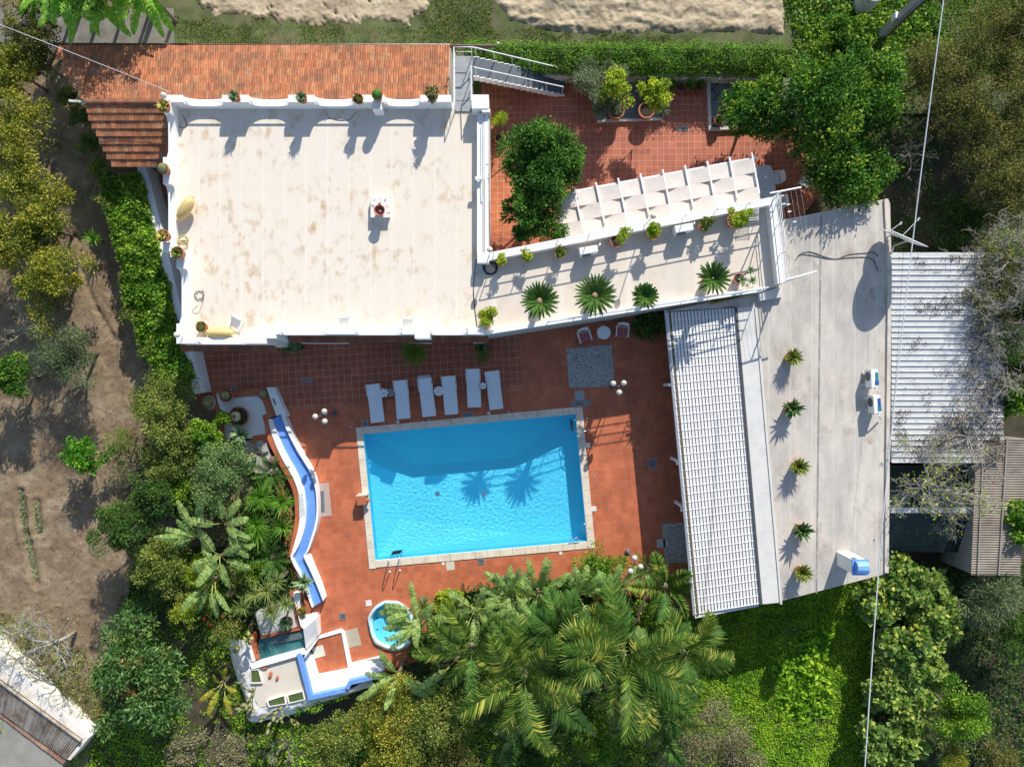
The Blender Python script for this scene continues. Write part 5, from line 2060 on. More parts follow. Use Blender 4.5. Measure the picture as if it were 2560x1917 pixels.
L_pump = LEAF('leaf_squash', (0.06, 0.12, 0.035), (0.13, 0.21, 0.06), (0.30, 0.31, 0.07), 0.3, 0.45, 0.25, 0.6)
L_mango = LEAF('leaf_glossy', (0.018, 0.055, 0.018), (0.045, 0.105, 0.03), (0.10, 0.16, 0.05), 0.15, 0.32, 0.2, 0.7, spec=0.5)
L_red = LEAF('leaf_red', (0.09, 0.035, 0.02), (0.14, 0.055, 0.035), (0.20, 0.12, 0.06), 0.2, 0.4)
rib_y = M('midrib_yellow', (0.30, 0.32, 0.07), 0.5, 0.1, 3)
# ---------------------------------------------------------------- furniture and fittings
def h(x, y, z=0.0):
    return P(880 + x / 5.52, 900 + y / 5.52, z)


sling = M('sling_fabric', (0.66, 0.70, 0.74), 0.8, 0.03, 3, 0.08, 200)
lg = thing('sun_lounger', (0, 0, 0), 'white sun lounger', 'sun lounger', 'sun loungers in a row by the pool')
m = MB()
prof_y = [(-0.93, 0.36), (-0.90, 0.375), (0.30, 0.375), (0.36, 0.385), (0.88, 0.62), (0.92, 0.62)]
vs = []
for y, z in prof_y:
    for x in (-0.31, -0.15, 0, 0.15, 0.31):
        vs.append((x, y, z - 0.02 * (1 - (x / 0.31) ** 2)))
m.add(vs, [(5 * i + j, 5 * i + j + 1, 5 * i + j + 6, 5 * i + j + 5) for i in range(5) for j in range(4)])
m.build('sling', sling, lg, world=False, smooth=True)
m = MB()
for s_ in (-1, 1):
    m.tube([(s_ * 0.325, -0.94, 0.35), (s_ * 0.325, 0.94, 0.35)], 0.017, 6)
m.tube([(-0.325, -0.94, 0.35), (0.325, -0.94, 0.35)], 0.017, 6)
m.tube([(-0.325, 0.60, 0.35), (0.325, 0.60, 0.35)], 0.017, 6)
m.build('frame', white_metal, lg, world=False)
m = MB()
m.tube([(-0.34, 0.33, 0.38), (-0.355, 0.93, 0.63), (0.355, 0.93, 0.63), (0.34, 0.33, 0.38)], 0.017, 6)
m.build('backrest_frame', white_metal, lg, world=False)
for sx in (-1, 1):
    for y in (-0.72, 0.62):
        mb = MB()
        mb.tube([(sx * 0.325, y, 0.35), (sx * 0.335, y + 0.05, 0.0)], 0.016, 6)
        mb.build('leg', white_metal, lg, world=False)
LG = [[(192, 350), (395, 335), (440, 838), (262, 852)], [(565, 298), (775, 285), (800, 790), (620, 797)], [(898, 262), (1105, 235), (1155, 768), (975, 785)], [(1228, 232), (1435, 215), (1463, 740), (1283, 750)], [(1565, 125), (1772, 122), (1778, 645), (1598, 650)], [(1828, 165), (2035, 145), (2082, 662), (1905, 683)]]
LL_ = ['sun lounger at the west end of the row, white flower at its side',
       'sun lounger beside the round pebble table, second from the west end',
       'sun lounger with its grey sun visor raised behind the headrest',
       'sun lounger with creased cloth, east of the white round table',
       'sun lounger standing farthest back from the pool edge',
       'sun lounger at the east end of the row, nearest the mosaic square']
for k, c in enumerate(LG):
    pts = [h(x, y, 0.42) for x, y in c]
    cpt = sum(pts, Vector()) / 4
    dv_ = (pts[0] + pts[1]) / 2 - (pts[2] + pts[3]) / 2
    rz = atan2(dv_.y, dv_.x) - pi / 2
    if k == 0:
        lg.location = (cpt.x, cpt.y, 0.004)
        lg.rotation_euler = (0, 0, rz)
        lg['label'] = LL_[0]
    else:
        r_ = dup(lg, (cpt.x, cpt.y, 0.004), LL_[k], rz)
        if k == 2:
            mb = MB()
            mb.face([(-0.31, 0.93, 0.62), (0.31, 0.93, 0.62), (0.31, 1.08, 0.66), (-0.31, 1.08, 0.66)])
            mb.build('sun_visor', M('grey_fabric', (0.36, 0.39, 0.41), 0.85), r_, world=False)

# small tables between the loungers, each with a white flower ornament on it
pebble_m = M('pebble_concrete', (0.24, 0.235, 0.22), 0.8, 0.45, 45, 0.6, 50)
petal = M('white_petal', (0.85, 0.85, 0.86), 0.5, 0.02, 3)


def side_table(pos, r, mat, label, ht_=0.42):
    t_ = thing('side_table', (pos.x, pos.y, 0.004), label, 'side table')
    mb = MB()
    mb.lathe([(r * 0.95, ht_ - 0.04), (r, ht_ - 0.02), (r, ht_), (r * 0.9, ht_ + 0.006), (0.002, ht_ + 0.006)], 28, (0, 0, 0), True, False)
    mb.build('table_top', mat, t_, world=False, smooth=True, angle=radians(40))
    mb = MB()
    mb.lathe([(r * 0.6, 0), (r * 0.55, 0.03), (0.045, 0.06), (0.04, ht_ - 0.04)], 20)
    mb.build('pedestal', mat, t_, world=False)
    return t_


def flower(pos, r, label, n=14):
    t_ = thing('flower_ornament', (pos.x, pos.y, pos.z), label, 'ornament')
    mb = MB()
    for ring, (rr, zz, nn) in enumerate(((r, 0.04, 7), (r * 0.75, 0.08, 6), (r * 0.45, 0.11, 5))):
        for k in range(nn):
            a = 2 * pi * k / nn + ring * 0.4 + random.uniform(-.15, .15)
            d = Vector((cos(a), sin(a), 0))
            s_ = Vector((-sin(a), cos(a), 0))
            w = rr * 0.42
            mb.add([d * 0.01 + Vector((0, 0, 0.01)), d * rr * 0.55 + s_ * w + Vector((0, 0, zz)), d * rr + Vector((0, 0, zz * 1.3)), d * rr * 0.55 - s_ * w + Vector((0, 0, zz))], [(0, 3, 2, 1)])
    mb.build('petal', petal, t_, world=False)
    mb = MB()
    mb.ball((0, 0, 0.05), r * 0.22, 6)
    mb.build('centre', M('silver_leaf', (0.6, 0.6, 0.58), 0.25, 0.1, 4, metal=0.5), t_, world=False)
    return t_


side_table(h(533, 448, .42), 0.21, pebble_m, 'small round grey pebble table beside the second lounger from the west end')
side_table(h(452, 452, .4), 0.14, white_metal, 'little white stand pushed against the western lounger under a flower', 0.40)
flower(h(440, 452, .41), 0.25, 'large white flower ornament overlapping the western lounger')
side_table(h(1197, 428, .42), 0.235, white_metal, 'round white table between the third and fourth loungers')
flower(h(1185, 440, .43), 0.19, 'white flower ornament lying on the round white table')
side_table(h(1812, 362, .42), 0.19, M('dark_table', (0.10, 0.10, 0.10), 0.4), 'small dark round table between the two eastern loungers')
flower(h(1810, 355, .43), 0.19, 'white flower ornament on the small dark table between the eastern loungers')

# three-globe garden lamps
globe_m, t, b = new_mat('lamp_globe')
b.inputs['Base Color'].default_value = (0.82, 0.78, 0.68, 1)
b.inputs['Roughness'].default_value = 0.15
b.inputs['Specular IOR Level'].default_value = 0.6
b.inputs['Transmission Weight'].default_value = 0.35
iron = M('grey_iron', (0.10, 0.105, 0.11), 0.5, 0.2, 4)


def globe_lamp(base, arms, label, hgt=2.25, gr_=0.135):
    t_ = thing('globe_lamp', (base.x, base.y, 0), label, 'garden lamp', 'three globe garden lamps on the patio')
    mb = MB()
    mb.lathe([(0.14, 0), (0.14, 0.06), (0.07, 0.10), (0.05, 0.35), (0.035, 0.4), (0.03, hgt), (0.05, hgt + 0.02), (0.02, hgt + 0.12)], 14)
    mb.build('post', iron, t_, world=False, smooth=True, angle=radians(40))
    for gx in arms:
        v = gx - Vector((base.x, base.y, 0))
        mb = MB()
        mb.tube([(0, 0, hgt - 0.12), (v.x * 0.5, v.y * 0.5, hgt - 0.02), (v.x, v.y, hgt - 0.03)], 0.016, 6)
        am = mb.build('arm', iron, t_, world=False)
        mb = MB()
        mb.lathe([(0.05, -0.04), (0.06, 0.0), (0.05, 0.02)], 12, (v.x, v.y, hgt))
        mb.build('holder', iron, am, world=False)
        mb = MB()
        mb.ball((v.x, v.y, hgt + 0.13), gr_, 12)
        mb.build('globe', globe_m, am, world=False, smooth=True)
    return t_


GZL = 2.38
globe_lamp(q('b2', 683, 355, 0), [q('b2', 530, 382, GZL), q('b2', 602, 341, GZL), q('b2', 605, 420, GZL)], 'three globe lamp standing between the blue channel and the loungers')
globe_lamp(q('c2', 912, 143, 0), [q('c2', 925, 122, GZL), q('c2', 1008, 118, GZL), q('c2', 972, 192, GZL)], 'three globe lamp at the corner of the mosaic square by the pool')
globe_lamp(q('c2', 1038, 1448, 0), [q('c2', 1092, 1497, GZL), q('c2', 1140, 1565, GZL), q('c2', 1060, 1600, GZL)], 'three globe lamp rising out of the planting south east of the pool')


def single_globe(pos_base, pos_globe, r, label, mat=None):
    t_ = thing('globe_light', pos_base, label, 'lamp', 'single globe lights on the parapets')
    mb = MB()
    mb.tube([pos_base, pos_globe], 0.022, 8)
    mb.build('stem', white_metal, t_)
    mb = MB()
    mb.ball(pos_globe, r, 12)
    mb.build('globe', mat or globe_m, t_, smooth=True)


single_globe(q('c1', 1172, 326, 3.4), q('c1', 1240, 252, 5.1), 0.13, 'cream globe light on a tall stem behind the terrace pots', M('cream_globe', (0.66, 0.60, 0.44), 0.3, 0.02, 3))
single_globe(q('a0', 1305, 762, 3.7), q('a0', 1290, 752, 4.0), 0.135, 'glass globe light on the corner pillar above the tiled roof')
single_globe(q('a1', 1440, 1205, 3.7), q('a1', 1394, 1188, 4.3), 0.135, 'glass globe light on the corner pillar above the pool patio')
single_globe(q('b1', 1905, 560, 3.4), q('b1', 1906, 517, 4.3), 0.135, 'glass globe light where the terrace wall meets the main roof')

# armchairs with striped cushions and a round table
stripe_m, t, b = new_mat('red_stripe')
tc_ = nd(t, 'ShaderNodeTexCoord')
sp2 = nd(t, 'ShaderNodeSeparateXYZ')
t.links.new(tc_.outputs['Object'], sp2.inputs[0])
mm_ = nd(t, 'ShaderNodeMath', operation='MULTIPLY')
mm_.inputs[1].default_value = 11
t.links.new(sp2.outputs[0], mm_.inputs[0])
ff_ = nd(t, 'ShaderNodeMath', operation='FRACT')
t.links.new(mm_.outputs[0], ff_.inputs[0])
rs_ = ramp(t, [(0, (0.36, 0.035, 0.04)), (0.62, (0.36, 0.035, 0.04)), (0.64, (0.68, 0.55, 0.5)), (0.78, (0.68, 0.55, 0.5)), (0.8, (0.25, 0.03, 0.04))])
t.links.new(ff_.outputs[0], rs_.inputs[0])
t.links.new(rs_.outputs[0], b.inputs['Base Color'])
b.inputs['Roughness'].default_value = 0.85


def armchair(pos, face, label, cushion=True, name='armchair'):
    rz = atan2(face[1], face[0]) + pi / 2
    t_ = thing(name, (pos.x, pos.y, 0.002), label, 'chair', None, rz)
    mb = MB()
    mb.box((0, 0, 0.40), (0.54, 0.50, 0.04))
    mb.build('seat', white_metal, t_, world=False)
    mb = MB()
    pts = []
    for k in range(9):
        x = -0.28 + 0.07 * k
        pts.append((x, 0.25 + 0.05 * (1 - (x / 0.28) ** 2)))
    for (xa, ya), (xb, yb_) in zip(pts[:-1], pts[1:]):
        mb.add([(xa, ya, 0.38), (xb, yb_, 0.38), (xb, yb_ + 0.09, 0.84), (xa, ya + 0.09, 0.84), (xa, ya + 0.035, 0.38), (xb, yb_ + 0.035, 0.38), (xb, yb_ + 0.125, 0.84), (xa, ya + 0.125, 0.84)],
               [(0, 1, 2, 3), (5, 4, 7, 6), (3, 2, 6, 7)])
    mb.build('backrest', white_metal, t_, world=False)
    for s_ in (-1, 1):
        mb = MB()
        mb.box((s_ * 0.295, 0.0, 0.62), (0.055, 0.54, 0.03))
        mb.box((s_ * 0.295, -0.24, 0.5), (0.04, 0.04, 0.22))
        mb.build('armrest', white_metal, t_, world=False)
    for sx in (-1, 1):
        for y in (-0.22, 0.24):
            mb = MB()
            mb.tube([(sx * 0.25, y, 0.39), (sx * 0.28, y * 1.1, 0)], 0.02, 6)
            mb.build('leg', white_metal, t_, world=False)
    if cushion:
        mb = MB()
        mb.box((0, -0.02, 0.455), (0.47, 0.46, 0.07))
        cu = mb.build('cushion', stripe_m, t_, world=False)
        bv = cu.modifiers.new('round', 'BEVEL')
        bv.width = 0.025
        bv.segments = 3
    return t_


armchair(q('c1', 697, 1203, .45), (0.3, -0.95), 'white armchair with red striped cushion, turned towards the mosaic square, west of the round table')
armchair(q('c1', 994, 1163, .45), (-0.08, -1), 'white armchair with red striped cushion, east of the round table')
rt_ = thing('round_table', q('c1', 850, 1172, .7).xy.to_3d(), 'round white garden table between the two striped armchairs', 'table')
m = MB()
m.lathe([(0.31, 0.69), (0.33, 0.70), (0.33, 0.72), (0.002, 0.725)], 36, (0, 0, 0), True, False)
m.build('table_top', white_metal, rt_, world=False)
for k in range(4):
    a = pi / 4 + k * pi / 2
    mb = MB()
    mb.tube([(0.1 * cos(a), 0.1 * sin(a), 0.70), (0.33 * cos(a), 0.33 * sin(a), 0)], 0.016, 6)
    mb.build('leg', white_metal, rt_, world=False)
# courtyard table and plastic chairs
ct = thing('long_table', g(1885, 285, .74).xy.to_3d(), 'rounded white plastic table half under the pergola', 'table', None, radians(9))
m = MB()
pts = []
for sx, sy, a0 in ((1, 1, 0), (-1, 1, pi / 2), (-1, -1, pi), (1, -1, 1.5 * pi)):
    for k in range(6):
        a = a0 + k / 5 * pi / 2
        pts.append((sx * 0.22 + 0.27 * cos(a), sy * 0.58 + 0.27 * sin(a)))
m.prism(pts, 0.70, 0.74)
m.build('table_top', M('plastic_white', (0.62, 0.66, 0.70), 0.35, 0.02, 3), ct, world=False)
for y in (-0.3, 0.3):
    mb = MB()
    mb.lathe([(0.02, 0.7401), (0.02, 0.7425), (0.001, 0.743)], 10, (0.0, y, 0), False)
    mb.build('hole', black_pl, ct, world=False)
for sx in (-1, 1):
    for sy in (-1, 1):
        mb = MB()
        mb.tube([(sx * 0.36, sy * 0.68, 0.7), (sx * 0.38, sy * 0.72, 0)], 0.025, 6)
        mb.build('leg', white_metal, ct, world=False)
armchair(g(1975, 245, .45), (-1, -0.15), 'white plastic chair at the upper end of the long courtyard table', False, 'plastic_chair')
armchair(g(2005, 468, .45), (-1, -0.15), 'white plastic chair beside the terrace corner, at the lower end of the long table', False, 'plastic_chair')
armchair(q('d0', 488, 1425, .45), (-0.7, 0.5), 'white plastic chair half hidden under the citrus crown', False, 'plastic_chair')


# folding chairs leaning on the main roof
def folding(pos, rz, label, tilt=0.0):
    t_ = thing('folding_chair', (pos.x, pos.y, ZR), label, 'chair', 'folded white slatted chairs on the main roof', rz)
    mb = MB()
    for k in range(6):
        y = -0.22 + 0.085 * k
        mb.box((0, y, 0.14 + 0.05 * k), (0.44, 0.06, 0.018))
    mb.build('slat_panel', white_metal, t_, world=False)
    for s_ in (-1, 1):
        mb = MB()
        mb.tube([(s_ * 0.23, -0.28, 0.0), (s_ * 0.23, 0.28, 0.46)], 0.016, 6)
        mb.tube([(s_ * 0.25, -0.2, 0.3), (s_ * 0.25, 0.22, 0.0)], 0.016, 6)
        mb.build('side_frame', white_metal, t_, world=False)


folding(q('a1', 1868, 1090, 3.0), radians(-28), 'folded white slatted chair leaning beside the long yellow buoy')
folding(q('b1', 765, 1088, 3.0), radians(0), 'folded white slatted chair behind the south parapet, the western of two')
folding(q('b1', 1268, 1100, 3.0), radians(-3), 'folded white slatted chair behind the south parapet, the eastern of two')

# yellow fenders (boat buoys)
buoy_m, t, b = new_mat('yellow_buoy')
tc_ = nd(t, 'ShaderNodeTexCoord')
wv = nd(t, 'ShaderNodeTexWave')
wv.inputs['Scale'].default_value = 9
t.links.new(tc_.outputs['Object'], wv.inputs['Vector'])
rw = ramp(t, [(0, (0.62, 0.40, 0.12)), (0.5, (0.72, 0.52, 0.20))])
t.links.new(noise(t, 2.0), rw.inputs[0])
t.links.new(rw.outputs[0], b.inputs['Base Color'])
b.inputs['Roughness'].default_value = 0.5
bump(t, b, wv.outputs[0], 0.35, 0.03)


def buoy(A, B, r, label):
    t_ = thing('yellow_buoy', (A + B) / 2, label, 'buoy', 'large yellow boat buoys on the roof')
    d = (B - A)
    L_ = d.length
    prof = [(0.02, 0.0), (0.05, 0.02), (0.05, 0.05), (0.10, 0.07)]
    prof += [(0.12 + (r - 0.12) * sin(pi * k / 12) ** 0.6, 0.08 + (L_ - 0.16) * k / 12) for k in range(13)]
    prof += [(0.10, L_ - 0.07), (0.05, L_ - 0.05), (0.05, L_ - 0.02), (0.02, L_)]
    mb = MB()
    mb.tube([(s_ - L_ / 2, 0, 0) for rr, s_ in prof], 0.1, 20, radii=[rr for rr, s_ in prof])
    ob = mb.build('body', buoy_m, t_, world=False, smooth=True)
    t_.rotation_euler = (0, math.asin(max(-1, min(1, -(d.z) / L_))), atan2(d.y, d.x))
    for s_ in (-1, 1):
        mb = MB()
        mb.tube([(s_ * L_ / 2 + 0.05 * cos(a), 0.05 * sin(a), 0) for a in [k * pi / 5 for k in range(11)]], 0.018, 6)
        mb.build('eyelet', buoy_m, t_, world=False)


buoy(q('a1', 1408, 285, 3.15), q('a1', 1518, 105, 3.45), 0.27, 'yellow buoy leaning against the west parapet')
buoy(q('a1', 1615, 1172, 3.15), q('a1', 1845, 1172, 3.15), 0.235, 'yellow buoy lying behind the south parapet next to a flower pot')


# coils of hose, rope and wire
def coil(name, cpos, r, turns, rad, mat, label, cat, tail=None, jit=0.03, flat=1.0):
    t_ = None
    mb = MB()
    pts = []
    n = int(turns * 22)
    for k in range(n):
        a = 2 * pi * k / 22
        rr = r * (1 + random.uniform(-jit, jit) + 0.08 * sin(a * 0.31))
        pts.append((cpos.x + rr * cos(a), cpos.y + rr * flat * sin(a), cpos.z + rad * (1 + (k // 22) * 0.9)))
    if tail:
        pts += smooth_line([Vector(pts[-1])] + tail, 5)[1:]
    mb.tube(pts, rad, 6)
    ob = mb.build(name, mat, None, cpos)
    tag(ob, label, cat)
    return ob


coil('garden_hose', q('b1', 1912, 662, TZ + .01), 0.29, 3, 0.022, black_pl, 'coiled black garden hose beside the first terrace pot', 'hose', [q('b1', 1900, 590, TZ + .05), q('b1', 1960, 560, TZ + .05)])
coil('yellow_rope', q('a1', 1450, 445, 3.0), 0.20, 4, 0.022, M('yellow_rope', (0.42, 0.36, 0.13), 0.9, 0.3, 20), 'tangled yellow rope heap behind the west parapet', 'rope', [q('a1', 1400, 470, 3.0), q('a1', 1385, 410, 3.0)], 0.25)
wire_m = M('thin_wire', (0.22, 0.20, 0.18), 0.6)
coil('loose_wire', q('a1', 1575, 880, ZR + .01), 0.2, 3, 0.008, wire_m, 'tangle of thin loose wire on the stained roof', 'wire', [q('a1', 1590, 960, ZR + .01), q('a1', 1560, 1020, ZR + .01), q('a1', 1515, 1000, ZR + .01), q('a1', 1560, 960, ZR + .01)], 0.45)


def cable(pts, r, label, mat=black_pl, name='cable', k=6):
    mb = MB()
    mb.tube(smooth_line(pts, k), r, 5)
    return tag(mb.build(name, mat, None, pts[0]), label, 'cable')


cable([q('a0', 1440, 905, ZR + .02), q('a0', 1472, 985, ZR + .02), q('a0', 1440, 1010, ZR + .02), q('a0', 1400, 985, ZR + .02), q('a0', 1388, 940, ZR + .1)], 0.012, 'short black cable loop in the corner of the main roof')
cable([q('b0', 612, 862, ZR + .3), q('b0', 640, 930, ZR + .02), q('b0', 720, 948, ZR + .02), q('b0', 800, 945, ZR + .02), q('b0', 855, 882, ZR + .3)], 0.012, 'thin black cable hanging in an arc below the north parapet')
cable([q('b1', 1800, 590, 3.3), q('b1', 1785, 720, ZR + .02), q('b1', 1778, 850, ZR + .02), q('b1', 1790, 1000, ZR + .02), q('b1', 1805, 1120, ZR + .02)], 0.022, 'black cable running down the joint between main roof and terrace')
for dx, lab in ((0, 'upper black cable snaking across the pool house roof'), (25, 'lower black cable snaking across the pool house roof')):
    cable([q('d1', 405, 605, RZ + .02), q('d1', 440, 555 + dx * .2, RZ + .02), q('d1', 520, 535 + dx, RZ + .02), q('d1', 640, 575 + dx * .4, RZ + .02), q('d1', 730, 590, RZ + .02), q('d1', 830, 555 + dx, RZ + .02), q('d1', 950, 545 + dx * 1.3, RZ + .02), q('d1', 1020, 540 + dx * 2.5, RZ + .02), q('d1', 1058, 690 if dx else 570, RZ + .02)], 0.016, lab)
cable([q('d0', 1577, -30, 11.6), q('d1', 1385, 0, 11.1), q('d2', 1215, 0, 11), q('d3', 1070, 0, 11.1), q('d3', 950, 1700, 11.5)], 0.02, 'thick pale overhead cable crossing the right side from top to bottom', M('pale_cable', (0.55, 0.57, 0.6), 0.5), 'overhead_cable')
cable([q('d1', 1270, 300, 4.2), q('d1', 1235, 900, 4.0), q('d1', 1185, 1650, 4.0), q('d2', 1130, 700, 4.0), q('d2', 1070, 1640, 4.2)], 0.006, 'thin dark overhead cable beside the thick pale one', black_pl, 'overhead_cable')
cable([q('a0', -40, 180, 6.0), q('a0', 700, 470, 4.6), q('a0', 1345, 728, 3.9)], 0.012, 'thin overhead cable over the clay tiles to the house corner', M('pale_cable', ()), 'overhead_cable')

# junction box, floodlight
jb = thing('junction_box', q('b1', 1822, 645, ZR), 'grey plastic box at the joint between main roof and terrace', 'box')
m = MB()
m.box(q('b1', 1820, 645, ZR + .10), (0.26, 0.55, 0.20))
m.build('body', M('grey_plastic', (0.45, 0.46, 0.46), 0.5), jb)
m = MB()
m.box(q('b1', 1822, 640, ZR + .215), (0.28, 0.58, 0.025))
m.build('lid', M('grey_plastic', ()), jb)
fl_ = thing('floodlight', q('b0', 1840, 1405, 3.38), 'small white floodlight on the east kerb of the main roof', 'lamp')
m = MB()
m.box(q('b0', 1818, 1405, 3.55), (0.30, 0.14, 0.12), 0.15)
m.build('housing', white_metal, fl_)
m = MB()
m.tube([q('b0', 1838, 1400, 3.38), q('b0', 1835, 1402, 3.52)], 0.02, 6)
m.build('bracket', white_metal, fl_)

# roof vent: slab, tiles and a clay bowl over it
vt = thing('roof_vent', q('b1', 1045, 190, ZR), 'square white tiled vent block with a clay bowl in the middle of the main roof', 'vent')
m = MB()
m.box(q('b1', 1045, 185, ZR + .15), (0.86, 0.88, 0.30))
m.build('block', white, vt)
slab_m = M('vent_tile', (0.72, 0.70, 0.66), 0.6, 0.05, 5, dirt=(0.16, 0.15, 0.13), dscale=5, dlo=0.56, dhi=0.66)
for sx in (-1, 1):
    for sy in (-1, 1):
        mb = MB()
        c_ = q('b1', 1045, 185, ZR + .32)
        mb.box((c_.x + sx * 0.225, c_.y + sy * 0.23, c_.z), (0.44, 0.45, 0.04))
        mb.build('tile', slab_m, vt)
m = MB()
c_ = q('b1', 1038, 160, ZR + .36)
m.box(c_, (0.10, 0.10, 0.04))
m.build('hole_cover', black_pl, vt)
c_ = q('b1', 1047, 222, ZR + .34)
bowl = thing('clay_bowl', c_, 'clay bowl holding a purple stone on the roof vent', 'bowl')
m = MB()
m.lathe([(0.12, 0), (0.20, 0.16), (0.25, 0.34), (0.25, 0.36), (0.225, 0.36), (0.17, 0.16), (0.002, 0.10)], 28, (0, 0, 0), True, False)
m.build('bowl_body', terra, bowl, world=False, smooth=True, angle=radians(40))
m = MB()
m.ball((0.02, -0.01, 0.20), 0.085, 7, 0.7)
m.build('purple_stone', M('purple_stone', (0.30, 0.18, 0.42), 0.4, 0.4, 14, dirt=(0.7, 0.62, 0.75), dscale=9), bowl, world=False)


# air conditioners
def aircon(pos, rz, zb, label, size=(0.82, 0.32, 0.58), cover=None):
    t_ = thing('air_conditioner', (pos.x, pos.y, zb), label, 'air conditioner', 'outdoor air conditioning units', rz)
    mb = MB()
    mb.box((0, 0, 0.12 + size[2] / 2), size)
    ob = mb.build('casing', white_metal, t_, world=False)
    bv = ob.modifiers.new('round', 'BEVEL')
    bv.width = 0.02
    bv.segments = 2
    mb = MB()
    n = 24
    mb.tube([(-0.1, -size[1] / 2 - 0.004, 0.12 + size[2] / 2), (-0.1, -size[1] / 2 - 0.03, 0.12 + size[2] / 2)], 0.21, n)
    mb.build('fan_grille', iron, t_, world=False)
    for s_ in (-1, 1):
        mb = MB()
        mb.beam((s_ * 0.28, -0.24, 0.10), (s_ * 0.28, 0.24, 0.10), 0.05, 0.04)
        mb.box((s_ * 0.28, -0.2, 0.04), (0.06, 0.06, 0.08))
        mb.box((s_ * 0.28, 0.2, 0.04), (0.06, 0.06, 0.08))
        mb.build('foot', white_metal, t_, world=False)
    mb = MB()
    mb.tube([(size[0] / 2, 0.1, 0.45), (size[0] / 2 + 0.12, 0.14, 0.52), (size[0] / 2 + 0.2, 0.25, 0.35), (size[0] / 2 + 0.3, 0.4, 0.12)], 0.035, 8)
    mb.build('pipe', white_metal, t_, world=False)
    if cover:
        mb = MB()
        mb.box((0.02, 0.09, 0.705), (0.58, 0.14, 0.012))
        mb.build('top_panel', cover[0], t_, world=False)
        mb = MB()
        mb.box((0.2, 0.09, 0.714), (0.18, 0.17, 0.01))
        mb.build('label_panel', cover[1], t_, world=False)
    return t_


aircon(q('c1', 728, 525, 3.45), radians(10), TZ, 'white air conditioner on the terrace between two flower pots, nearer the main roof')
aircon(q('c1', 1478, 352, 3.45), radians(10), TZ, 'white air conditioner on the terrace nearer the clothes line')
teal = M('teal_panel', (0.03, 0.20, 0.24), 0.4)
bluep = M('blue_panel', (0.03, 0.10, 0.32), 0.4)
aircon(q('d2', 1012, 82, 3.1), radians(-88), RZ, 'upper of the two air conditioners at the edge of the pool house roof', cover=(teal, bluep))
aircon(q('d2', 1032, 285, 3.1), radians(-86), RZ, 'lower of the two air conditioners at the edge of the pool house roof', cover=(bluep, teal))

# satellite dishes at the pool house edge
dish_m = M('dish_grey', (0.66, 0.66, 0.65), 0.5, 0.04, 2)


def dish(cpos, r, az, el, base, lnb, label):
    t_ = thing('satellite_dish', base, label, 'satellite dish')
    nrm_ = Vector((cos(az) * cos(el), sin(az) * cos(el), sin(el)))
    u = nrm_.cross(Vector((0, 0, 1))).normalized()
    v = u.cross(nrm_)
    mb = MB()
    rings, n = 7, 40
    for i in range(rings + 1):
        rr = r * i / rings
        for k in range(n):
            a = 2 * pi * k / n
            p = cpos + u * rr * cos(a) + v * rr * sin(a) * 1.05 + nrm_ * (0.16 * r * (rr / r) ** 2 - 0.08 * r)
            mb.v.append(tuple(p))
    for i in range(rings):
        for k in range(n):
            k2 = (k + 1) % n
            mb.f.append((i * n + k, i * n + k2, (i + 1) * n + k2, (i + 1) * n + k))
    ob = mb.build('reflector', dish_m, t_, smooth=True)
    so = ob.modifiers.new('thick', 'SOLIDIFY')
    so.thickness = 0.02
    mb = MB()
    mb.tube([base, Vector((cpos.x, cpos.y, base.z + 0.5)) - nrm_ * 0.1, cpos - nrm_ * 0.08], 0.035, 8)
    mb.build('mast', M('galvanised', ()), t_)
    mb = MB()
    mb.tube([cpos - v * r * 0.9, lnb], 0.02, 6)
    mb.tube([lnb - nrm_ * 0.08, lnb + nrm_ * 0.06], 0.045, 8)
    mb.build('feed_arm', dish_m, t_)


dish(q('d1', 1292, 437, 4.05), 0.86, atan2(0.915, 0.402), radians(23), q('d1', 1160, 560, 2.5), q('d1', 1378, 275, 4.3), 'large satellite dish standing on edge over the gap beside the white ribbed shed')
dish(q('d1', 1165, 392, 3.35), 0.48, atan2(0.85, 0.35), radians(22.6), q('d1', 1148, 480, 2.5), q('d1', 1238, 308, 3.5), 'small satellite dish at the pool house roof edge under the large dish')

# ---------------------------------------------------------------- things set into the patio
mos_m, t, b = new_mat('crazy_mosaic')
vo = nd(t, 'ShaderNodeTexVoronoi', feature='DISTANCE_TO_EDGE')
vo.inputs['Scale'].default_value = 9.5
t.links.new(geo(t), vo.inputs['Vector'])
vc = nd(t, 'ShaderNodeTexVoronoi')
vc.inputs['Scale'].default_value = 9.5
t.links.new(geo(t), vc.inputs['Vector'])
sx_ = nd(t, 'ShaderNodeSeparateXYZ')
t.links.new(vc.outputs['Color'], sx_.inputs[0])
rc_ = ramp(t, [(0, (0.34, 0.335, 0.31)), (1, (0.50, 0.49, 0.46))])
t.links.new(sx_.outputs[0], rc_.inputs[0])
rv = ramp(t, [(0.0, (0, 0, 0)), (0.035, (0, 0, 0)), (0.06, (1, 1, 1))])
t.links.new(vo.outputs[0], rv.inputs[0])
t.links.new(mix(t, rv.outputs[0], (0.10, 0.10, 0.09), rc_.outputs[0]), b.inputs['Base Color'])
b.inputs['Roughness'].default_value = 0.6
MATS['crazy_mosaic'] = mos_m
grate_m = M('steel_grate', (0.42, 0.44, 0.45), 0.4, 0.1, 4, metal=0.5)
pink_pb = M('pink_pebble', (0.42, 0.32, 0.28), 0.8, 0.35, 40, 0.6, 60)


def slab(name, pts, mat, label, cat, hgt=0.012, z0=0.003, group=None):
    mb = MB()
    mb.prism(xy(pts), z0 - 0.004, z0 + hgt)
    c_ = sum(pts, Vector()) / len(pts)
    return tag(mb.build(name, mat, None, (c_.x, c_.y, 0)), label, cat, group)


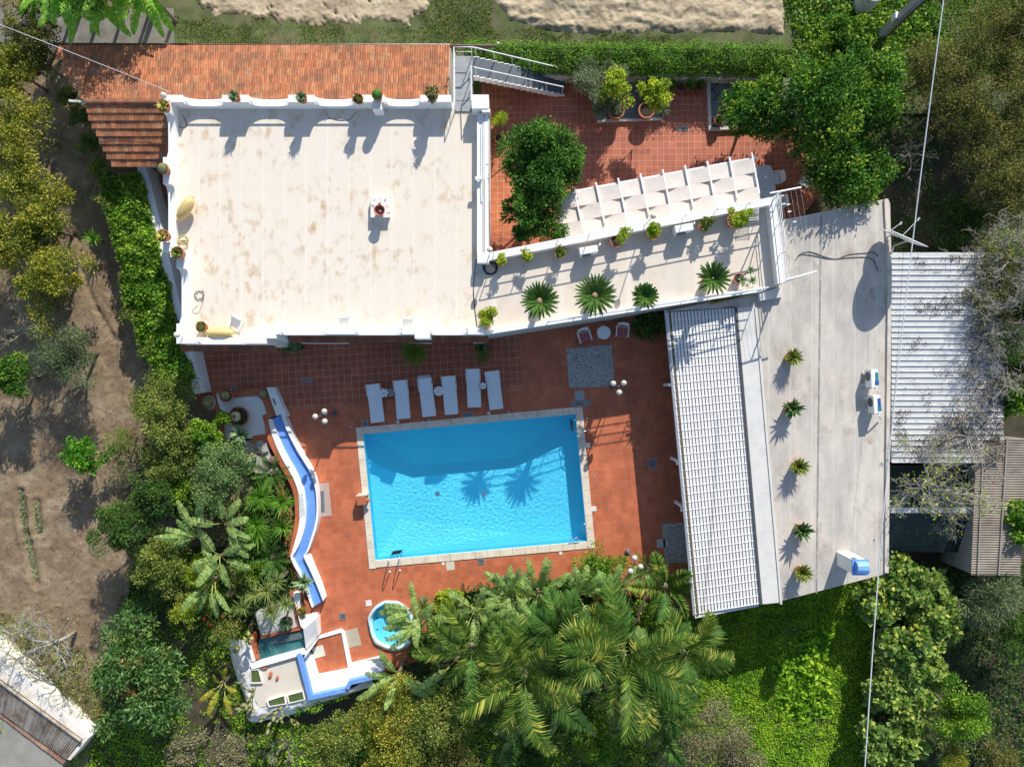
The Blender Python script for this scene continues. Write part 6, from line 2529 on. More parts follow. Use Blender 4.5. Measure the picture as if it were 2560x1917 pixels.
slab('mosaic_square', [q('c1', 552, 1300), q('c1', 912, 1266), q('c1', 935, 1592), q('c1', 578, 1608)], mos_m, 'large grey crazy paved square set in the tiles near the armchairs', 'paving')
slab('mosaic_square', [q('c2', 1305, 1228), q('c2', 1530, 1212), q('c2', 1560, 1528), q('c2', 1335, 1537)], mos_m, 'grey crazy paved square running under the canopy edge', 'paving')
slab('stone_plate', [q('c2', 618, 180), q('c2', 693, 174), q('c2', 700, 248), q('c2', 625, 256)], M('blue_grey_slab', (0.30, 0.34, 0.36), 0.6, 0.06, 3), 'blue grey slab below the large mosaic square', 'slab')
slab('pebble_strip', [q('c2', 590, 264), q('c2', 745, 248), q('c2', 748, 296), q('c2', 593, 306)], pebble_m, 'pebble strip holding a drain grate at the pool corner', 'paving')
slab('stone_plate', [q('c2', 1265, 1352), q('c2', 1330, 1346), q('c2', 1336, 1410), q('c2', 1270, 1416)], M('pale_slab', (0.46, 0.45, 0.42), 0.7, 0.08, 4), 'small pale slab beside the canopy mosaic', 'slab')
slab('pebble_mat', [q('b2', 535, 910), q('b2', 637, 905), q('b2', 662, 1163), q('b2', 556, 1175)], pink_pb, 'pink pebble panel beside the blue channel', 'paving')
slab('stone_plate', [e(1620, 510), e(1828, 458), e(1884, 680), e(1690, 726)], M('sandy_concrete', (0.44, 0.39, 0.30), 0.85, 0.1, 3, dirt=(0.33, 0.28, 0.2), dscale=3), 'sandy concrete slab between tiled platform and hot tub', 'slab')
slab('stone_plate', [q('b2', 1560, 1525), q('b2', 1625, 1520), q('b2', 1632, 1588), q('b2', 1566, 1594)], M('cream_pebble', (0.56, 0.50, 0.40), 0.8, 0.3, 40, 0.5, 60), 'cream pebble square south of the pool', 'slab')


def grate(tile, cx, cy, w, d, rz, label, extra=0.012):
    c_ = q(tile, cx, cy, 0)
    w, d = w / K * H / F, d / K * H / F
    t_ = thing('drain_grate', (c_.x, c_.y, extra), label, 'drain grate', 'drain grates in the paving', rz)
    mb = MB()
    for s_ in (-1, 1):
        mb.box((s_ * (w / 2 - 0.012), 0, 0.006), (0.024, d, 0.012))
        mb.box((0, s_ * (d / 2 - 0.012), 0.006), (w - 0.048, 0.024, 0.012))
    n = max(4, int(w / 0.045))
    for k in range(1, n):
        mb.box((-w / 2 + w * k / n, 0, 0.005), (0.016, d - 0.048, 0.01))
    mb.build('frame', grate_m, t_, world=False)
    mb = MB()
    mb.face([(-w / 2, -d / 2, -0.004), (w / 2, -d / 2, -0.004), (w / 2, d / 2, -0.004), (-w / 2, d / 2, -0.004)])
    mb.build('pit', black_pl, t_, world=False)


for a in [('b2', 463, 100, 90, 26, TC * .7, 'long drain grate on the house side, west of the loungers'),
          ('b2', 922, 437, 50, 46, TC, 'square drain grate at the north west corner of the pool'),
          ('b2', 1735, 366, 84, 36, TC, 'wide drain grate between loungers and pool coping'),
          ('a2', 1845, 152, 46, 36, TC * .7, 'drain grate beside the barrel cactus pot'),
          ('c2', 662, 281, 88, 36, TC, 'drain grate in the pebble strip at the pool corner'),
          ('c2', 1230, 753, 68, 70, TC, 'square drain grate in the shade of the canopy'),
          ('b2', 1840, 1522, 50, 44, TC, 'drain grate on the south edge of the pool'),
          ('b3', 748, 466, 50, 48, TC * .5, 'square drain grate between the blue channel and the hot tub'),
          ('b2', 578, 1050, 52, 170, TC * .4, 'long drain grate inside the pink pebble panel')]:
    grate(*a, extra=0.022)
grate('c0', 1473, 1016, 85, 32, 0, 'drain grate in the courtyard tiles below the wall pots', 0.012)
lid_m = M('white_lid', (0.66, 0.65, 0.62), 0.5, 0.04, 4)
for tl, x, y, s_, lab in [('b2', 1182, 423, 24, 'small white lid near the second lounger'), ('b2', 1900, 355, 24, 'small white lid in front of the easternmost lounger'), ('b2', 1540, 1540, 22, 'small white lid next to the cream pebble square'),
                          ('c2', 725, 606, 34, 'white skimmer lid below the east pool ladder'), ('c2', 772, 1108, 38, 'white skimmer lid halfway down the east side of the pool'), ('c2', 510, 1458, 24, 'small white lid south of the pool near the planting'), ('b3', 952, 362, 46, 'square white lid next to the hot tub')]:
    c_ = q(tl, x, y)
    w = s_ / K * H / F / 2
    pts = [c_ + Matrix.Rotation(TC, 3, 'Z') @ Vector((sx * w, sy * w, 0)) for sx, sy in ((-1, -1), (1, -1), (1, 1), (-1, 1))]
    slab('skimmer_lid', pts, lid_m, lab, 'lid', 0.02, 0.004, 'white lids set in the patio')
for tl, x, y, lab in [('b2', 812, 464, 'round floor drain near the pool corner by the loungers'), ('b2', 1430, 406, 'round floor drain behind the coping under the third lounger'), ('b2', 2055, 346, 'round floor drain near the eastern loungers'), ('c2', 775, 848, 'round floor drain east of the pool'), ('c2', 210, 1508, 'round floor drain south of the pool'), ('c0', 115, 856, 'round floor drain in the courtyard tiles')]:
    c_ = q(tl, x, y)
    t_ = thing('floor_drain', (c_.x, c_.y, 0.004), lab, 'drain', 'small round floor drains')
    mb = MB()
    mb.lathe([(0.055, 0), (0.055, 0.008), (0.03, 0.008), (0.03, 0.001)], 16, (0, 0, 0), False, True)
    mb.build('ring', grate_m, t_, world=False)

# pool ladders, grab rails, fountain block
def ladder(A, B, inward, label, reach=0.62, steps=3):
    """A, B: rail feet on the patio; inward: unit vector towards the water"""
    t_ = thing('pool_ladder', ((A.x + B.x) / 2, (A.y + B.y) / 2, 0), label, 'pool ladder', 'chrome pool ladders')
    for p in (A, B):
        mb = MB()
        pts = [p, p + Vector((0, 0, 0.45)), p + inward * 0.12 + Vector((0, 0, 0.66)), p + inward * 0.35 + Vector((0, 0, 0.70)), p + inward * reach + Vector((0, 0, 0.45)), p + inward * (reach + 0.06) + Vector((0, 0, -0.2)), p + inward * (reach + 0.06) + Vector((0, 0, -0.9))]
        mb.tube(smooth_line(pts, 5), 0.022, 8)
        rl_ = mb.build('rail', chrome, t_, smooth=True)
        mb = MB()
        mb.lathe([(0.055, 0), (0.055, 0.02), (0.03, 0.035)], 14, (p.x, p.y, 0.0))
        mb.build('foot_cap', lid_m, rl_)
    for k in range(steps):
        mb = MB()
        z = -0.02 - 0.26 * k
        c_ = (A + B) / 2 + inward * (reach + 0.04)
        d_ = (B - A)
        mb.box((c_.x, c_.y, z), (d_.length - 0.03, 0.09, 0.03), atan2(d_.y, d_.x))
        mb.build('step', black_pl, t_)
    return t_


iny = Vector((sin(-TC) * -1 * -1, cos(TC), 0))
ladder(q('b2', 1118, 1606), q('b2', 1198, 1594), Vector((-sin(TC) * 0 + 0.09, 0.996, 0)), 'chrome pool ladder on the south side near the hot tub', 0.85)
ladder(q('c2', 716, 398), q('c2', 727, 488), Vector((-0.996, -0.06, 0)), 'chrome pool ladder on the east side near the three globe lamp', 0.72)
for pts, lab in (([q('c2', 722, 1222, .12), q('c2', 690, 1232, .2), q('c2', 684, 1265, .22), q('c2', 694, 1295, .2), q('c2', 722, 1303, .12)], 'chrome grab rail on the east wall at the pool corner'), ([q('c2', 580, 1374, .05), q('c2', 588, 1348, .2), q('c2', 620, 1338, .22), q('c2', 652, 1344, .2), q('c2', 660, 1366, .05)], 'chrome grab rail on the south wall at the pool corner')):
    mb = MB()
    mb.tube(smooth_line(pts, 5), 0.018, 8)
    tag(mb.build('grab_rail', chrome, None, pts[0], smooth=True), lab, 'grab rail', 'chrome grab rails in the pool corner')
fb = thing('fountain_block', q('b2', 900, 1040), 'small terracotta water spout block with a white top edge on the west coping', 'fountain')
c_ = q('b2', 900, 1040, .4)
m = MB()
m.box((c_.x - 0.02, c_.y, 0.27), (0.46, 0.44, 0.54), TC)
m.build('body', terra_flat, fb)
m = MB()
m.box((c_.x - 0.0, c_.y + 0.25, 0.27), (0.52, 0.07, 0.54), TC)
m.build('side_slab', cop_m, fb)
m = MB()
m.lathe([(0.09, 0.0), (0.12, 0.06), (0.10, 0.13), (0.05, 0.16)], 14, (c_.x + 0.27, c_.y, 0.34))
m.tube([(c_.x + 0.27, c_.y, 0.42), (c_.x + 0.42, c_.y, 0.40)], 0.04, 8, radii=[0.07, 0.04])
m.build('spout', terra, fb)

# ---------------------------------------------------------------- utility pole, water tank, odds and ends
up_ = thing('utility_pole', q('d0', 1080, 285, GZ), 'grey square concrete utility pole leaning out of the top right bushes', 'utility pole')
b0_ = q('d0', 1085, 280, GZ)
m = MB()
vs = []
for z, w in ((GZ, 0.19), (4.7, 0.15)):
    vs += [(b0_.x - w, b0_.y - w, z), (b0_.x + w, b0_.y - w, z), (b0_.x + w, b0_.y + w, z), (b0_.x - w, b0_.y + w, z)]
m.add(vs, [(0, 1, 5, 4), (1, 2, 6, 5), (2, 3, 7, 6), (3, 0, 4, 7), (4, 5, 6, 7)])
m.build('shaft', M('grey_concrete', (0.34, 0.34, 0.33), 0.9, 0.12, 3, 0.2, 30), up_)
m = MB()
m.box((b0_.x - 0.26, b0_.y + 0.05, 1.4), (0.12, 0.3, 0.42))
m.build('meter_box', white_metal, up_)
m = MB()
m.tube([(b0_.x + 0.21, b0_.y - 0.12, GZ), (b0_.x + 0.18, b0_.y - 0.1, 3.0), (b0_.x + 0.14, b0_.y - 0.1, 4.7)], 0.03, 6)
m.tube([(b0_.x + 0.12, b0_.y - 0.22, GZ), (b0_.x + 0.1, b0_.y - 0.19, 4.0), (b0_.x + 0.06, b0_.y - 0.18, 4.7)], 0.025, 6)
m.build('conduit', black_pl, up_)
wt_ = thing('water_tank', q('d0', 925, 60, GZ), 'pale cylindrical water tank standing in the weeds at the top', 'water tank')
c_ = q('d0', 925, 55, GZ)
m = MB()
m.lathe([(0.46, 0), (0.48, 0.1), (0.48, 1.25), (0.44, 1.33), (0.20, 1.38), (0.20, 1.44), (0.002, 1.46)], 32, (c_.x, c_.y, GZ), True, False)
m.build('tank_body', M('aged_plastic', (0.50, 0.50, 0.46), 0.6, 0.1, 3, dirt=(0.3, 0.29, 0.25), dscale=2), wt_, smooth=True, angle=radians(30))
m = MB()
m.ball(q('b0', 1965, 356, 0.9), 0.15, 8, 0.7)
tag(m.build('white_stone', M('whitewashed_rock', ()), None, q('b0', 1965, 356, .8)), 'white stone on the hedge end beside the roof gutter', 'stone')
# planter boxes on the terrace wall
for k, (x, y) in enumerate([(1745, 908), (1862, 882), (1978, 852)]):
    c_ = q('c1', x, y, 2.95)
    rz = radians(12)
    t_ = thing('planter_box', (c_.x, c_.y - 0.0, 2.70), ['mossy planter box outside the terrace wall, nearest the cycads', 'mossy planter box with reddish plants, middle of three on the wall', 'mossy planter box outside the terrace wall, nearest the corner'][k], 'planter box', 'planter boxes hung outside the terrace wall', rz)
    mb = MB()
    mb.box((0, 0, 0.12), (0.66, 0.26, 0.24))
    mb.build('box_body', terra, t_, world=False)
    rng = np.random.default_rng(900 + k)
    n = 700
    Pt = np.stack([rng.uniform(-.33, .33, n), rng.uniform(-.14, .14, n), rng.uniform(.22, .36, n)], 1)
    v, f_ = leafq(Pt, rng.normal(size=(n, 3)) + np.array([0, 0, .5]), rng.normal(size=(n, 3)) + np.array([0, 0, 1]), np.full(n, .06), np.full(n, .03))
    np_mesh('foliage', v, f_, L_moss if k != 1 else L_brown, t_)
# white wire rack in the terrace corner
rk2 = thing('wire_rack', q('c1', 2020, 235, TZ), 'white wire drying rack folded in the terrace corner', 'drying rack')
c_ = q('c1', 2015, 240, TZ + .5)
m = MB()
for k in range(7):
    m.tube([(c_.x - 0.3, c_.y - 0.28 + 0.09 * k, TZ + 0.5), (c_.x + 0.3, c_.y - 0.22 + 0.09 * k, TZ + 0.5)], 0.01, 5)
m.build('rack_top', white_metal, rk2)
for sx in (-1, 1):
    mb = MB()
    mb.tube([(c_.x + sx * 0.3, c_.y - 0.28, TZ), (c_.x + sx * 0.3, c_.y - 0.28, TZ + 0.5), (c_.x + sx * 0.3, c_.y + 0.3, TZ + 0.5), (c_.x + sx * 0.3, c_.y + 0.3, TZ)], 0.014, 6)
    mb.build('side_frame', white_metal, rk2)
# terracotta shards on the cactus terrace
for k, (x, y, a, l) in enumerate([(630, 975, 0.1, .17), (708, 1065, 1.3, .2), (797, 1105, 1.2, .15)]):
    c_ = e(x, y, .5)
    mb = MB()
    mb.ball((0, 0, 0.04), l, 8, 0.35)
    ob = mb.build('clay_shard', terra, None, None, world=False)
    ob.location = (c_.x, c_.y, 0.50)
    ob.scale = (1, 0.5, 1)
    ob.rotation_euler = (0, 0, a)
    tag(ob, ['flat clay shard lying by the pond kerb', 'largest clay shard on the cream terrace floor', 'smallest clay shard on the cream terrace floor'][k], 'shard')
# ---------------------------------------------------------------- trees, shrubs, ground cover
def T(tile, x, y, z, R, name, label, cat, mat, **kw):
    """tree with its crown's middle seen at a photo point; z = height of that middle, R = radius in metres"""
    p = q(tile, x, y, z)
    kw.setdefault('ztop', z + R * 0.7)
    return tree(name, (p.x, p.y), kw.pop('ztop'), R, label, cat, mat, **kw)


ORCH = 'yellowing orchard trees along the left edge'
for tl, x, y, R, lab in [('a0', 120, 560, 1.45, 'golden leaved tree at the left edge, level with the clay roof'),
                         ('a0', 190, 1010, 1.75, 'golden leaved tree left of the shaded lane'),
                         ('a0', 200, 1500, 2.0, 'broad golden tree opposite the house corner'),
                         ('a1', 330, 330, 1.5, 'golden tree reaching out over the lane, beside the spiky young yucca'),
                         ('a1', 90, 480, 1.6, 'pale golden tree at the very edge, behind the lane side crowns'),
                         ('a1', 380, 700, 1.65, 'golden tree at the lower end of the orchard row')]:
    T(tl, x, y, 2.0, R, 'orchard_tree', lab, 'tree', L_gold, nleaf=6500, L=0.12, W=0.06, group=ORCH, jit=0.8)
T('a1', 350, 960, 1.7, 1.2, 'orchard_tree', 'thin half bare golden tree above the olive', 'tree', L_gold, nleaf=1500, L=0.11, W=0.055, group=ORCH, ncl=40)
T('a0', 230, 290, 2.1, 1.55, 'dark_shrub', 'dark brownish green shrub in the top left corner', 'shrub', L_brown, nleaf=7000, L=0.10, W=0.05)
T('a0', 300, 470, 1.6, 1.0, 'dark_shrub', 'brownish shrub tucked under the end of the clay roof', 'shrub', L_brown, nleaf=3500, L=0.10, W=0.05)
T('a1', 565, 1330, 1.7, 1.75, 'olive_tree', 'round grey green olive tree on the brown soil left of the hedge', 'tree', L_olive, nleaf=12000, L=0.11, W=0.026, jit=0.5)
T('a1', 110, 1530, 1.6, 1.25, 'citrus_tree', 'citrus tree cut off by the left edge below the olive', 'tree', L_citrus, nleaf=6000, L=0.12, W=0.06)
T('a2', 660, 690, 1.2, 1.05, 'citrus_sapling', 'bright green young citrus standing alone on the brown soil', 'tree', LEAF('leaf_fresh', (0.02, 0.085, 0.01), (0.06, 0.19, 0.015), (0.16, 0.30, 0.03), 0.3, 0.35), nleaf=2600, L=0.13, W=0.065, tr=0.035)
# row of mossy shrubs along the outside of the ivy hedge
for k, (tl, x, y, R) in enumerate([('a0', 530, 760, .5), ('a0', 640, 930, .62), ('a0', 720, 1130, .6), ('a0', 800, 1330, .65), ('a1', 870, 150, .6), ('a1', 930, 300, .45), ('a1', 1010, 780, .5), ('a1', 1050, 1020, .6), ('a1', 1190, 1310, .65)]):
    T(tl, x, y, 1.0, R, 'mossy_shrub', ['mossy shrub at the eave of the clay roof', 'mossy shrub under the low clay roof', 'mossy shrub beside the shaded lane', 'mossy shrub at the head of the ivy hedge', 'mossy shrub pushing out of the ivy hedge near its top', 'little mossy shrub opposite the yucca', 'mossy shrub halfway down the ivy hedge', 'mossy shrub on the hedge above the olive', 'mossy shrub on the hedge beside the olive'][k], 'shrub', L_moss, nleaf=2200, L=0.09, W=0.05, group='mossy shrubs beside the ivy hedge')


def hedge(name, line, width, hgt, n, L, W, mat, label, cat, rng, z0=GZ):
    """clipped or creeping hedge along a line: dark woody core and a leafy skin"""
    root = thing(name, (line[0].x, line[0].y, z0), label, cat)
    seg = [(b_ - a) for a, b_ in zip(line[:-1], line[1:])]
    ln = np.array([s_.length for s_ in seg])
    pick = rng.choice(len(seg), n, p=ln / ln.sum())
    u = rng.uniform(0, 1, n)
    A = np.array([[p.x, p.y] for p in line])
    base = A[pick] * (1 - u[:, None]) + A[pick + 1] * u[:, None]
    tdir = np.array([[s_.normalized().x, s_.normalized().y] for s_ in seg])[pick]
    side = np.stack([-tdir[:, 1], tdir[:, 0]], 1)
    pos = rng.uniform(-1, 1, n)
    onside = rng.uniform(0, 1, n) < 0.4
    cx_ = np.where(onside, np.sign(pos), pos)
    cz = np.where(onside, rng.uniform(0.05, 1, n), (1 - np.abs(pos) ** 6 * 0.25))
    bulge = 1 + 0.16 * fbm(base[:, 0], base[:, 1], 1.1, 301, 3)
    dep = 1 - 0.16 * rng.uniform(0, 1, n) ** 2
    off = cx_ * width * 0.5 * bulge * dep
    X = base + side * off[:, None]
    Z = hgt * np.maximum(cz, 0.03) * (1 + 0.10 * fbm(X[:, 0], X[:, 1], 0.7, 305, 3)) * dep
    Nn = nrm(np.stack([side[:, 0] * cx_, side[:, 1] * cx_, np.maximum(cz, 0.05)], 1))
    D = nrm(rng.normal(size=(n, 3)) * 0.8 + Nn * 0.35)
    N = nrm(Nn + 0.4 * rng.normal(size=(n, 3)))
    l = L * rng.uniform(0.65, 1.3, n)
    v, f_ = leafq(np.stack([X[:, 0] - root.location.x, X[:, 1] - root.location.y, Z], 1), D, N, l, l * W / L)
    np_mesh('foliage', v, f_, mat, root)
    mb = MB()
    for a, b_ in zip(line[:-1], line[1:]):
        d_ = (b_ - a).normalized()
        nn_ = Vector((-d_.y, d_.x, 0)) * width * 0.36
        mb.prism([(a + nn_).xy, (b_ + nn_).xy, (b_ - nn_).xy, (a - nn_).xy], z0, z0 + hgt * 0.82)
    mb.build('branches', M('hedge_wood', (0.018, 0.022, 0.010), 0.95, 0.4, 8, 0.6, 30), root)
    return root


rng = np.random.default_rng(42)
hedge('ivy_hedge', [q('a0', 955, 1390, 1.2), q('a1', 985, 80, 1.2), q('a1', 1040, 320, 1.2), q('a1', 1110, 600, 1.2), q('a1', 1165, 850, 1.2), q('a1', 1225, 1080, 1.2), q('a1', 1310, 1330, 1.2), q('a2', 1400, 130, 1.2)], 1.95, 1.75, 34000, 0.13, 0.10, L_ivy, 'long bright green ivy hedge between the lane and the house', 'hedge', rng)
hedge('clipped_hedge', [q('b0', 1700, 428, 1.5), q('c0', 600, 440, 1.5), q('c0', 1400, 445, 1.5), q('d0', 400, 455, 1.5)], 1.4, 1.9, 34000, 0.085, 0.05, L_hedge, 'long clipped green hedge behind the courtyard', 'hedge', rng)

# courtyard and right hand trees
tr_ = T('c0', 370, 1290, 3.3, 2.0, 'courtyard_tree', 'dense dark green two lobed tree growing in the courtyard against the terrace', 'tree', LEAF('leaf_court', (0.014, 0.048, 0.01), (0.042, 0.115, 0.02), (0.10, 0.19, 0.03), 0.2, 0.42), nleaf=30000, L=0.13, W=0.06, gz=0.0, ztop=4.6, up=0.7, jit=0.45, ncl=90, lump=0.2)
p2 = q('c1', 290, 235, 3.1) - tr_.location
rng = np.random.default_rng(5)
ob, C2 = crown_mesh('crown', tr_, 0, 1.1, 1.7, 0.95, 60, 0.4, 19000, 0.13, 0.06, MATS['leaf_court'], rng, up=0.7, jit=0.45)
ob.location = (p2.x * .85, p2.y * .82, 3.0)
T('d0', 100, 860, 2.4, 1.65, 'citrus_tree', 'dark citrus tree over the flagstone bed', 'tree', L_citrus, nleaf=11000, L=0.15, W=0.075, gz=0.0, ztop=3.4)
T('d0', 740, 780, 3.4, 2.9, 'citrus_tree', 'largest citrus tree with bright yellow green shoots at the courtyard corner', 'tree', L_citrus, nleaf=22000, L=0.17, W=0.085, ztop=5.0, ncl=80)
T('d0', 830, 1290, 2.9, 2.15, 'citrus_tree', 'citrus tree leaning over the top edge of the pool house', 'tree', L_citrus, nleaf=14000, L=0.17, W=0.085, ztop=4.2, ncl=60)
T('d0', 720, 400, 2.2, 1.35, 'citrus_tree', 'upright citrus beside the utility pole with lime green tips', 'tree', L_citrus, nleaf=8000, L=0.14, W=0.07, ztop=3.8)
lf = [('d0', 1500, 560, 1.9), ('d0', 1880, 330, 2.0), ('d0', 2180, 160, 1.8), ('d0', 1720, 850, 1.8), ('d0', 2120, 620, 1.7), ('d0', 1950, 1250, 1.75), ('d0', 2180, 1000, 1.5), ('d1', 2080, 60, 1.9)]
lb = ['brownish olive tree left of the overhead cable', 'brownish tree in the upper right, right of the cable', 'brownish tree in the very top right corner', 'dusky tree beside the dead twigs and the cable', 'dusky tree in front of the bare grey branches', 'ochre tipped tree above the ribbed shed', 'dark tree at the right edge among bare branches', 'brown tree behind the shed with the bare fig']
for (tl, x, y, R), lab in zip(lf, lb):
    T(tl, x, y, 2.2, R, 'brown_tree', lab, 'tree', L_brown, nleaf=8500, L=0.10, W=0.045, group='dusky trees on the right', ncl=60, jit=0.9, lump=0.4)

# shrubs between field and pool garden
T('a2', 1290, 330, 1.9, 1.75, 'laurel_bush', 'large yellow green laurel bush below the ivy hedge', 'shrub', L_moss, nleaf=13000, L=0.09, W=0.055, ztop=3.0, ncl=70)
T('a2', 1330, 740, 1.6, 1.25, 'laurel_bush', 'yellow green laurel bush behind the grey bush', 'shrub', L_moss, nleaf=7000, L=0.09, W=0.055, ztop=2.5)
T('a2', 1600, 520, 1.7, .85, 'green_bush', 'fresh green bush beside the white planter', 'shrub', L_ivy, nleaf=5000, L=0.11, W=0.06, ztop=2.2)
T('a2', 1750, 815, 2.0, 1.6, 'grey_bush', 'round grey green bush next to the yuccas', 'shrub', LEAF('leaf_greygreen', (0.035, 0.08, 0.03), (0.08, 0.145, 0.055), (0.15, 0.21, 0.10), 0.2, 0.5), nleaf=12000, L=0.085, W=0.05, ztop=3.2, ncl=70)
T('a2', 980, 560, 1.0, 0.75, 'feathery_bush', 'pale feathery bush reaching over the soil, the upper of two', 'shrub', L_moss, nleaf=2200, L=0.12, W=0.018, ztop=1.7)
T('a2', 985, 830, 1.0, 0.95, 'feathery_bush', 'pale thin feathery bush beside the young citrus, the lower of two', 'shrub', L_oliveg, nleaf=1800, L=0.12, W=0.015, ztop=1.6)
T('a2', 1000, 1230, 2.0, 1.5, 'dark_tree', 'dense dark green tree at the edge of the ploughed soil', 'tree', L_dark, nleaf=13000, L=0.09, W=0.05, ztop=3.3, ncl=60)
T('a2', 1230, 1000, 1.9, 1.15, 'dark_tree', 'dark green tree between laurel bush and strelitzia', 'tree', L_dark, nleaf=7000, L=0.09, W=0.05, ztop=3.0)
T('a2', 1230, 1530, 1.8, 1.5, 'dark_tree', 'mid green tree below the dark tree, over the soil', 'tree', L_moss, nleaf=9000, L=0.09, W=0.05, ztop=3.0)
T('a3', 1080, 960, 2.2, 2.5, 'glossy_tree', 'large glossy dark green tree with reddish new leaves', 'tree', L_mango, nleaf=9000, L=0.24, W=0.07, ztop=3.8, ncl=90, rcl=0.5, up=0.6)
rng = np.random.default_rng(77)
gt = bpy.data.objects.get('glossy_tree')
ob, _ = crown_mesh('leaves', gt, 2.4, 1.9, 1.9, 1.3, 14, 0.2, 240, 0.2, 0.06, L_red, rng, zlow=0.25, power=0.2)
T('a3', 1480, 420, 1.4, 0.9, 'red_flower_shrub', 'thin shrub dotted with red flowers, nearer the field', 'shrub', L_lime, nleaf=2200, L=0.09, W=0.04, ztop=2.0)
T('a3', 1800, 560, 1.4, 0.85, 'red_flower_shrub', 'shrub with red flowers above the white rock wall', 'shrub', L_moss, nleaf=2600, L=0.09, W=0.04, ztop=2.0)
for ob_ in [o_ for o_ in list(bpy.data.objects) if o_.name.startswith('red_flower_shrub')]:
    rng = np.random.default_rng(len(ob_.name))
    crown_mesh('flower', ob_, 1.3, 0.9, 0.9, 0.7, 12, 0.12, 60, 0.09, 0.06, M('red_petal', (0.42, 0.02, 0.02), 0.5), rng, zlow=0.2, power=0.2)
T('a3', 1500, 1500, 1.5, 1.15, 'brown_shrub', 'brownish flowering shrub at the bottom, left half', 'shrub', L_oliveg, nleaf=5500, L=0.08, W=0.045, ztop=2.4)
T('a3', 1850, 1560, 1.5, 1.0, 'brown_shrub', 'brownish flowering shrub at the bottom, next to the shaded grass', 'shrub', L_oliveg, nleaf=4500, L=0.08, W=0.045, ztop=2.4)
# bottom centre
bt = [('b3', 700, 1440, 1.5, L_moss, 'dark green tree below the rock wall'), ('b3', 1080, 1210, 1.6, L_gold, 'yellow tipped tree under the long strelitzia leaves'), ('b3', 1130, 1560, 1.7, L_gold, 'yellow tipped tree at the bottom edge, left of the palms'), ('b3', 1480, 1300, 1.7, L_moss, 'olive green tree at the foot of the palms'), ('b3', 1620, 1600, 1.5, L_brown, 'dark tree at the bottom edge under the palm fronds')]
for tl, x, y, R, mt, lab in bt:
    T(tl, x, y, 2.0, R, 'garden_tree', lab, 'tree', mt, nleaf=8500, L=0.10, W=0.055, ztop=3.2, ncl=60, lump=0.35)
T('c3', 830, 1440, 1.3, 1.3, 'green_bush', 'bright green bush between palms and the grey olive', 'shrub', L_ivy, nleaf=7000, L=0.09, W=0.05, ztop=2.2)
T('c3', 250, 1600, 1.2, 1.2, 'green_bush', 'dark green bush at the bottom edge below the palms', 'shrub', L_dark, nleaf=6000, L=0.09, W=0.05, ztop=2.0)
T('c3', 1560, 1420, 1.8, 2.25, 'olive_tree', 'large grey olive tree at the bottom beside the lawn', 'tree', L_oliveg, nleaf=17000, L=0.10, W=0.03, ztop=3.2, ncl=90)
T('c3', 1900, 1600, 1.6, 1.4, 'olive_tree', 'smaller grey olive crown on the lawn at the bottom edge', 'tree', L_oliveg, nleaf=8000, L=0.10, W=0.03, ztop=2.7)
T('c3', 820, 90, 1.2, 1.25, 'green_bush', 'leafy bright green bush at the south side of the pool', 'shrub', L_ivy, nleaf=6500, L=0.14, W=0.04, ztop=1.9, gz=0.0)
# right side thickets
for tl, x, y, R, lab in [('d3', 1290, 250, 1.5, 'squash vine thicket next to the green shed'), ('d3', 1500, 560, 1.4, 'squash vine thicket in front of the oleander'), ('d3', 1230, 780, 1.35, 'squash vine thicket with yellowing leaves beside the lawn'), ('d3', 1300, 1130, 1.3, 'squash vine thicket near the pink flowers'), ('d3', 1180, 1500, 1.35, 'squash vine thicket at the bottom edge')]:
    T(tl, x, y, 1.3, R, 'vine_thicket', lab, 'vine', L_pump, nleaf=2600, L=0.24, W=0.21, ztop=1.7, rz=.8, trunk=False, group='squash vines overgrowing the right boundary', up=0.9, jit=0.8, part='foliage')
T('d3', 1700, 1230, 1.7, 1.55, 'green_bush', 'fresh green tree beside the squash vines', 'tree', L_ivy, nleaf=9000, L=0.11, W=0.055, ztop=2.8)
T('d3', 1960, 330, 1.6, 1.7, 'oleander', 'narrow leaved oleander below the brown lean-to', 'shrub', L_olive, nleaf=8000, L=0.19, W=0.028, ztop=2.6, jit=0.4)
T('d3', 2150, 620, 1.5, 1.2, 'oleander', 'narrow leaved oleander at the right edge', 'shrub', L_dark, nleaf=5000, L=0.19, W=0.03, ztop=2.3)
T('d3', 2010, 1560, 1.0, 1.0, 'brown_shrub', 'dry brownish shrub in the bottom right', 'shrub', L_brown, nleaf=3500, L=0.1, W=0.03, ztop=1.6)
T('d3', 1650, 1610, 1.0, 0.8, 'brown_shrub', 'dry ochre shrub at the bottom beside the green tree', 'shrub', L_gold, nleaf=2200, L=0.1, W=0.03, ztop=1.5)
T('d2', 2120, 180, 2.0, 1.2, 'creeper', 'broad leaved creeper falling over the end of the ribbed shed', 'vine', L_ivy, nleaf=3000, L=0.17, W=0.13, ztop=2.9, trunk=False, part='foliage')
T('d2', 2170, 1200, 1.9, 1.1, 'creeper', 'broad leaved creeper over the edge of the brown lean-to', 'vine', L_ivy, nleaf=3200, L=0.16, W=0.12, ztop=2.8, trunk=False, part='foliage')
T('d1', 1700, 300, 0.6, 1.6, 'dark_shrub', 'low dark shrub in the shade above the ribbed shed', 'shrub', L_dark, nleaf=6000, L=0.1, W=0.05, ztop=1.3)
T('d1', 2140, 950, 2.0, 1.3, 'brown_tree', 'dark crown at the right edge behind the bare fig', 'tree', L_dark, nleaf=5000, L=0.12, W=0.06, ztop=3.0)
T('d1', 2140, 1480, 2.0, 1.1, 'brown_tree', 'leafy crown at the right edge over the ribbed shed corner', 'tree', L_moss, nleaf=3500, L=0.14, W=0.08, ztop=2.9)


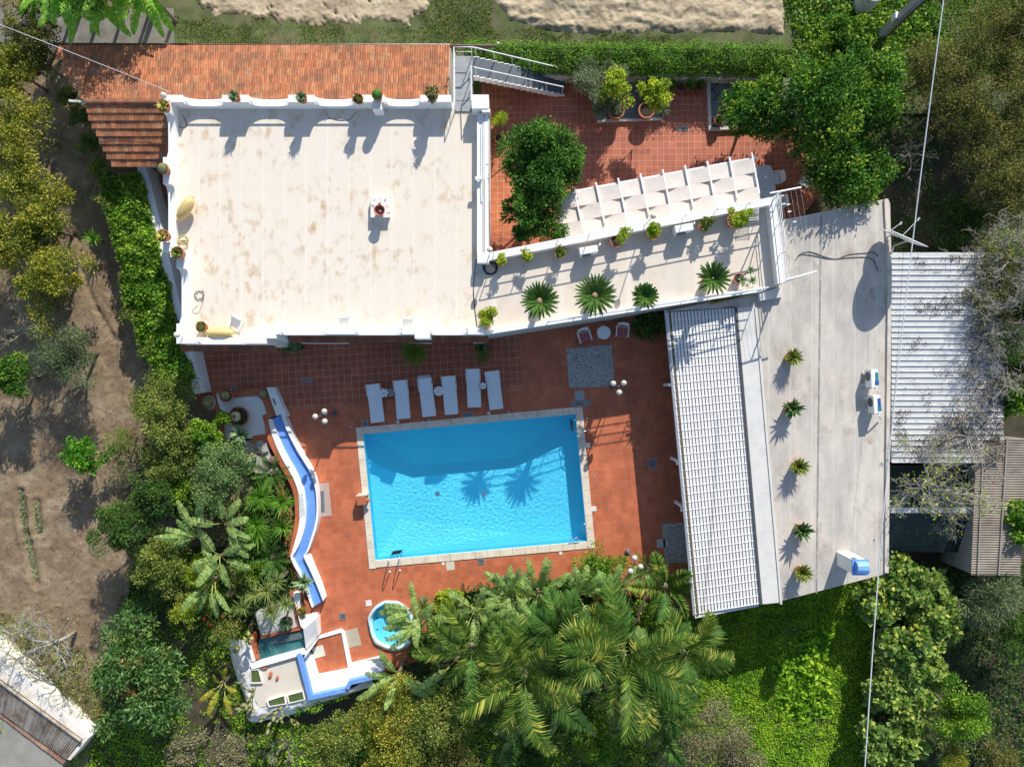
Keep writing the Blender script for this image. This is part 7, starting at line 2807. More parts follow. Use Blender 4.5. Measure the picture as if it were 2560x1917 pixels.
# ---- bare trees
def bare(name, pos, z0, L0, nmain, label, mat, rng, up=0.5, levels=3, r0=0.07, leaves=0, lmat=None, hgt=1.2, bias=(0, 0)):
    root = thing(name, (pos.x, pos.y, z0), label, 'tree')
    mb = MB()
    top = np.array([0.1, 0.1, hgt])
    mb.tube([(0, 0, -0.1), tuple(top * 0.5 + [0.1, 0, 0]), tuple(top)], r0, 7, radii=[r0 * 1.3, r0 * 1.1, r0])
    mb.build('trunk', mat, root, world=False, smooth=True)
    mb = MB()
    tips = []

    def grow(p, d, L, r, lev):
        n = 5
        pts, rad = [p], [r]
        dd = d.copy()
        for k in range(n):
            dd = nrm(dd + rng.normal(size=3) * 0.22 + np.array([0, 0, 0.03]))
            p = p + dd * L / n
            pts.append(p)
            rad.append(r * (1 - 0.6 * (k + 1) / n))
            if lev > 0 and k >= 1:
                for _ in range(2 if lev > 1 else 1):
                    if rng.uniform() < 0.8:
                        nd_ = nrm(dd + rng.normal(size=3) * 0.75)
                        grow(p, nd_, L * rng.uniform(0.35, 0.6), rad[-1] * 0.6, lev - 1)
        mb.tube([Vector(x) for x in pts], r, 5 if lev > 0 else 4, caps=False, radii=[max(x, 0.006) for x in rad])
        tips.append(p)

    for k in range(nmain):
        a = 2 * pi * k / nmain + rng.uniform(-.4, .4)
        d = nrm(np.array([cos(a) + bias[0], sin(a) + bias[1], up * rng.uniform(0.5, 1.5)]))
        grow(top.copy(), d, L0 * rng.uniform(0.75, 1.1), r0 * 0.65, levels)
    mb.build('branches', mat, root, world=False, smooth=True)
    if leaves:
        tips = np.array(tips)
        n = leaves
        i = rng.integers(0, len(tips), n)
        v, f_ = leafq(tips[i] + rng.normal(size=(n, 3)) * 0.07, rng.normal(size=(n, 3)), rng.normal(size=(n, 3)) + [0, 0, 1.2], np.full(n, .11), np.full(n, .09))
        np_mesh('leaves', v, f_, lmat or L_lime, root)
    return root


rng = np.random.default_rng(3)
bare('bare_fig', q('d2', 1330, 880, 1.2), GZ, 2.0, 6, 'bare grey fig tree with first leaves over the green shed', bark_grey, rng, 0.25, 3, 0.085, 420, L_lime, 2.6, (0.35, -0.2))
bare('bare_tree', q('d1', 2190, 780, 2.5), GZ, 2.4, 7, 'bare twiggy tree spreading over the ribbed shed from the right', bark_grey, rng, 0.3, 3, 0.08, 150, L_brown, 2.5, (-0.6, 0.1))
bare('bare_tree', q('d0', 2200, 880, 2.5), GZ, 1.6, 5, 'bare grey branches at the upper right edge', bark_grey, rng, 0.3, 2, 0.06, 0, None, 2.6, (-0.5, 0))
bare('bare_tree', q('d0', 1330, 1200, 1.5), GZ, 1.0, 5, 'small dead twiggy tree beside the overhead cable', bark_grey, rng, 0.3, 2, 0.035, 0, None, 1.3)
bare('bare_tree', q('a3', 400, 700, 1.6), GZ, 1.6, 6, 'pale bare tree above the tiled outhouse', bark_grey, rng, 0.25, 3, 0.085, 120, L_lime, 1.8)
bare('bare_tree', q('a3', 60, 640, 1.6), GZ, 1.3, 5, 'pale bare tree cut by the left edge near the outhouse', bark_grey, rng, 0.25, 3, 0.06, 60, L_lime, 1.6)
bare('bare_tree', q('a1', 150, 1150, 1.2), GZ, 1.2, 4, 'leafless leaning sapling above the olive tree', bark_grey, rng, 0.4, 2, 0.045, 40, L_gold, 1.2)
bare('bare_shrub', q('b3', 240, 1560, 0.8), GZ, 0.8, 5, 'small leafless shrub in the shaded grass', bark_grey, rng, 0.5, 2, 0.025, 60, L_lime, 0.5)

# ---- palms and broad leaved plants south of the pool
fr_mats = [L_palm, L_palm, L_cycad]


def feather_palm(tl, x, y, z, n, L, label, seed, nl=44, ll=0.8, lw=0.05, stumpy=0.13, gz=0.0, els=(1.15, -0.25), droop=1.25, group=None, mat=None):
    rng = np.random.default_rng(seed)
    p = q(tl, x, y, z)
    root = thing('feather_palm', (p.x, p.y, gz), label, 'palm', group)
    mb = MB()
    hz = z - gz
    mb.tube([(0, 0, -0.1), (0.05, 0.02, hz * 0.5), (0, 0, hz)], stumpy, 10, radii=[stumpy * 1.25, stumpy, stumpy * 1.15])
    mb.build('trunk', M('palm_trunk', (0.20, 0.16, 0.12), 0.9, 0.3, 5, 0.6, 20), root, world=False, smooth=True)
    for i in range(n):
        u = (i + 0.5) / n
        frond(root, i * 2.39996 + rng.uniform(-.2, .2), els[0] + (els[1] - els[0]) * u, L * rng.uniform(0.82, 1.1), mat or fr_mats[i % 3 if rng.uniform() < .5 else 0], rng, droop=droop * rng.uniform(0.8, 1.25), nl=nl, ll=ll, lw=lw, z0=hz, side=rng.uniform(-.9, .9), hang=rng.uniform(.2, 1.3), fwd=rng.uniform(.5, 1.1), vee=rng.uniform(.2, 1.0))
    return root


GP = 'tall feather palms south of the pool'
feather_palm('c3', 1010, 790, 4.0, 13, 3.6, 'tallest feather palm, next to the pool house canopy', 1, group=GP)
feather_palm('c3', 230, 960, 3.9, 12, 3.4, 'tall feather palm in the middle of the planting', 2, group=GP)
feather_palm('c3', 1180, 980, 3.4, 11, 3.0, 'feather palm leaning over the lawn and the grey olive', 3, group=GP)
feather_palm('b3', 1760, 720, 3.2, 10, 2.7, 'feather palm arching over the hot tub', 4, group=GP, ll=0.6)
feather_palm('b3', 2120, 1330, 2.6, 9, 2.4, 'pale feather palm at the bottom with drooping ladder fronds', 5, group=GP, nl=24, ll=0.55, lw=0.035)
feather_palm('c3', 1330, 230, 2.6, 8, 1.7, 'young feather palm with one upright frond by the canopy edge', 6, group=GP, els=(1.2, 0.2), droop=0.8, ll=0.55)
# dry flower spike of the tallest palm
m = MB()
a_, b_ = q('c3', 1100, 520, 4.2), q('c3', 1195, 270, 4.6)
for k in range(26):
    p = a_.lerp(b_, k / 25)
    for _ in range(4):
        d_ = Vector((random.uniform(-.16, .16), random.uniform(-.06, .16), random.uniform(-.1, .1))) * (1 - 0.6 * k / 25)
        m.tube([p, p + d_], 0.012, 4)
m.tube([a_, b_], 0.03, 6)
m.build('flower_spike', M('dry_flower', (0.16, 0.105, 0.06), 0.9, 0.3, 8), bpy.data.objects['feather_palm'])


def fan_palm(tl, x, y, z, n, R, label, seed, gz=0.0, stalk=0.75):
    rng = np.random.default_rng(seed)
    p = q(tl, x, y, z)
    root = thing('fan_palm', (p.x, p.y, gz), label, 'palm')
    hz = z - gz
    mb = MB()
    mb.tube([(0, 0, -.1), (0, 0, hz)], 0.12, 9)
    mb.build('trunk', bark, root, world=False)
    mb = MB()
    for i in range(n):
        az = i * 2.39996
        el = 1.2 - 1.3 * (i + .5) / n
        tip = Vector((cos(az) * cos(el), sin(az) * cos(el), sin(el))) * stalk
        mb.tube([(0, 0, hz), tip + Vector((0, 0, hz))], 0.012, 4)
        fan_leaf(root, (tip.x, tip.y, hz + tip.z), az, el - 0.35, R * rng.uniform(0.8, 1.1), L_palm, rng)
    mb.build('stalks', rib_y, root, world=False)
    return root


fan_palm('c3', 720, 740, 4.5, 16, 1.0, 'fan palm in a dark gap between the feather palms', 11)
fan_palm('c3', 800, 560, 2.8, 10, 0.7, 'small fan palm under the fronds of the tallest palm', 12)


def strel(tl, x, y, z, leaves, label, seed, L=1.5, W=0.55, mat=None, gz=0.0, name='strelitzia', rz0=0.0):
    """giant bird of paradise: leaves = [(azimuth degrees, elevation)]"""
    rng = np.random.default_rng(seed)
    p = q(tl, x, y, z)
    root = thing(name, (p.x, p.y, gz), label, 'plant')
    hz = z - gz
    mb = MB()
    mb.tube([(0, 0, -.1), (0.03, 0, hz * 0.7), (0, 0, hz * 0.85)], 0.09, 8)
    mb.build('stem', bark, root, world=False)
    leaves = list(leaves) + [(az + 35 + 20 * (k % 3), el + .35) for k, (az, el) in enumerate(leaves) if k % 2]
    for i, (az, el) in enumerate(leaves):
        a = radians(az) + rng.uniform(-.15, .15)
        st = rng.uniform(0.25, 0.6)
        broad_leaf(root, (cos(a) * st * cos(el), sin(a) * st * cos(el), hz + st * sin(el)), a, el, L * rng.uniform(0.85, 1.2), W * rng.uniform(0.7, 1.0), mat or L_strel, rib_y, rng, droop=rng.uniform(0.5, 1.1), tear=rng.uniform(0.25, 0.7) * (0.3 if mat is L_banana else 1), stalk=st * 1.2)
    return root


R6 = [(20, 0.3), (80, 0.9), (140, 0.5), (200, 0.2), (260, 0.6), (320, 0.9)]
strel('c3', 330, 300, 2.0, [(100, 0.5), (75, 0.7), (140, 0.5), (40, 0.3), (200, 0.3), (260, 0.2)], 'broad leaved strelitzia close to the pool edge, right of the feathery palms', 21)
strel('c3', 640, 300, 2.1, [(75, 0.4), (50, 0.7), (100, 0.7), (20, 0.3), (300, 0.4)], 'broad leaved strelitzia by the bright green bush', 22)
strel('b3', 1340, 540, 2.1, [(95, 0.3), (150, 0.3), (60, 0.6), (190, 0.1), (20, 0.2)], 'broad leaved strelitzia dipping into the hot tub', 23, 1.3, 0.5)
strel('b3', 1800, 420, 2.2, R6, 'broad leaved strelitzia between fan palm and pool', 24, 1.4)
strel('b3', 2080, 260, 2.0, R6, 'broad leaved strelitzia with browned leaves in front of the planting', 25, 1.2, 0.45)
strel('b3', 1180, 930, 2.0, [(180, 0.2), (200, 0.5), (250, 0.4), (300, 0.1), (330, 0.3), (120, 0.6)], 'broad leaved strelitzia hanging over the blue edged wall', 26, 1.5, 0.5)
strel('b3', 1640, 830, 2.4, [(110, 0.5), (60, 0.4), (220, 0.4)], 'strelitzia with one big upright leaf among palm fronds', 27, 1.3)
strel('c3', 560, 1090, 2.2, [(300, 0.2), (130, 0.5), (250, 0.5), (20, 0.5)], 'strelitzia with folded leaves below the fan palm', 28, 1.6, 0.5)
strel('c3', 880, 1060, 2.2, [(285, 0.1), (100, 0.4), (70, 0.6), (330, 0.3)], 'strelitzia with one long hanging leaf on the lawn side', 29, 1.6, 0.42)
strel('c3', 240, 1250, 1.9, [(230, 0.2), (270, 0.1), (310, 0.2), (200, 0.4)], 'bluish strelitzia at the bottom among the palm fronds', 30, 1.4, 0.5)
strel('a2', 1560, 1330, 2.0, [(160, 0.3), (120, 0.4), (200, 0.2), (75, 0.6), (300, 0.2)], 'large strelitzia at the west end of the garden, nearest the dark tree', 31, 1.4, 0.55)
strel('a2', 1760, 1240, 2.1, [(60, 0.4), (100, 0.4), (20, 0.5), (310, 0.3)], 'strelitzia with wide green leaves beside the yucca heads', 32, 1.2, 0.6)
strel('a2', 1720, 1490, 2.0, [(20, 0.3), (340, 0.2), (120, 0.4), (200, 0.3), (290, 0.1)], 'strelitzia with ragged leaves above the red flowered shrubs', 33, 1.3, 0.55)
strel('a3', 1660, 190, 1.9, [(290, 0.2), (255, 0.1), (220, 0.4), (80, 0.6)], 'strelitzia with a pale hanging leaf over the red flowers', 34, 1.3, 0.5)
strel('a3', 1750, 1000, 0.8, [(250, 0.3), (290, 0.2), (220, 0.5), (60, 0.7)], 'yellowing strelitzia at the foot of the rock wall', 35, 1.0, 0.35, LEAF('leaf_yellowing', (0.10, 0.14, 0.02), (0.24, 0.22, 0.03), (0.42, 0.30, 0.03), 0.3), gz=GZ)
BAN = [(255, 0.25), (285, 0.2), (225, 0.3), (310, 0.1), (350, 0.4), (190, 0.4), (120, 0.7), (60, 0.7)]
strel('a0', 700, -70, 2.6, BAN, 'banana plant with hanging leaves over the clay roof, the western one', 36, 2.0, 0.55, L_banana, GZ, 'banana_plant')
strel('a0', 1140, -90, 2.7, BAN, 'banana plant with hanging leaves next to the sand bed, the eastern one', 37, 2.1, 0.55, L_banana, GZ, 'banana_plant')
strel('a0', 330, -80, 2.2, BAN, 'banana plant partly out of frame at the top left', 38, 1.4, 0.4, L_banana, GZ, 'banana_plant')


def rosette(tl, x, y, z, n, L, W, mat, name, label, cat, seed, gz=0.0, elev=(0.0, 1.35), droop=0.6, group=None, stem=0.06, **kw):
    rng = np.random.default_rng(seed)
    p = q(tl, x, y, z)
    root = thing(name, (p.x, p.y, gz), label, cat, group)
    if z - gz > 0.25:
        mb = MB()
        mb.tube([(0, 0, -.05), (0, 0, z - gz)], stem, 8)
        mb.build('stem', bark, root, world=False)
    strap_leaves('leaves', root, n, L, W, mat, rng, elev, droop, z - gz, **kw)
    return root


YU = 'spiky green yuccas beside the blue channel'
for k, (tl, x, y, z, L, lab) in enumerate([('b2', 110, 1010, 1.6, .85, 'spiky yucca head nearest the grey bush'), ('b2', 270, 1050, 1.5, .9, 'spiky yucca head touching the bend of the blue channel'), ('b2', 80, 1290, 1.4, .95, 'largest spiky yucca head, in the middle of the bed'), ('a2', 2030, 1230, 1.5, .8, 'spiky yucca head behind the wide strelitzia leaves'), ('b2', 280, 1250, 1.1, .75, 'low spiky yucca head by the channel wall'), ('a2', 2030, 1030, 1.5, .85, 'spiky yucca head on the garden side of the grey bush')]):
    rosette(tl, x, y, z, 70, L, 0.07, L_yucca, 'yucca', lab, 'yucca', 200 + k, droop=0.45, group=YU, elev=(-0.3, 1.4))
rosette('a2', 1780, 1090, 1.7, 46, .7, 0.05, L_variegated, 'yucca', 'yellowish yucca head beside the strelitzia', 'yucca', 210, elev=(-0.2, 1.3))
rosette('a1', 745, 430, 0.5, 44, .62, 0.07, L_yucca, 'yucca', 'lone young yucca standing in the lane on the brown soil', 'yucca', 211, gz=GZ, droop=0.4)
DR = 'dracaena heads above the pond'
for k, (tl, x, y, z, L, lab) in enumerate([('b3', 150, 260, 1.9, .8, 'largest dracaena head above the pond bed'), ('b3', 225, 190, 1.7, .7, 'dracaena head touching the upper garden'), ('b3', 185, 430, 1.5, .7, 'dracaena head hanging over the gravel bed'), ('b3', 60, 290, 1.6, .65, 'dracaena head on the field side of the pond'), ('b3', 300, 370, 1.5, .6, 'dracaena head next to the white ledge'), ('a3', 1920, 390, 1.4, .62, 'dracaena head among the red flowered shrubs')]):
    rosette(tl, x, y, z, 60, L, 0.05, L_dracaena, 'dracaena', lab, 'dracaena', 220 + k, droop=0.8, group=DR, elev=(-0.5, 1.4))
for k, (tl, x, y, z, L, lab, gz) in enumerate([('b3', 445, 195, .9, .62, 'grey blue agave over the lower end of the blue channel', 0), ('a2', 1900, 520, .75, .6, 'grey green agave at the edge of the white planter', 0), ('c3', 75, 200, 1.1, .6, 'grey green agave at the pool side of the planting', 0), ('a2', 2110, 1590, .7, .5, 'small grey agave near the yucca bed', 0), ('b3', 2170, 190, 1.0, .6, 'grey agave between the strelitzias', 0)]):
    rosette(tl, x, y, z, 30, L, 0.15, L_agave, 'agave', lab, 'agave', 230 + k, droop=0.5, gz=gz, elev=(-0.1, 1.3), taper=1.3)
rosette('b3', 1385, 390, 1.5, 64, .85, 0.055, L_dracaena, 'spiky_palm', 'spiky rosette between hot tub leaves and feather palm', 'plant', 240, elev=(-0.2, 1.4))
for k, (tl, x, y, z, n, L, lab) in enumerate([('b2', 190, 830, .9, 16, 1.0, 'dark cycad in the rockery above the yuccas'), ('b2', 190, 1490, .9, 16, .95, 'dark cycad at the lower bend of the blue channel'), ('c3', 1200, 100, 1.1, 18, 1.0, 'dark cycad next to the three globe lamp and the canopy'), ('c3', 1470, 200, .8, 14, .8, 'dark cycad hidden under the canopy corner')]):
    rng = np.random.default_rng(250 + k)
    p = q(tl, x, y, z)
    root = thing('cycad', (p.x, p.y, 0), lab, 'cycad')
    mb = MB()
    mb.tube([(0, 0, -.05), (0, 0, z)], 0.12, 8)
    mb.build('trunk', bark, root, world=False)
    for i in range(n):
        frond(root, i * 2.39996, 1.0 - 0.95 * (i + .5) / n, L, L_cycad, rng, 0.7, 30, 0.17, 0.02, z, hang=0.1, fwd=0.6)

# ---------------------------------------------------------------- potted plants
def potted(tl, x, y, zb, r, kind, label, group=None, hgt=None, seed=0, pm=None, **kw):
    rng = np.random.default_rng(300 + seed)
    hgt = hgt or r * 1.5
    p = q(tl, x, y, zb + hgt)
    root = thing('potted_plant', (p.x, p.y, zb), label, 'potted plant', group)
    pot(root, r, hgt, pm)
    if kind == 'aloe':
        strap_leaves('leaves', root, kw.get('n', 34), r * kw.get('l', 1.5), r * 0.34, kw.get('mat', L_aloe), rng, (0.25, 1.35), 0.35, hgt * 0.9, fold=0.5)
    elif kind == 'agave':
        strap_leaves('leaves', root, 26, r * 2.15, r * 0.6, L_agave_dark, rng, (0.15, 1.3), 0.3, hgt * 0.9, fold=0.5, taper=1.4)
        bush_in_pot(root, hgt * 1.0, r * 0.7, r * 0.25, 500, .05, .025, L_aloe, rng)
    elif kind == 'bush':
        bush_in_pot(root, hgt + kw.get('dz', r * 1.2), r * kw.get('s', 1.3), r * kw.get('s', 1.3) * 0.9, kw.get('n', 900), kw.get('L', .10), kw.get('W', .055), kw.get('mat', L_lime), rng, kw.get('off', (0, 0)))
    elif kind == 'ball':
        ribbed_ball(root, r * 0.92, hgt + r * 0.2, kw.get('mat'), 26, squash=0.7)
    elif kind == 'cycad':
        z = hgt + kw.get('t', 0.35)
        mb = MB()
        mb.tube([(0, 0, hgt * 0.8), (0, 0, z)], r * 0.5, 10)
        mb.build('trunk', bark, root, world=False)
        n = kw.get('n', 30)
        for i in range(n):
            frond(root, i * 2.39996, 0.95 - 0.75 * (i + .5) / n, kw.get('l', .85) * (0.85 if i < 6 else 1), L_cycad, rng, 0.5, 44, 0.105, 0.022, z, hang=0.05, stalk=0.06, fwd=0.9, vee=0.25)
        if kw.get('cone'):
            mb = MB()
            mb.ball((0, 0, z + 0.05), kw['cone'], 10, 0.8)
            mb.build('cone', M('tan_cone', (0.36, 0.25, 0.13), 0.9, 0.35, 30, 0.8, 40), root, world=False)
    elif kind == 'multi':
        for i, (dx, dy, s_) in enumerate(((0.03, -0.12, 1), (0.38, 0.28, .8), (0.42, -0.18, .85))):
            ob_ = strap_leaves('leaves', root, 22, r * 1.25 * s_, r * 0.3, L_agave, rng, (0.0, 1.2), 0.35, hgt + 0.3 + 0.1 * i, fold=0.4)
            ob_.location = (dx, dy, 0)
            mb = MB()
            mb.tube([(0, 0, hgt * .8), (dx * .6, dy * .6, hgt + .1), (dx, dy, hgt + .3 + .1 * i)], 0.03, 6)
            mb.build('stem', bark, root, world=False)
    return root


cact_m = M('cactus_green', (0.15, 0.16, 0.06), 0.7, 0.25, 6, 0.3, 40)
cact_y = M('cactus_gold', (0.22, 0.20, 0.085), 0.7, 0.3, 12, 0.8, 60, dirt=(0.40, 0.33, 0.14), dscale=9, dlo=0.45, dhi=0.6)
moss_ball = M('cushion_green', (0.06, 0.17, 0.02), 0.9, 0.35, 26, 0.9, 60)
GPp = 'flower pots standing on the parapet of the main roof'
zp = 3.70
potted('a0', 1845, 757, zp, .24, 'aloe', 'aloe pot on the second pillar of the north parapet', GPp, seed=1, mat=L_agave)
potted('b0', 420, 768, zp, .24, 'aloe', 'aloe pot on the middle pillar of the north parapet', GPp, seed=2, mat=L_agave)
potted('b0', 868, 778, zp, .225, 'bush', 'pot of dry reddish succulents on the north parapet', GPp, seed=3, mat=L_brown, s=.95, dz=.0, n=700, L=.05, W=.03)
potted('b0', 1018, 746, zp, .24, 'ball', 'pot with a bright green cushion on the north parapet', GPp, seed=4, mat=moss_ball)
potted('b0', 1453, 748, zp, .25, 'bush', 'bronze rosette plant pot at the stair end of the north parapet', GPp, seed=5, mat=LEAF('leaf_bronze', (0.06, 0.07, 0.03), (0.13, 0.13, 0.06), (0.24, 0.2, 0.10), 0.1), s=1.15, dz=.05, n=600, L=.11, W=.06)
potted('a0', 1290, 838, zp - .3, .27, 'aloe', 'variegated agave pot on the corner above the clay tiles', GPp, seed=6, mat=L_variegated, l=1.55)
potted('a0', 1284, 1330, zp, .25, 'ball', 'round ribbed cactus pot on the west parapet', GPp, seed=7, mat=cact_m)
potted('a1', 1282, 405, zp, .28, 'aloe', 'yellowish aloe pot on the west parapet, outer of two', GPp, seed=8, mat=L_variegated, l=1.3)
potted('a1', 1397, 542, zp, .28, 'aloe', 'yellowish aloe pot on the west parapet, inner of two', GPp, seed=9, mat=L_aloe, l=1.3)
potted('a1', 1585, 1125, ZR, .25, 'bush', 'terracotta pot of low green plants on the roof floor beside the long buoy', None, seed=10, mat=L_moss, s=.75, dz=-.02, n=500, L=.05, W=.03)
GT = 'flower pots on the terrace'
potted('b1', 1995, 605, TZ, .235, 'bush', 'yellow green pot plant beside the black garden hose', GT, seed=11, s=1.05, n=900, L=.07, W=.035)
potted('c1', 240, 575, TZ, .22, 'bush', 'small lime green pot plant, second from the main roof', GT, seed=12, s=.95, n=260, L=.12, W=.07)
potted('c1', 505, 545, TZ, .24, 'bush', 'small green pot plant left of the first air conditioner', GT, seed=13, s=.95, n=330, L=.11, W=.055, mat=L_moss)
potted('c1', 950, 452, TZ, .275, 'bush', 'half empty pot with a tall lemon branch on one side', GT, seed=14, s=1.15, n=420, L=.11, W=.06, off=(.22, .15), dz=.55)
potted('c1', 1238, 392, TZ, .285, 'bush', 'upright lime green lemon pot between the two air conditioners', GT, seed=15, s=1.1, n=700, L=.11, W=.06, dz=.5)
potted('c1', 1640, 322, TZ, .26, 'bush', 'green pot plant right of the second air conditioner', GT, seed=16, s=1.1, n=420, L=.11, W=.06, mat=L_moss, dz=.25)
potted('c1', 1882, 285, TZ, .34, 'bush', 'biggest lemon bush pot in the terrace corner', GT, seed=17, s=1.35, n=1500, L=.11, W=.06, dz=.45)
potted('b1', 1882, 1050, TZ, .30, 'bush', 'bushy lime green pot plant at the pool side of the terrace joint', GT, seed=18, s=1.45, n=1500, L=.08, W=.045, dz=.3)
GC = 'potted cycads along the terrace wall'
potted('c1', 337, 945, TZ, .26, 'cycad', 'cycad with a tan cone, nearest the main roof', GC, seed=21, l=.84, cone=.17, n=44, t=1.1)
potted('c1', 755, 905, TZ, .27, 'cycad', 'largest cycad with a tan cone, second along the terrace wall', GC, seed=22, l=.93, cone=.17, n=50, t=1.2)
potted('c1', 1150, 900, TZ, .25, 'cycad', 'smallest cycad without a cone, beside the pink pot rim', GC, seed=23, l=.58, n=36, t=.7)
potted('c1', 1665, 770, TZ, .26, 'cycad', 'cycad nearest the planter boxes', GC, seed=24, l=.76, n=36, cone=.06, t=.9)
potted('c1', 1917, 745, TZ, .24, 'multi', 'aloe with three rosettes in the far terrace corner', GT, seed=25)
GR = 'flower pots in a line on the pool house roof'
potted('d1', 380, 1368, RZ, .29, 'aloe', 'round dense aloe pot, topmost on the pool house roof', GR, seed=31, l=2.0, n=110)
potted('d2', 378, 318, RZ, .30, 'agave', 'dark agave pot, second from the top on the pool house roof', GR, seed=32)
potted('d2', 430, 778, RZ, .29, 'aloe', 'round yellowish aloe pot in the middle of the pool house roof', GR, seed=33, l=2.0, n=110)
potted('d2', 455, 1280, RZ, .30, 'agave', 'agave pot with an orange rim, near the chimney', GR, seed=34)
potted('d3', 458, 122, RZ, .29, 'aloe', 'round aloe pot, lowest on the pool house roof', GR, seed=35, l=2.0, n=110)
# courtyard
potted('c0', 950, 872, 0.10, .40, 'bush', 'large lemon pot on the slate bed, left of two', None, .6, seed=41, s=1.75, n=2000, L=.13, W=.07, off=(-.1, .45), dz=1.3)
potted('c0', 1188, 868, 0.10, .40, 'bush', 'large lemon pot on the slate bed, right of two', None, .6, seed=42, s=1.75, n=2200, L=.13, W=.07, off=(.15, .4), dz=1.3)
potted('b0', 1988, 1090, 0.0, .26, 'bush', 'potted yellow green bamboo on white pebbles at the passage', None, seed=43, s=1.45, n=1500, L=.10, W=.018, off=(-.05, .6), dz=.8, mat=L_lime)
potted('c0', 1762, 945, 0.1, .25, 'bush', 'orange pot with a few leaves on the flagstone bed', None, seed=44, s=.6, n=120, mat=L_dark, dz=0)
for k, (x, mt, n_, lab) in enumerate([(1380, L_ivy, 500, 'pot with a turquoise stake at the back wall'), (1455, L_dark, 30, 'nearly empty pot at the back wall'), (1540, L_ivy, 900, 'pot with a round bright bush at the back wall'), (1612, L_moss, 600, 'pot with a round dull bush at the back wall, next to the flagstones')]):
    potted('c0', x, 685, 0.0, .22, 'bush', lab, 'small flower pots along the courtyard back wall', seed=45 + k, s=.95, n=n_, L=.06, W=.035, mat=mt, dz=.1)
T('c0', 870, 640, 1.8, 1.45, 'rosemary_bush', 'big grey green rosemary bush behind the lemon pots', 'shrub', LEAF('leaf_rosemary', (0.05, 0.075, 0.045), (0.11, 0.15, 0.095), (0.19, 0.23, 0.16), 0.1, 0.5), nleaf=14000, L=0.13, W=0.024, ztop=2.3, gz=0.0, jit=0.35)
T('c0', 1230, 700, 0.6, 0.6, 'dark_shrub', 'low dark shrub between the lemon pots and the wall', 'shrub', L_dark, nleaf=2000, L=0.1, W=0.05, ztop=1.0, gz=0.0)
rosette('c0', 790, 870, .3, 26, .42, .05, L_agave, 'spiky_plant', 'grey spiky plant left of the slate bed', 'plant', 260)
rosette('c0', 1320, 870, .3, 26, .45, .05, L_agave, 'spiky_plant', 'grey spiky plant right of the slate bed', 'plant', 261)
# plants in the shade of the house
T('b1', 1315, 1330, 0.5, 0.62, 'papyrus', 'feathery papyrus on the shaded patio by the house wall', 'plant', L_hedge, nleaf=1500, L=0.3, W=0.012, ztop=0.95, gz=0.0, trunk=False, jit=0.25, part='foliage')
potted('b1', 1838, 1275, 0.0, .24, 'agave', 'striped agave pot at the house wall, near the end of the eave', None, seed=51, pm=white)
T('b1', 1850, 1340, 0.15, 0.5, 'mossy_patch', 'creeping green plant below the striped agave pot', 'plant', L_ivy, nleaf=700, L=0.07, W=0.03, ztop=0.4, gz=0.0, trunk=False, part='foliage')
potted('b1', 405, 1285, 0.0, .24, 'bush', 'leaning terracotta pot by the house wall', None, seed=52, mat=L_agave, n=200, L=.14, W=.05, off=(-.15, 0), dz=.1)
rosette('b1', 305, 1300, .5, 34, .42, .03, L_yucca, 'spiky_plant', 'small dark spiky palm by the white wall base', 'plant', 262)
T('c1', 1230, 1110, 0.8, 0.95, 'dark_shrub', 'dark shrub in the shaded corner between house and canopy', 'shrub', L_dark, nleaf=3600, L=0.12, W=0.06, ztop=1.4, gz=0.0)
# cacti
GBc = 'golden barrel cacti around the white planter'


def barrel(p, r, zb, label, pr=None, pebbles=False, fill=None, deep=0.4):
    root = thing('barrel_cactus', (p.x, p.y, zb), label, 'cactus', GBc)
    if pr:
        pot(root, pr, deep, fill=wg if pebbles else None)
    c_ = ribbed_ball(root, r, (deep if pr else 0.0) + r * 0.25, cact_y, 24)
    mb = MB()
    mb.ball((0, 0, (deep if pr else 0) + r * 1.05), r * 0.2, 6, 0.6)
    mb.build('crown_wool', M('cactus_wool', (0.48, 0.40, 0.18), 0.95, 0.2, 20), c_, world=False)
    return root


barrel(f(630, 205, .7), .24, .345, 'barrel cactus in a dark pot on the planter coping, nearest the drain', .33)
barrel(f(1278, 178, .6), .23, .345, 'barrel cactus on the planter coping at the head of the channel')
barrel(f(268, 345, .7), .29, 0.1, 'barrel cactus in white pebbles at the corner by the laurel bush', .40, True)
big = thing('cactus_bowl', f(922, 590, .3), 'large terracotta bowl with a pale ring shaped cactus on the white gravel', 'potted plant')
pot(big, 0.5, 0.42)
c_ = ribbed_ball(big, 0.27, 0.5, M('cactus_pale', (0.46, 0.42, 0.22), 0.8, 0.2, 10, 0.5, 40), 16, xy0=(-.12, 0.0), squash=0.6)
mb = MB()
mb.ball((-.14, 0.02, .66), .07, 6, .5)
mb.build('crown_hole', M('pot_soil', ()), c_, world=False)
rng = np.random.default_rng(61)
ob, _ = crown_mesh('succulents', big, .42, .36, .36, .1, 16, .1, 900, .06, .03, L_brown, rng)
pots2 = potted('e' if False else 'b3', 300, 520, .38, .32, 'aloe', 'black pot with a green agave on the pale gravel bed', None, .36, seed=62, pm=M('dark_pot', (0.07, 0.05, 0.04), 0.7), mat=L_agave)
tr_ = thing('flower_trough', e(1140, 190, 0), 'terracotta trough with dry yellow flowers between two white walls', 'planter')
m = MB()
m.prism(xy([e(1050, 10, .4), e(1120, 10, .4), e(1235, 215, .4), e(1190, 300, .4), e(1105, 250, .4)]), 0, 0.40)
m.build('trough_body', terra_flat, tr_)
rng = np.random.default_rng(63)
ob, _ = crown_mesh('foliage', tr_, .5, .22, .45, .2, 14, .14, 1300, .07, .03, L_brown, rng)
ob, _ = crown_mesh('flower', tr_, .62, .2, .4, .12, 12, .08, 90, .07, .05, M('yellow_petal', (0.55, 0.30, 0.02), 0.6), rng)


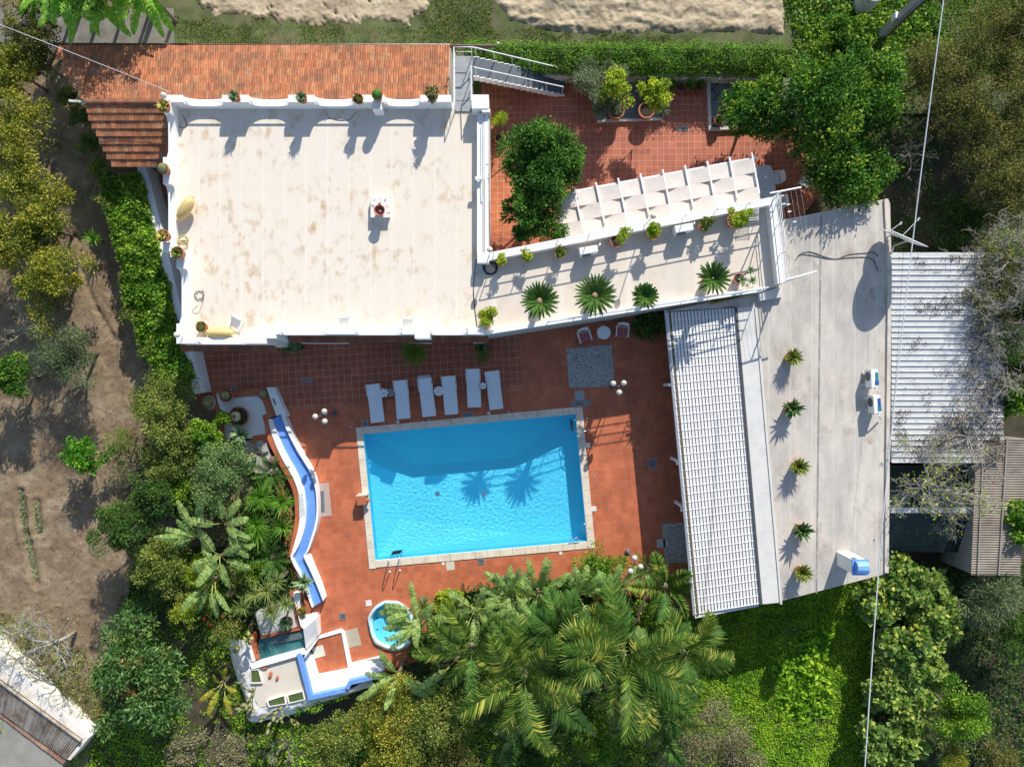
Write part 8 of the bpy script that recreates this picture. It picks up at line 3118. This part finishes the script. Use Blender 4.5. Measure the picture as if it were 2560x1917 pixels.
def pear(tl_f, x, y, z, label, seed, n=26, mat=None):
    """prickly pear: flat oval pads growing out of each other"""
    rng = np.random.default_rng(seed)
    p = tl_f(x, y, z)
    root = thing('prickly_pear', (p.x, p.y, z), label, 'cactus')
    stack = [(np.array([0, 0, 0.0]), np.array([0, 0, 1.0]), 0)]
    made = 0
    while stack and made < n:
        pos, d, lev = stack.pop(0)
        L = 0.42 * rng.uniform(0.8, 1.15) * (0.95 ** lev)
        s = nrm(np.cross(d, rng.normal(size=3)))
        u = np.cross(s, d)
        mb = MB()
        N_ = 14
        for sgn in (-1, 1):
            mb.v.append(tuple(pos + d * L * 0.55 + u * sgn * 0.028))
        for k in range(N_):
            a = 2 * pi * k / N_
            r_ = 0.5 * L * (0.62 - 0.06 * cos(a))
            mb.v.append(tuple(pos + d * (L * 0.5 - cos(a) * L * 0.5) + s * sin(a) * r_))
        for k in range(N_):
            k2 = (k + 1) % N_
            mb.f += [(0, 2 + k, 2 + k2), (1, 2 + k2, 2 + k)]
        mb.build('pad', mat or M('pear_pad', (0.20, 0.22, 0.09), 0.7, 0.25, 5, dirt=(0.34, 0.24, 0.12), dscale=5), root, world=False, smooth=True)
        made += 1
        if lev < 4:
            for _ in range(rng.integers(1, 3) if lev else 3):
                a = rng.uniform(-1.0, 1.0)
                nd_ = nrm(d * cos(a) + s * sin(a) + rng.normal(size=3) * 0.35 + np.array([0, 0, .1]))
                stack.append((pos + d * L * 0.92 + s * sin(a) * L * 0.25, nd_, lev + 1))
    return root


pear(e, 520, 1230, .58, 'prickly pear spreading over the west bed of the cactus terrace', 71, 28)
pear(e, 860, 1460, .6, 'prickly pear leaning over the south beds of the cactus terrace', 72, 26)
pear(e, 440, 600, .5, 'yellow green prickly pear beside the pond', 73, 14, M('pear_yellow', (0.30, 0.32, 0.09), 0.7, 0.2, 5))
pear(lambda x, y, z: q('b2', x, y, z), 60, 690, .3, 'small yellow prickly pear in the pebble rockery', 74, 7, M('pear_yellow', ()))
# rockery pebbles and stones by the channel
m = MB()
pgr = [q('b2', *p_, .3) for p_ in [(-20, 575), (60, 560), (150, 575), (175, 680), (240, 780), (260, 830), (60, 830), (-60, 700)]]
m.prism(xy(pgr), -0.2, 0.26)
bed = thing('pebble_rockery', (pgr[0].x, pgr[0].y, 0), 'rockery of white pebbles and grey stones beside the channel', 'rockery')
m.build('pebble_bed', M('white_pebbles', (0.36, 0.34, 0.30), 0.9, 0.75, 28, 0.9, 28), bed)
for x, y, r_, mt in [(100, 610, .28, 'flagstone'), (130, 650, .2, 'flagstone'), (200, 730, .24, 'bark'), (90, 655, .14, 'terracotta'), (150, 720, .15, 'flagstone')]:
    p = q('b2', x, y, .3)
    mb = MB()
    mb.ball((p.x, p.y, .3), r_, 7, .7)
    ob = mb.build('stone', M('rock_' + mt, (0.30, 0.29, 0.27) if mt == 'flagstone' else (0.16, 0.10, 0.08), 0.9, 0.3, 6, 0.8, 14), bed)
    for vv_ in ob.data.vertices:
        k_ = 1 + random.uniform(-.22, .22)
        vv_.co.x = (vv_.co.x - (p.x - bed.location.x)) * k_ + (p.x - bed.location.x)
        vv_.co.y = (vv_.co.y - (p.y - bed.location.y)) * k_ + (p.y - bed.location.y)

# ---------------------------------------------------------------- ground cover
rng = np.random.default_rng(500)
pg_ = lambda tl, pts, z=GZ: [q(tl, x, y, z) for x, y in pts]
lawn = pg_('c3', [(1450, 460), (2300, 300)]) + pg_('d3', [(950, 180), (1050, 700), (1000, 1700)]) + pg_('c3', [(1500, 1700), (1300, 1000)])
scatter_leaves('lawn', lawn, 800, 0.09, 0.05, L_lawn, GZ - 0.10, rng, 0.16)
m_ = scatter_leaves('lawn_weeds', pg_('d3', [(300, 600), (700, 560), (700, 1300), (350, 1300), (230, 900)]), 70, 0.26, 0.13, L_lawn, GZ - 0.05, rng, 0.3)
verge = [o(380, 40, GZ), o(900, 62, GZ), o(930, -20, GZ), o(1050, -20, GZ), o(1080, 60, GZ), o(1300, 80, GZ), o(1700, 85, GZ), o(1760, 110, GZ), o(1100, 112, GZ), o(380, 106, GZ)]
grass_blades('verge_grass', verge, 420, 0.13, L_grass, GZ - 0.04, rng, None, 0.75, 0.03)
grass_blades('weed_grass', [o(1680, -20, GZ), o(2250, -20, GZ), o(2250, 120, GZ), o(1950, 220, GZ), o(1730, 150, GZ)], 260, 0.2, L_hedge, GZ - 0.04, rng, None, 0.75, 0.045)
scatter_leaves('weeds', [o(1690, -20, GZ), o(2000, -20, GZ), o(2060, 90, GZ), o(1900, 160, GZ), o(1720, 120, GZ)], 240, 0.15, 0.09, L_ivy, GZ - 0.02, rng, 0.3)
scatter_leaves('undergrowth', [o(1750, 150, GZ), o(2260, 60, GZ), o(2260, 560, GZ), o(1920, 560, GZ), o(1900, 420, GZ)], 130, 0.14, 0.07, L_dark, GZ - 0.12, rng, 0.35, clump=(1.5, -0.35, 401))
scatter_leaves('undergrowth', [o(1880, 1210, GZ), o(2260, 1210, GZ), o(2260, 1700, GZ), o(1830, 1700, GZ), o(1900, 1400, GZ)], 130, 0.15, 0.08, L_dark, GZ - 0.12, rng, 0.4)
scatter_leaves('undergrowth', [o(290, 1190, GZ), o(450, 1200, GZ), o(560, 1400, GZ), o(560, 1560, GZ), o(700, 1560, GZ), o(1500, 1500, GZ), o(1600, 1700, GZ), o(120, 1700, GZ), o(240, 1450, GZ)], 260, 0.12, 0.06, L_lawn, GZ - 0.14, rng, 0.3, clump=(1.8, -0.7, 411))
scatter_leaves('undergrowth', [o(230, 960, GZ), o(560, 900, GZ), o(640, 1300, GZ), o(500, 1400, GZ), o(250, 1330, GZ), o(300, 1150, GZ)], 150, 0.13, 0.06, L_dark, GZ - 0.05, rng, 0.5)
scatter_leaves('undergrowth', [o(560, 1000, 0), o(640, 1020, 0), o(650, 1250, 0), o(640, 1330, 0), o(540, 1330, 0)], 160, 0.14, 0.06, L_dark, 0.02, rng, 0.4)
scatter_leaves('undergrowth', [o(900, 1330, 0), o(1000, 1265, 0), o(1240, 1240, 0), o(1500, 1300, 0), o(1500, 1560, 0), o(1000, 1560, 0), o(880, 1450, 0)], 150, 0.16, 0.07, L_dark, -0.1, rng, 0.5)
scatter_leaves('weeds', [o(-20, 1300, GZ), o(130, 1370, GZ), o(260, 1480, GZ), o(200, 1600, GZ), o(60, 1480, GZ), o(-20, 1390, GZ)], 260, 0.10, 0.05, L_moss, GZ + 0.05, rng, 0.35)
scatter_leaves('weeds', [o(-20, 80, GZ), o(180, 120, GZ), o(230, 380, GZ), o(120, 700, GZ), o(-20, 720, GZ)], 50, 0.11, 0.05, L_moss, GZ + 0.03, rng, 0.25, clump=(1.5, 0.0, 421))
scatter_leaves('field_weeds', [o(0, 650, GZ), o(300, 700, GZ), o(260, 1380, GZ), o(0, 1300, GZ)], 12, 0.08, 0.04, L_moss, GZ + 0.06, rng, 0.08, clump=(1.2, 0.25, 431))
# seedlings in the two drills
for k, line in enumerate(([(165, 970), (210, 1300), (290, 1650)], [(290, 1060), (310, 1290)])):
    pts = [q('a2', *p_, GZ) for p_ in line]
    P3 = []
    for _ in range(420 if k == 0 else 160):
        i = random.randrange(len(pts) - 1)
        pp_ = pts[i].lerp(pts[i + 1], random.random())
        P3.append((pp_.x + random.gauss(0, .05), pp_.y + random.gauss(0, .05), GZ + 0.02))
    P3 = np.array(P3)
    n = len(P3)
    v, f_ = leafq(P3, rng.normal(size=(n, 3)) + [0, 0, .8], rng.normal(size=(n, 3)) + [0, 0, 1.5], np.full(n, .09), np.full(n, .05))
    ob = np_mesh('seedlings', v, f_, L_agave)
    ob['kind'] = 'stuff'
# dead leaves blown onto the sheds
n = 26000
X = rng.uniform(q('d1', 1180, 0, 2.4).x, q('d1', 2050, 0, 2.4).x, n)
Y = rng.uniform(q('d2', 0, 740, 2.4).y, q('d1', 0, 560, 2.4).y, n)
xa_, xb2 = q('d1', 1500, 0, 2.4).x, q('d1', 2050, 0, 2.4).x
yc_ = (Y - q('d2', 0, 740, 2.4).y) / 9.0
edge = (X - xa_) / (xb2 - xa_) + 0.35 * np.sin(yc_ * 7 + 1) * 0.4 + np.where(Y < q('d2', 0, 330, 2.4).y, 0.45, 0)
ok = rng.uniform(0, 1, n) < np.clip(0.55 * edge + 0.55 * fbm(X, Y, 0.9, 601, 4) - 0.05, 0.004, 1)
X, Y = X[ok], Y[ok]
n = len(X)
v, f_ = leafq(np.stack([X, Y, np.full(n, SZ + 0.062)], 1), rng.normal(size=(n, 3)) * [1, 1, .1], np.tile([0, 0, 1.0], (n, 1)), rng.uniform(.04, .09, n), rng.uniform(.03, .06, n))
ob = np_mesh('dead_leaves', v, f_, LEAF('leaf_dead', (0.022, 0.017, 0.012), (0.045, 0.034, 0.025), (0.085, 0.066, 0.045), 0, 0.8))
ob['kind'] = 'stuff'
scatter_leaves('creeping_ivy', [e(1050, 1470, 0), e(1250, 1380, 0), e(1720, 1290, 0), e(1600, 1400, 0), e(1250, 1560, 0), e(1050, 1580, 0)], 420, 0.10, 0.07, L_ivy, 0.1, rng, 0.55)
# ---------------------------------------------------------------- denser planting: garden bank, palm bed, right edge
BK = 'bushes filling the garden bank'
for tl, x, y, z, R, mt, nl_, L, W, lab in [
        ('a2', 1450, 960, 1.2, .95, L_ivy, 4200, .11, .06, 'leafy green bush on the bank below the grey bush'),
        ('a2', 1480, 1130, 1.1, .8, L_dark, 3600, .10, .05, 'dark leafy bush on the bank above the large strelitzia'),
        ('a2', 1390, 1420, 1.3, .9, L_moss, 3800, .09, .05, 'mossy bush on the bank left of the strelitzia stems'),
        ('a2', 1620, 1060, 1.0, .75, L_moss, 3000, .09, .05, 'mossy bush under the yellowish yucca'),
        ('a3', 1560, 130, 1.2, .95, L_lime, 3000, .09, .05, 'lime green bush above the red flowered shrubs'),
        ('a3', 1330, 130, 1.5, 1.0, L_moss, 4800, .09, .05, 'mossy tree top at the field corner'),
        ('a3', 1900, 180, 1.0, .8, L_moss, 3000, .08, .05, 'mossy bush beside the dracaenas'),
        ('b2', 40, 1180, .8, .7, L_dark, 2400, .12, .05, 'dark undershrub between the yucca heads'),
        ('b2', 60, 1440, .8, .8, L_dark, 2600, .12, .05, 'dark undershrub below the yuccas'),
        ('b3', 40, 100, .9, .7, L_ivy, 2600, .11, .05, 'green undershrub at the lower bend of the channel'),
        ('a2', 1760, 400, 1.0, .4, L_ivy, 2400, .10, .05, 'small green bush at the corner of the white planter'),
        ('a2', 1480, 620, 1.6, 1.0, L_moss, 4500, .09, .055, 'yellow green bush between laurel and grey bush')]:
    T(tl, x, y, z, R, 'garden_bush', lab, 'shrub', mt, nleaf=nl_, L=L, W=W, ztop=z + R * .8, gz=0.0, group=BK)
GP2 = 'low leafy plants in the palm bed'
for tl, x, y, z, R, mt, lab in [('b3', 1560, 330, .7, .6, L_lime, 'lime plant at the patio edge behind the hot tub'), ('b3', 1400, 700, 1.0, .9, L_dark, 'dark plant at the right side of the hot tub'), ('c3', 130, 330, .9, .8, L_moss, 'mossy plant at the front of the palm bed'), ('c3', 480, 420, 1.2, .9, L_ivy, 'green plant in the middle of the palm bed'), ('c3', 900, 340, 1.1, .8, L_moss, 'mossy plant near the dry flower spike'),
                             ('b3', 1500, 1020, 1.2, 1.0, L_dark, 'dark plant behind the blue edged wall'), ('c3', 400, 1000, 1.2, 1.0, L_dark, 'dark plant under the tall palms'), ('c3', 1150, 500, 1.2, .9, L_ivy, 'green plant by the canopy end board'), ('b3', 1950, 1000, 1.2, 1.0, L_moss, 'mossy plant at the back of the palm bed')]:
    T(tl, x, y, z, R, 'bed_plant', lab, 'plant', mt, nleaf=3200, L=.13, W=.055, ztop=z + R * .7, gz=-0.3, group=GP2)
feather_palm('c3', 520, 600, 3.3, 10, 2.2, 'feather palm at the front of the planting with dark glossy fronds', 51, group=GP, mat=L_cycad)
feather_palm('c3', 1480, 760, 3.2, 10, 2.4, 'feather palm spreading over the sunny lawn', 52, group=GP)
feather_palm('b3', 2150, 900, 3.4, 12, 2.6, 'feather palm at the garden side of the planting', 54, group=GP)
feather_palm('c3', 1280, 1250, 2.8, 9, 2.2, 'lowest feather palm beside the grey olive', 55, group=GP)
strel('b3', 1330, 420, 2.0, [(185, 0.2), (215, 0.1), (250, 0.2), (160, 0.4), (100, 0.4)], 'strelitzia leaning over the middle of the hot tub', 61, 1.2, 0.5)
strel('c3', 120, 330, 1.9, [(90, 0.5), (120, 0.6), (160, 0.3), (60, 0.5)], 'strelitzia at the front edge of the palm bed', 62, 1.2, 0.5)
strel('c3', 940, 280, 2.0, [(50, 0.3), (80, 0.5), (30, 0.2), (120, 0.6)], 'strelitzia between the upright frond and the bright bush', 63, 1.3, 0.5)
strel('b3', 1950, 560, 2.0, [(90, 0.5), (45, 0.4), (140, 0.4), (10, 0.3)], 'strelitzia in front of the arching palm', 64, 1.2, 0.5)
# twiggy growth hanging over the ribbed shed
rng = np.random.default_rng(8)
bare('bare_fig', q('d1', 2080, 620, 2.6), GZ, 1.9, 8, 'tangle of bare fig branches over the top of the ribbed shed', bark_grey, rng, 0.25, 3, 0.06, 260, L_gold, 3.0, (-0.7, 0.0))
bare('bare_fig', q('d1', 2060, 1120, 2.6), GZ, 1.9, 8, 'tangle of bare fig branches halfway down the ribbed shed', bark_grey, rng, 0.25, 3, 0.06, 200, L_brown, 3.0, (-0.7, -0.1))
bare('bare_fig', q('d2', 1420, 930, 2.2), GZ, 1.6, 6, 'second bare fig stem over the green shed', bark_grey, rng, 0.3, 3, 0.06, 260, L_lime, 2.7, (0.1, -0.2))
for tl, x, y, R, mt, n_, lab in [('d1', 2080, 720, 1.1, L_brown, 1800, 'thin brown crown over the ribbed shed, upper'), ('d1', 1990, 1040, 1.0, L_brown, 1100, 'thin brown crown over the ribbed shed, middle'), ('d1', 2090, 1250, 1.0, L_dark, 1900, 'thin dark crown over the ribbed shed, lower')]:
    T(tl, x, y, 3.0, R, 'brown_tree', lab, 'tree', mt, nleaf=n_, L=0.09, W=0.05, ztop=3.5, group='dusky trees on the right', ncl=34, bm=bark_grey)
for tl, x, y, R, lab in [('d3', 1480, 300, 1.2, 'squash vine thicket under the oleander'), ('d3', 1080, 420, .9, 'squash vine thicket at the corner of the pool house'), ('d3', 1420, 900, 1.2, 'squash vine thicket with large pale leaves'), ('d3', 1120, 1080, .9, 'squash vine thicket left of the overhead cable')]:
    T(tl, x, y, 1.2, R, 'vine_thicket', lab, 'vine', L_pump, nleaf=1700, L=0.24, W=0.21, ztop=1.6, rz=.8, trunk=False, group='squash vines overgrowing the right boundary', up=0.9, jit=0.8, part='foliage')
fl = thing('rose_shrub', q('d3', 1000, 1240, GZ), 'rose shrub with pink flowers under the overhead cable', 'shrub')
ob, _ = crown_mesh('foliage', fl, 0.7, .55, .7, .4, 14, .2, 1200, .1, .06, L_dark, rng)
ob, _ = crown_mesh('flower', fl, 0.95, .5, .7, .3, 6, .07, 90, .09, .08, M('pink_petal', (0.75, 0.16, 0.32), 0.5), rng, zlow=0.2)
# lane colour darkened for tree shade; banana plants added to shade the top left
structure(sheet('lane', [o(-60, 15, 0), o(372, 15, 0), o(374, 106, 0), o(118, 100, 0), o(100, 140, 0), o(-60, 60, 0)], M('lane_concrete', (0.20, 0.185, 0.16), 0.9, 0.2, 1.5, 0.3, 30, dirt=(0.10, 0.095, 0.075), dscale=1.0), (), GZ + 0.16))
strel('a0', 900, -170, 3.0, BAN, 'banana plant added for shade behind the others, only its leaf tips in view', 71, 2.2, 0.6, L_banana, GZ, 'banana_plant')
strel('a0', 480, -170, 3.0, BAN, 'banana plant added for shade at the far left of the clump', 72, 2.1, 0.6, L_banana, GZ, 'banana_plant')
T('a0', 900, -230, 3.5, 2.4, 'shade_tree', 'leafy tree behind the banana plants at the very top', 'tree', L_dark, nleaf=8000, L=.14, W=.07, ztop=6.0)
T('a0', 420, -60, 2.0, 1.2, 'dark_shrub', 'dark shrub beside the lane at the top left edge', 'shrub', L_dark, nleaf=4000, L=.11, W=.06, ztop=3.0)
scatter_leaves('field_litter', [o(-20, 330, GZ), o(250, 330, GZ), o(300, 1180, GZ), o(250, 1400, GZ), o(-20, 1330, GZ)], 45, 0.055, 0.035, LEAF('leaf_straw', (0.06, 0.04, 0.02), (0.13, 0.10, 0.06), (0.26, 0.21, 0.14), 0, 0.8), GZ + 0.02, rng, 0.05, clump=(1.1, -0.3, 611))
for tl, x, y, z, R, mt, lab in [('d1', 1950, 880, 2.7, 1.0, L_brown, 'thin twiggy crown brushing the ribbed shed'), ('d1', 2110, 480, 2.6, 1.1, L_moss, 'mossy crown at the top corner of the ribbed shed')]:
    T(tl, x, y, z, R, 'brown_tree', lab, 'tree', mt, nleaf=1500, L=0.09, W=0.05, ztop=z + .6, group='dusky trees on the right', ncl=30, bm=bark_grey)

for p_, lab in ((q('d2', 1750, 560, 2.5), 'bare fig tangle at the lower end of the ribbed shed'), (q('d1', 2090, 1420, 2.6), 'bare fig tangle at the right side of the ribbed shed')):
    bare('bare_fig', p_, GZ, 1.7, 8, lab, bark_grey, rng, 0.2, 3, 0.055, 140, L_brown, 2.75, (-0.4, 0.0))
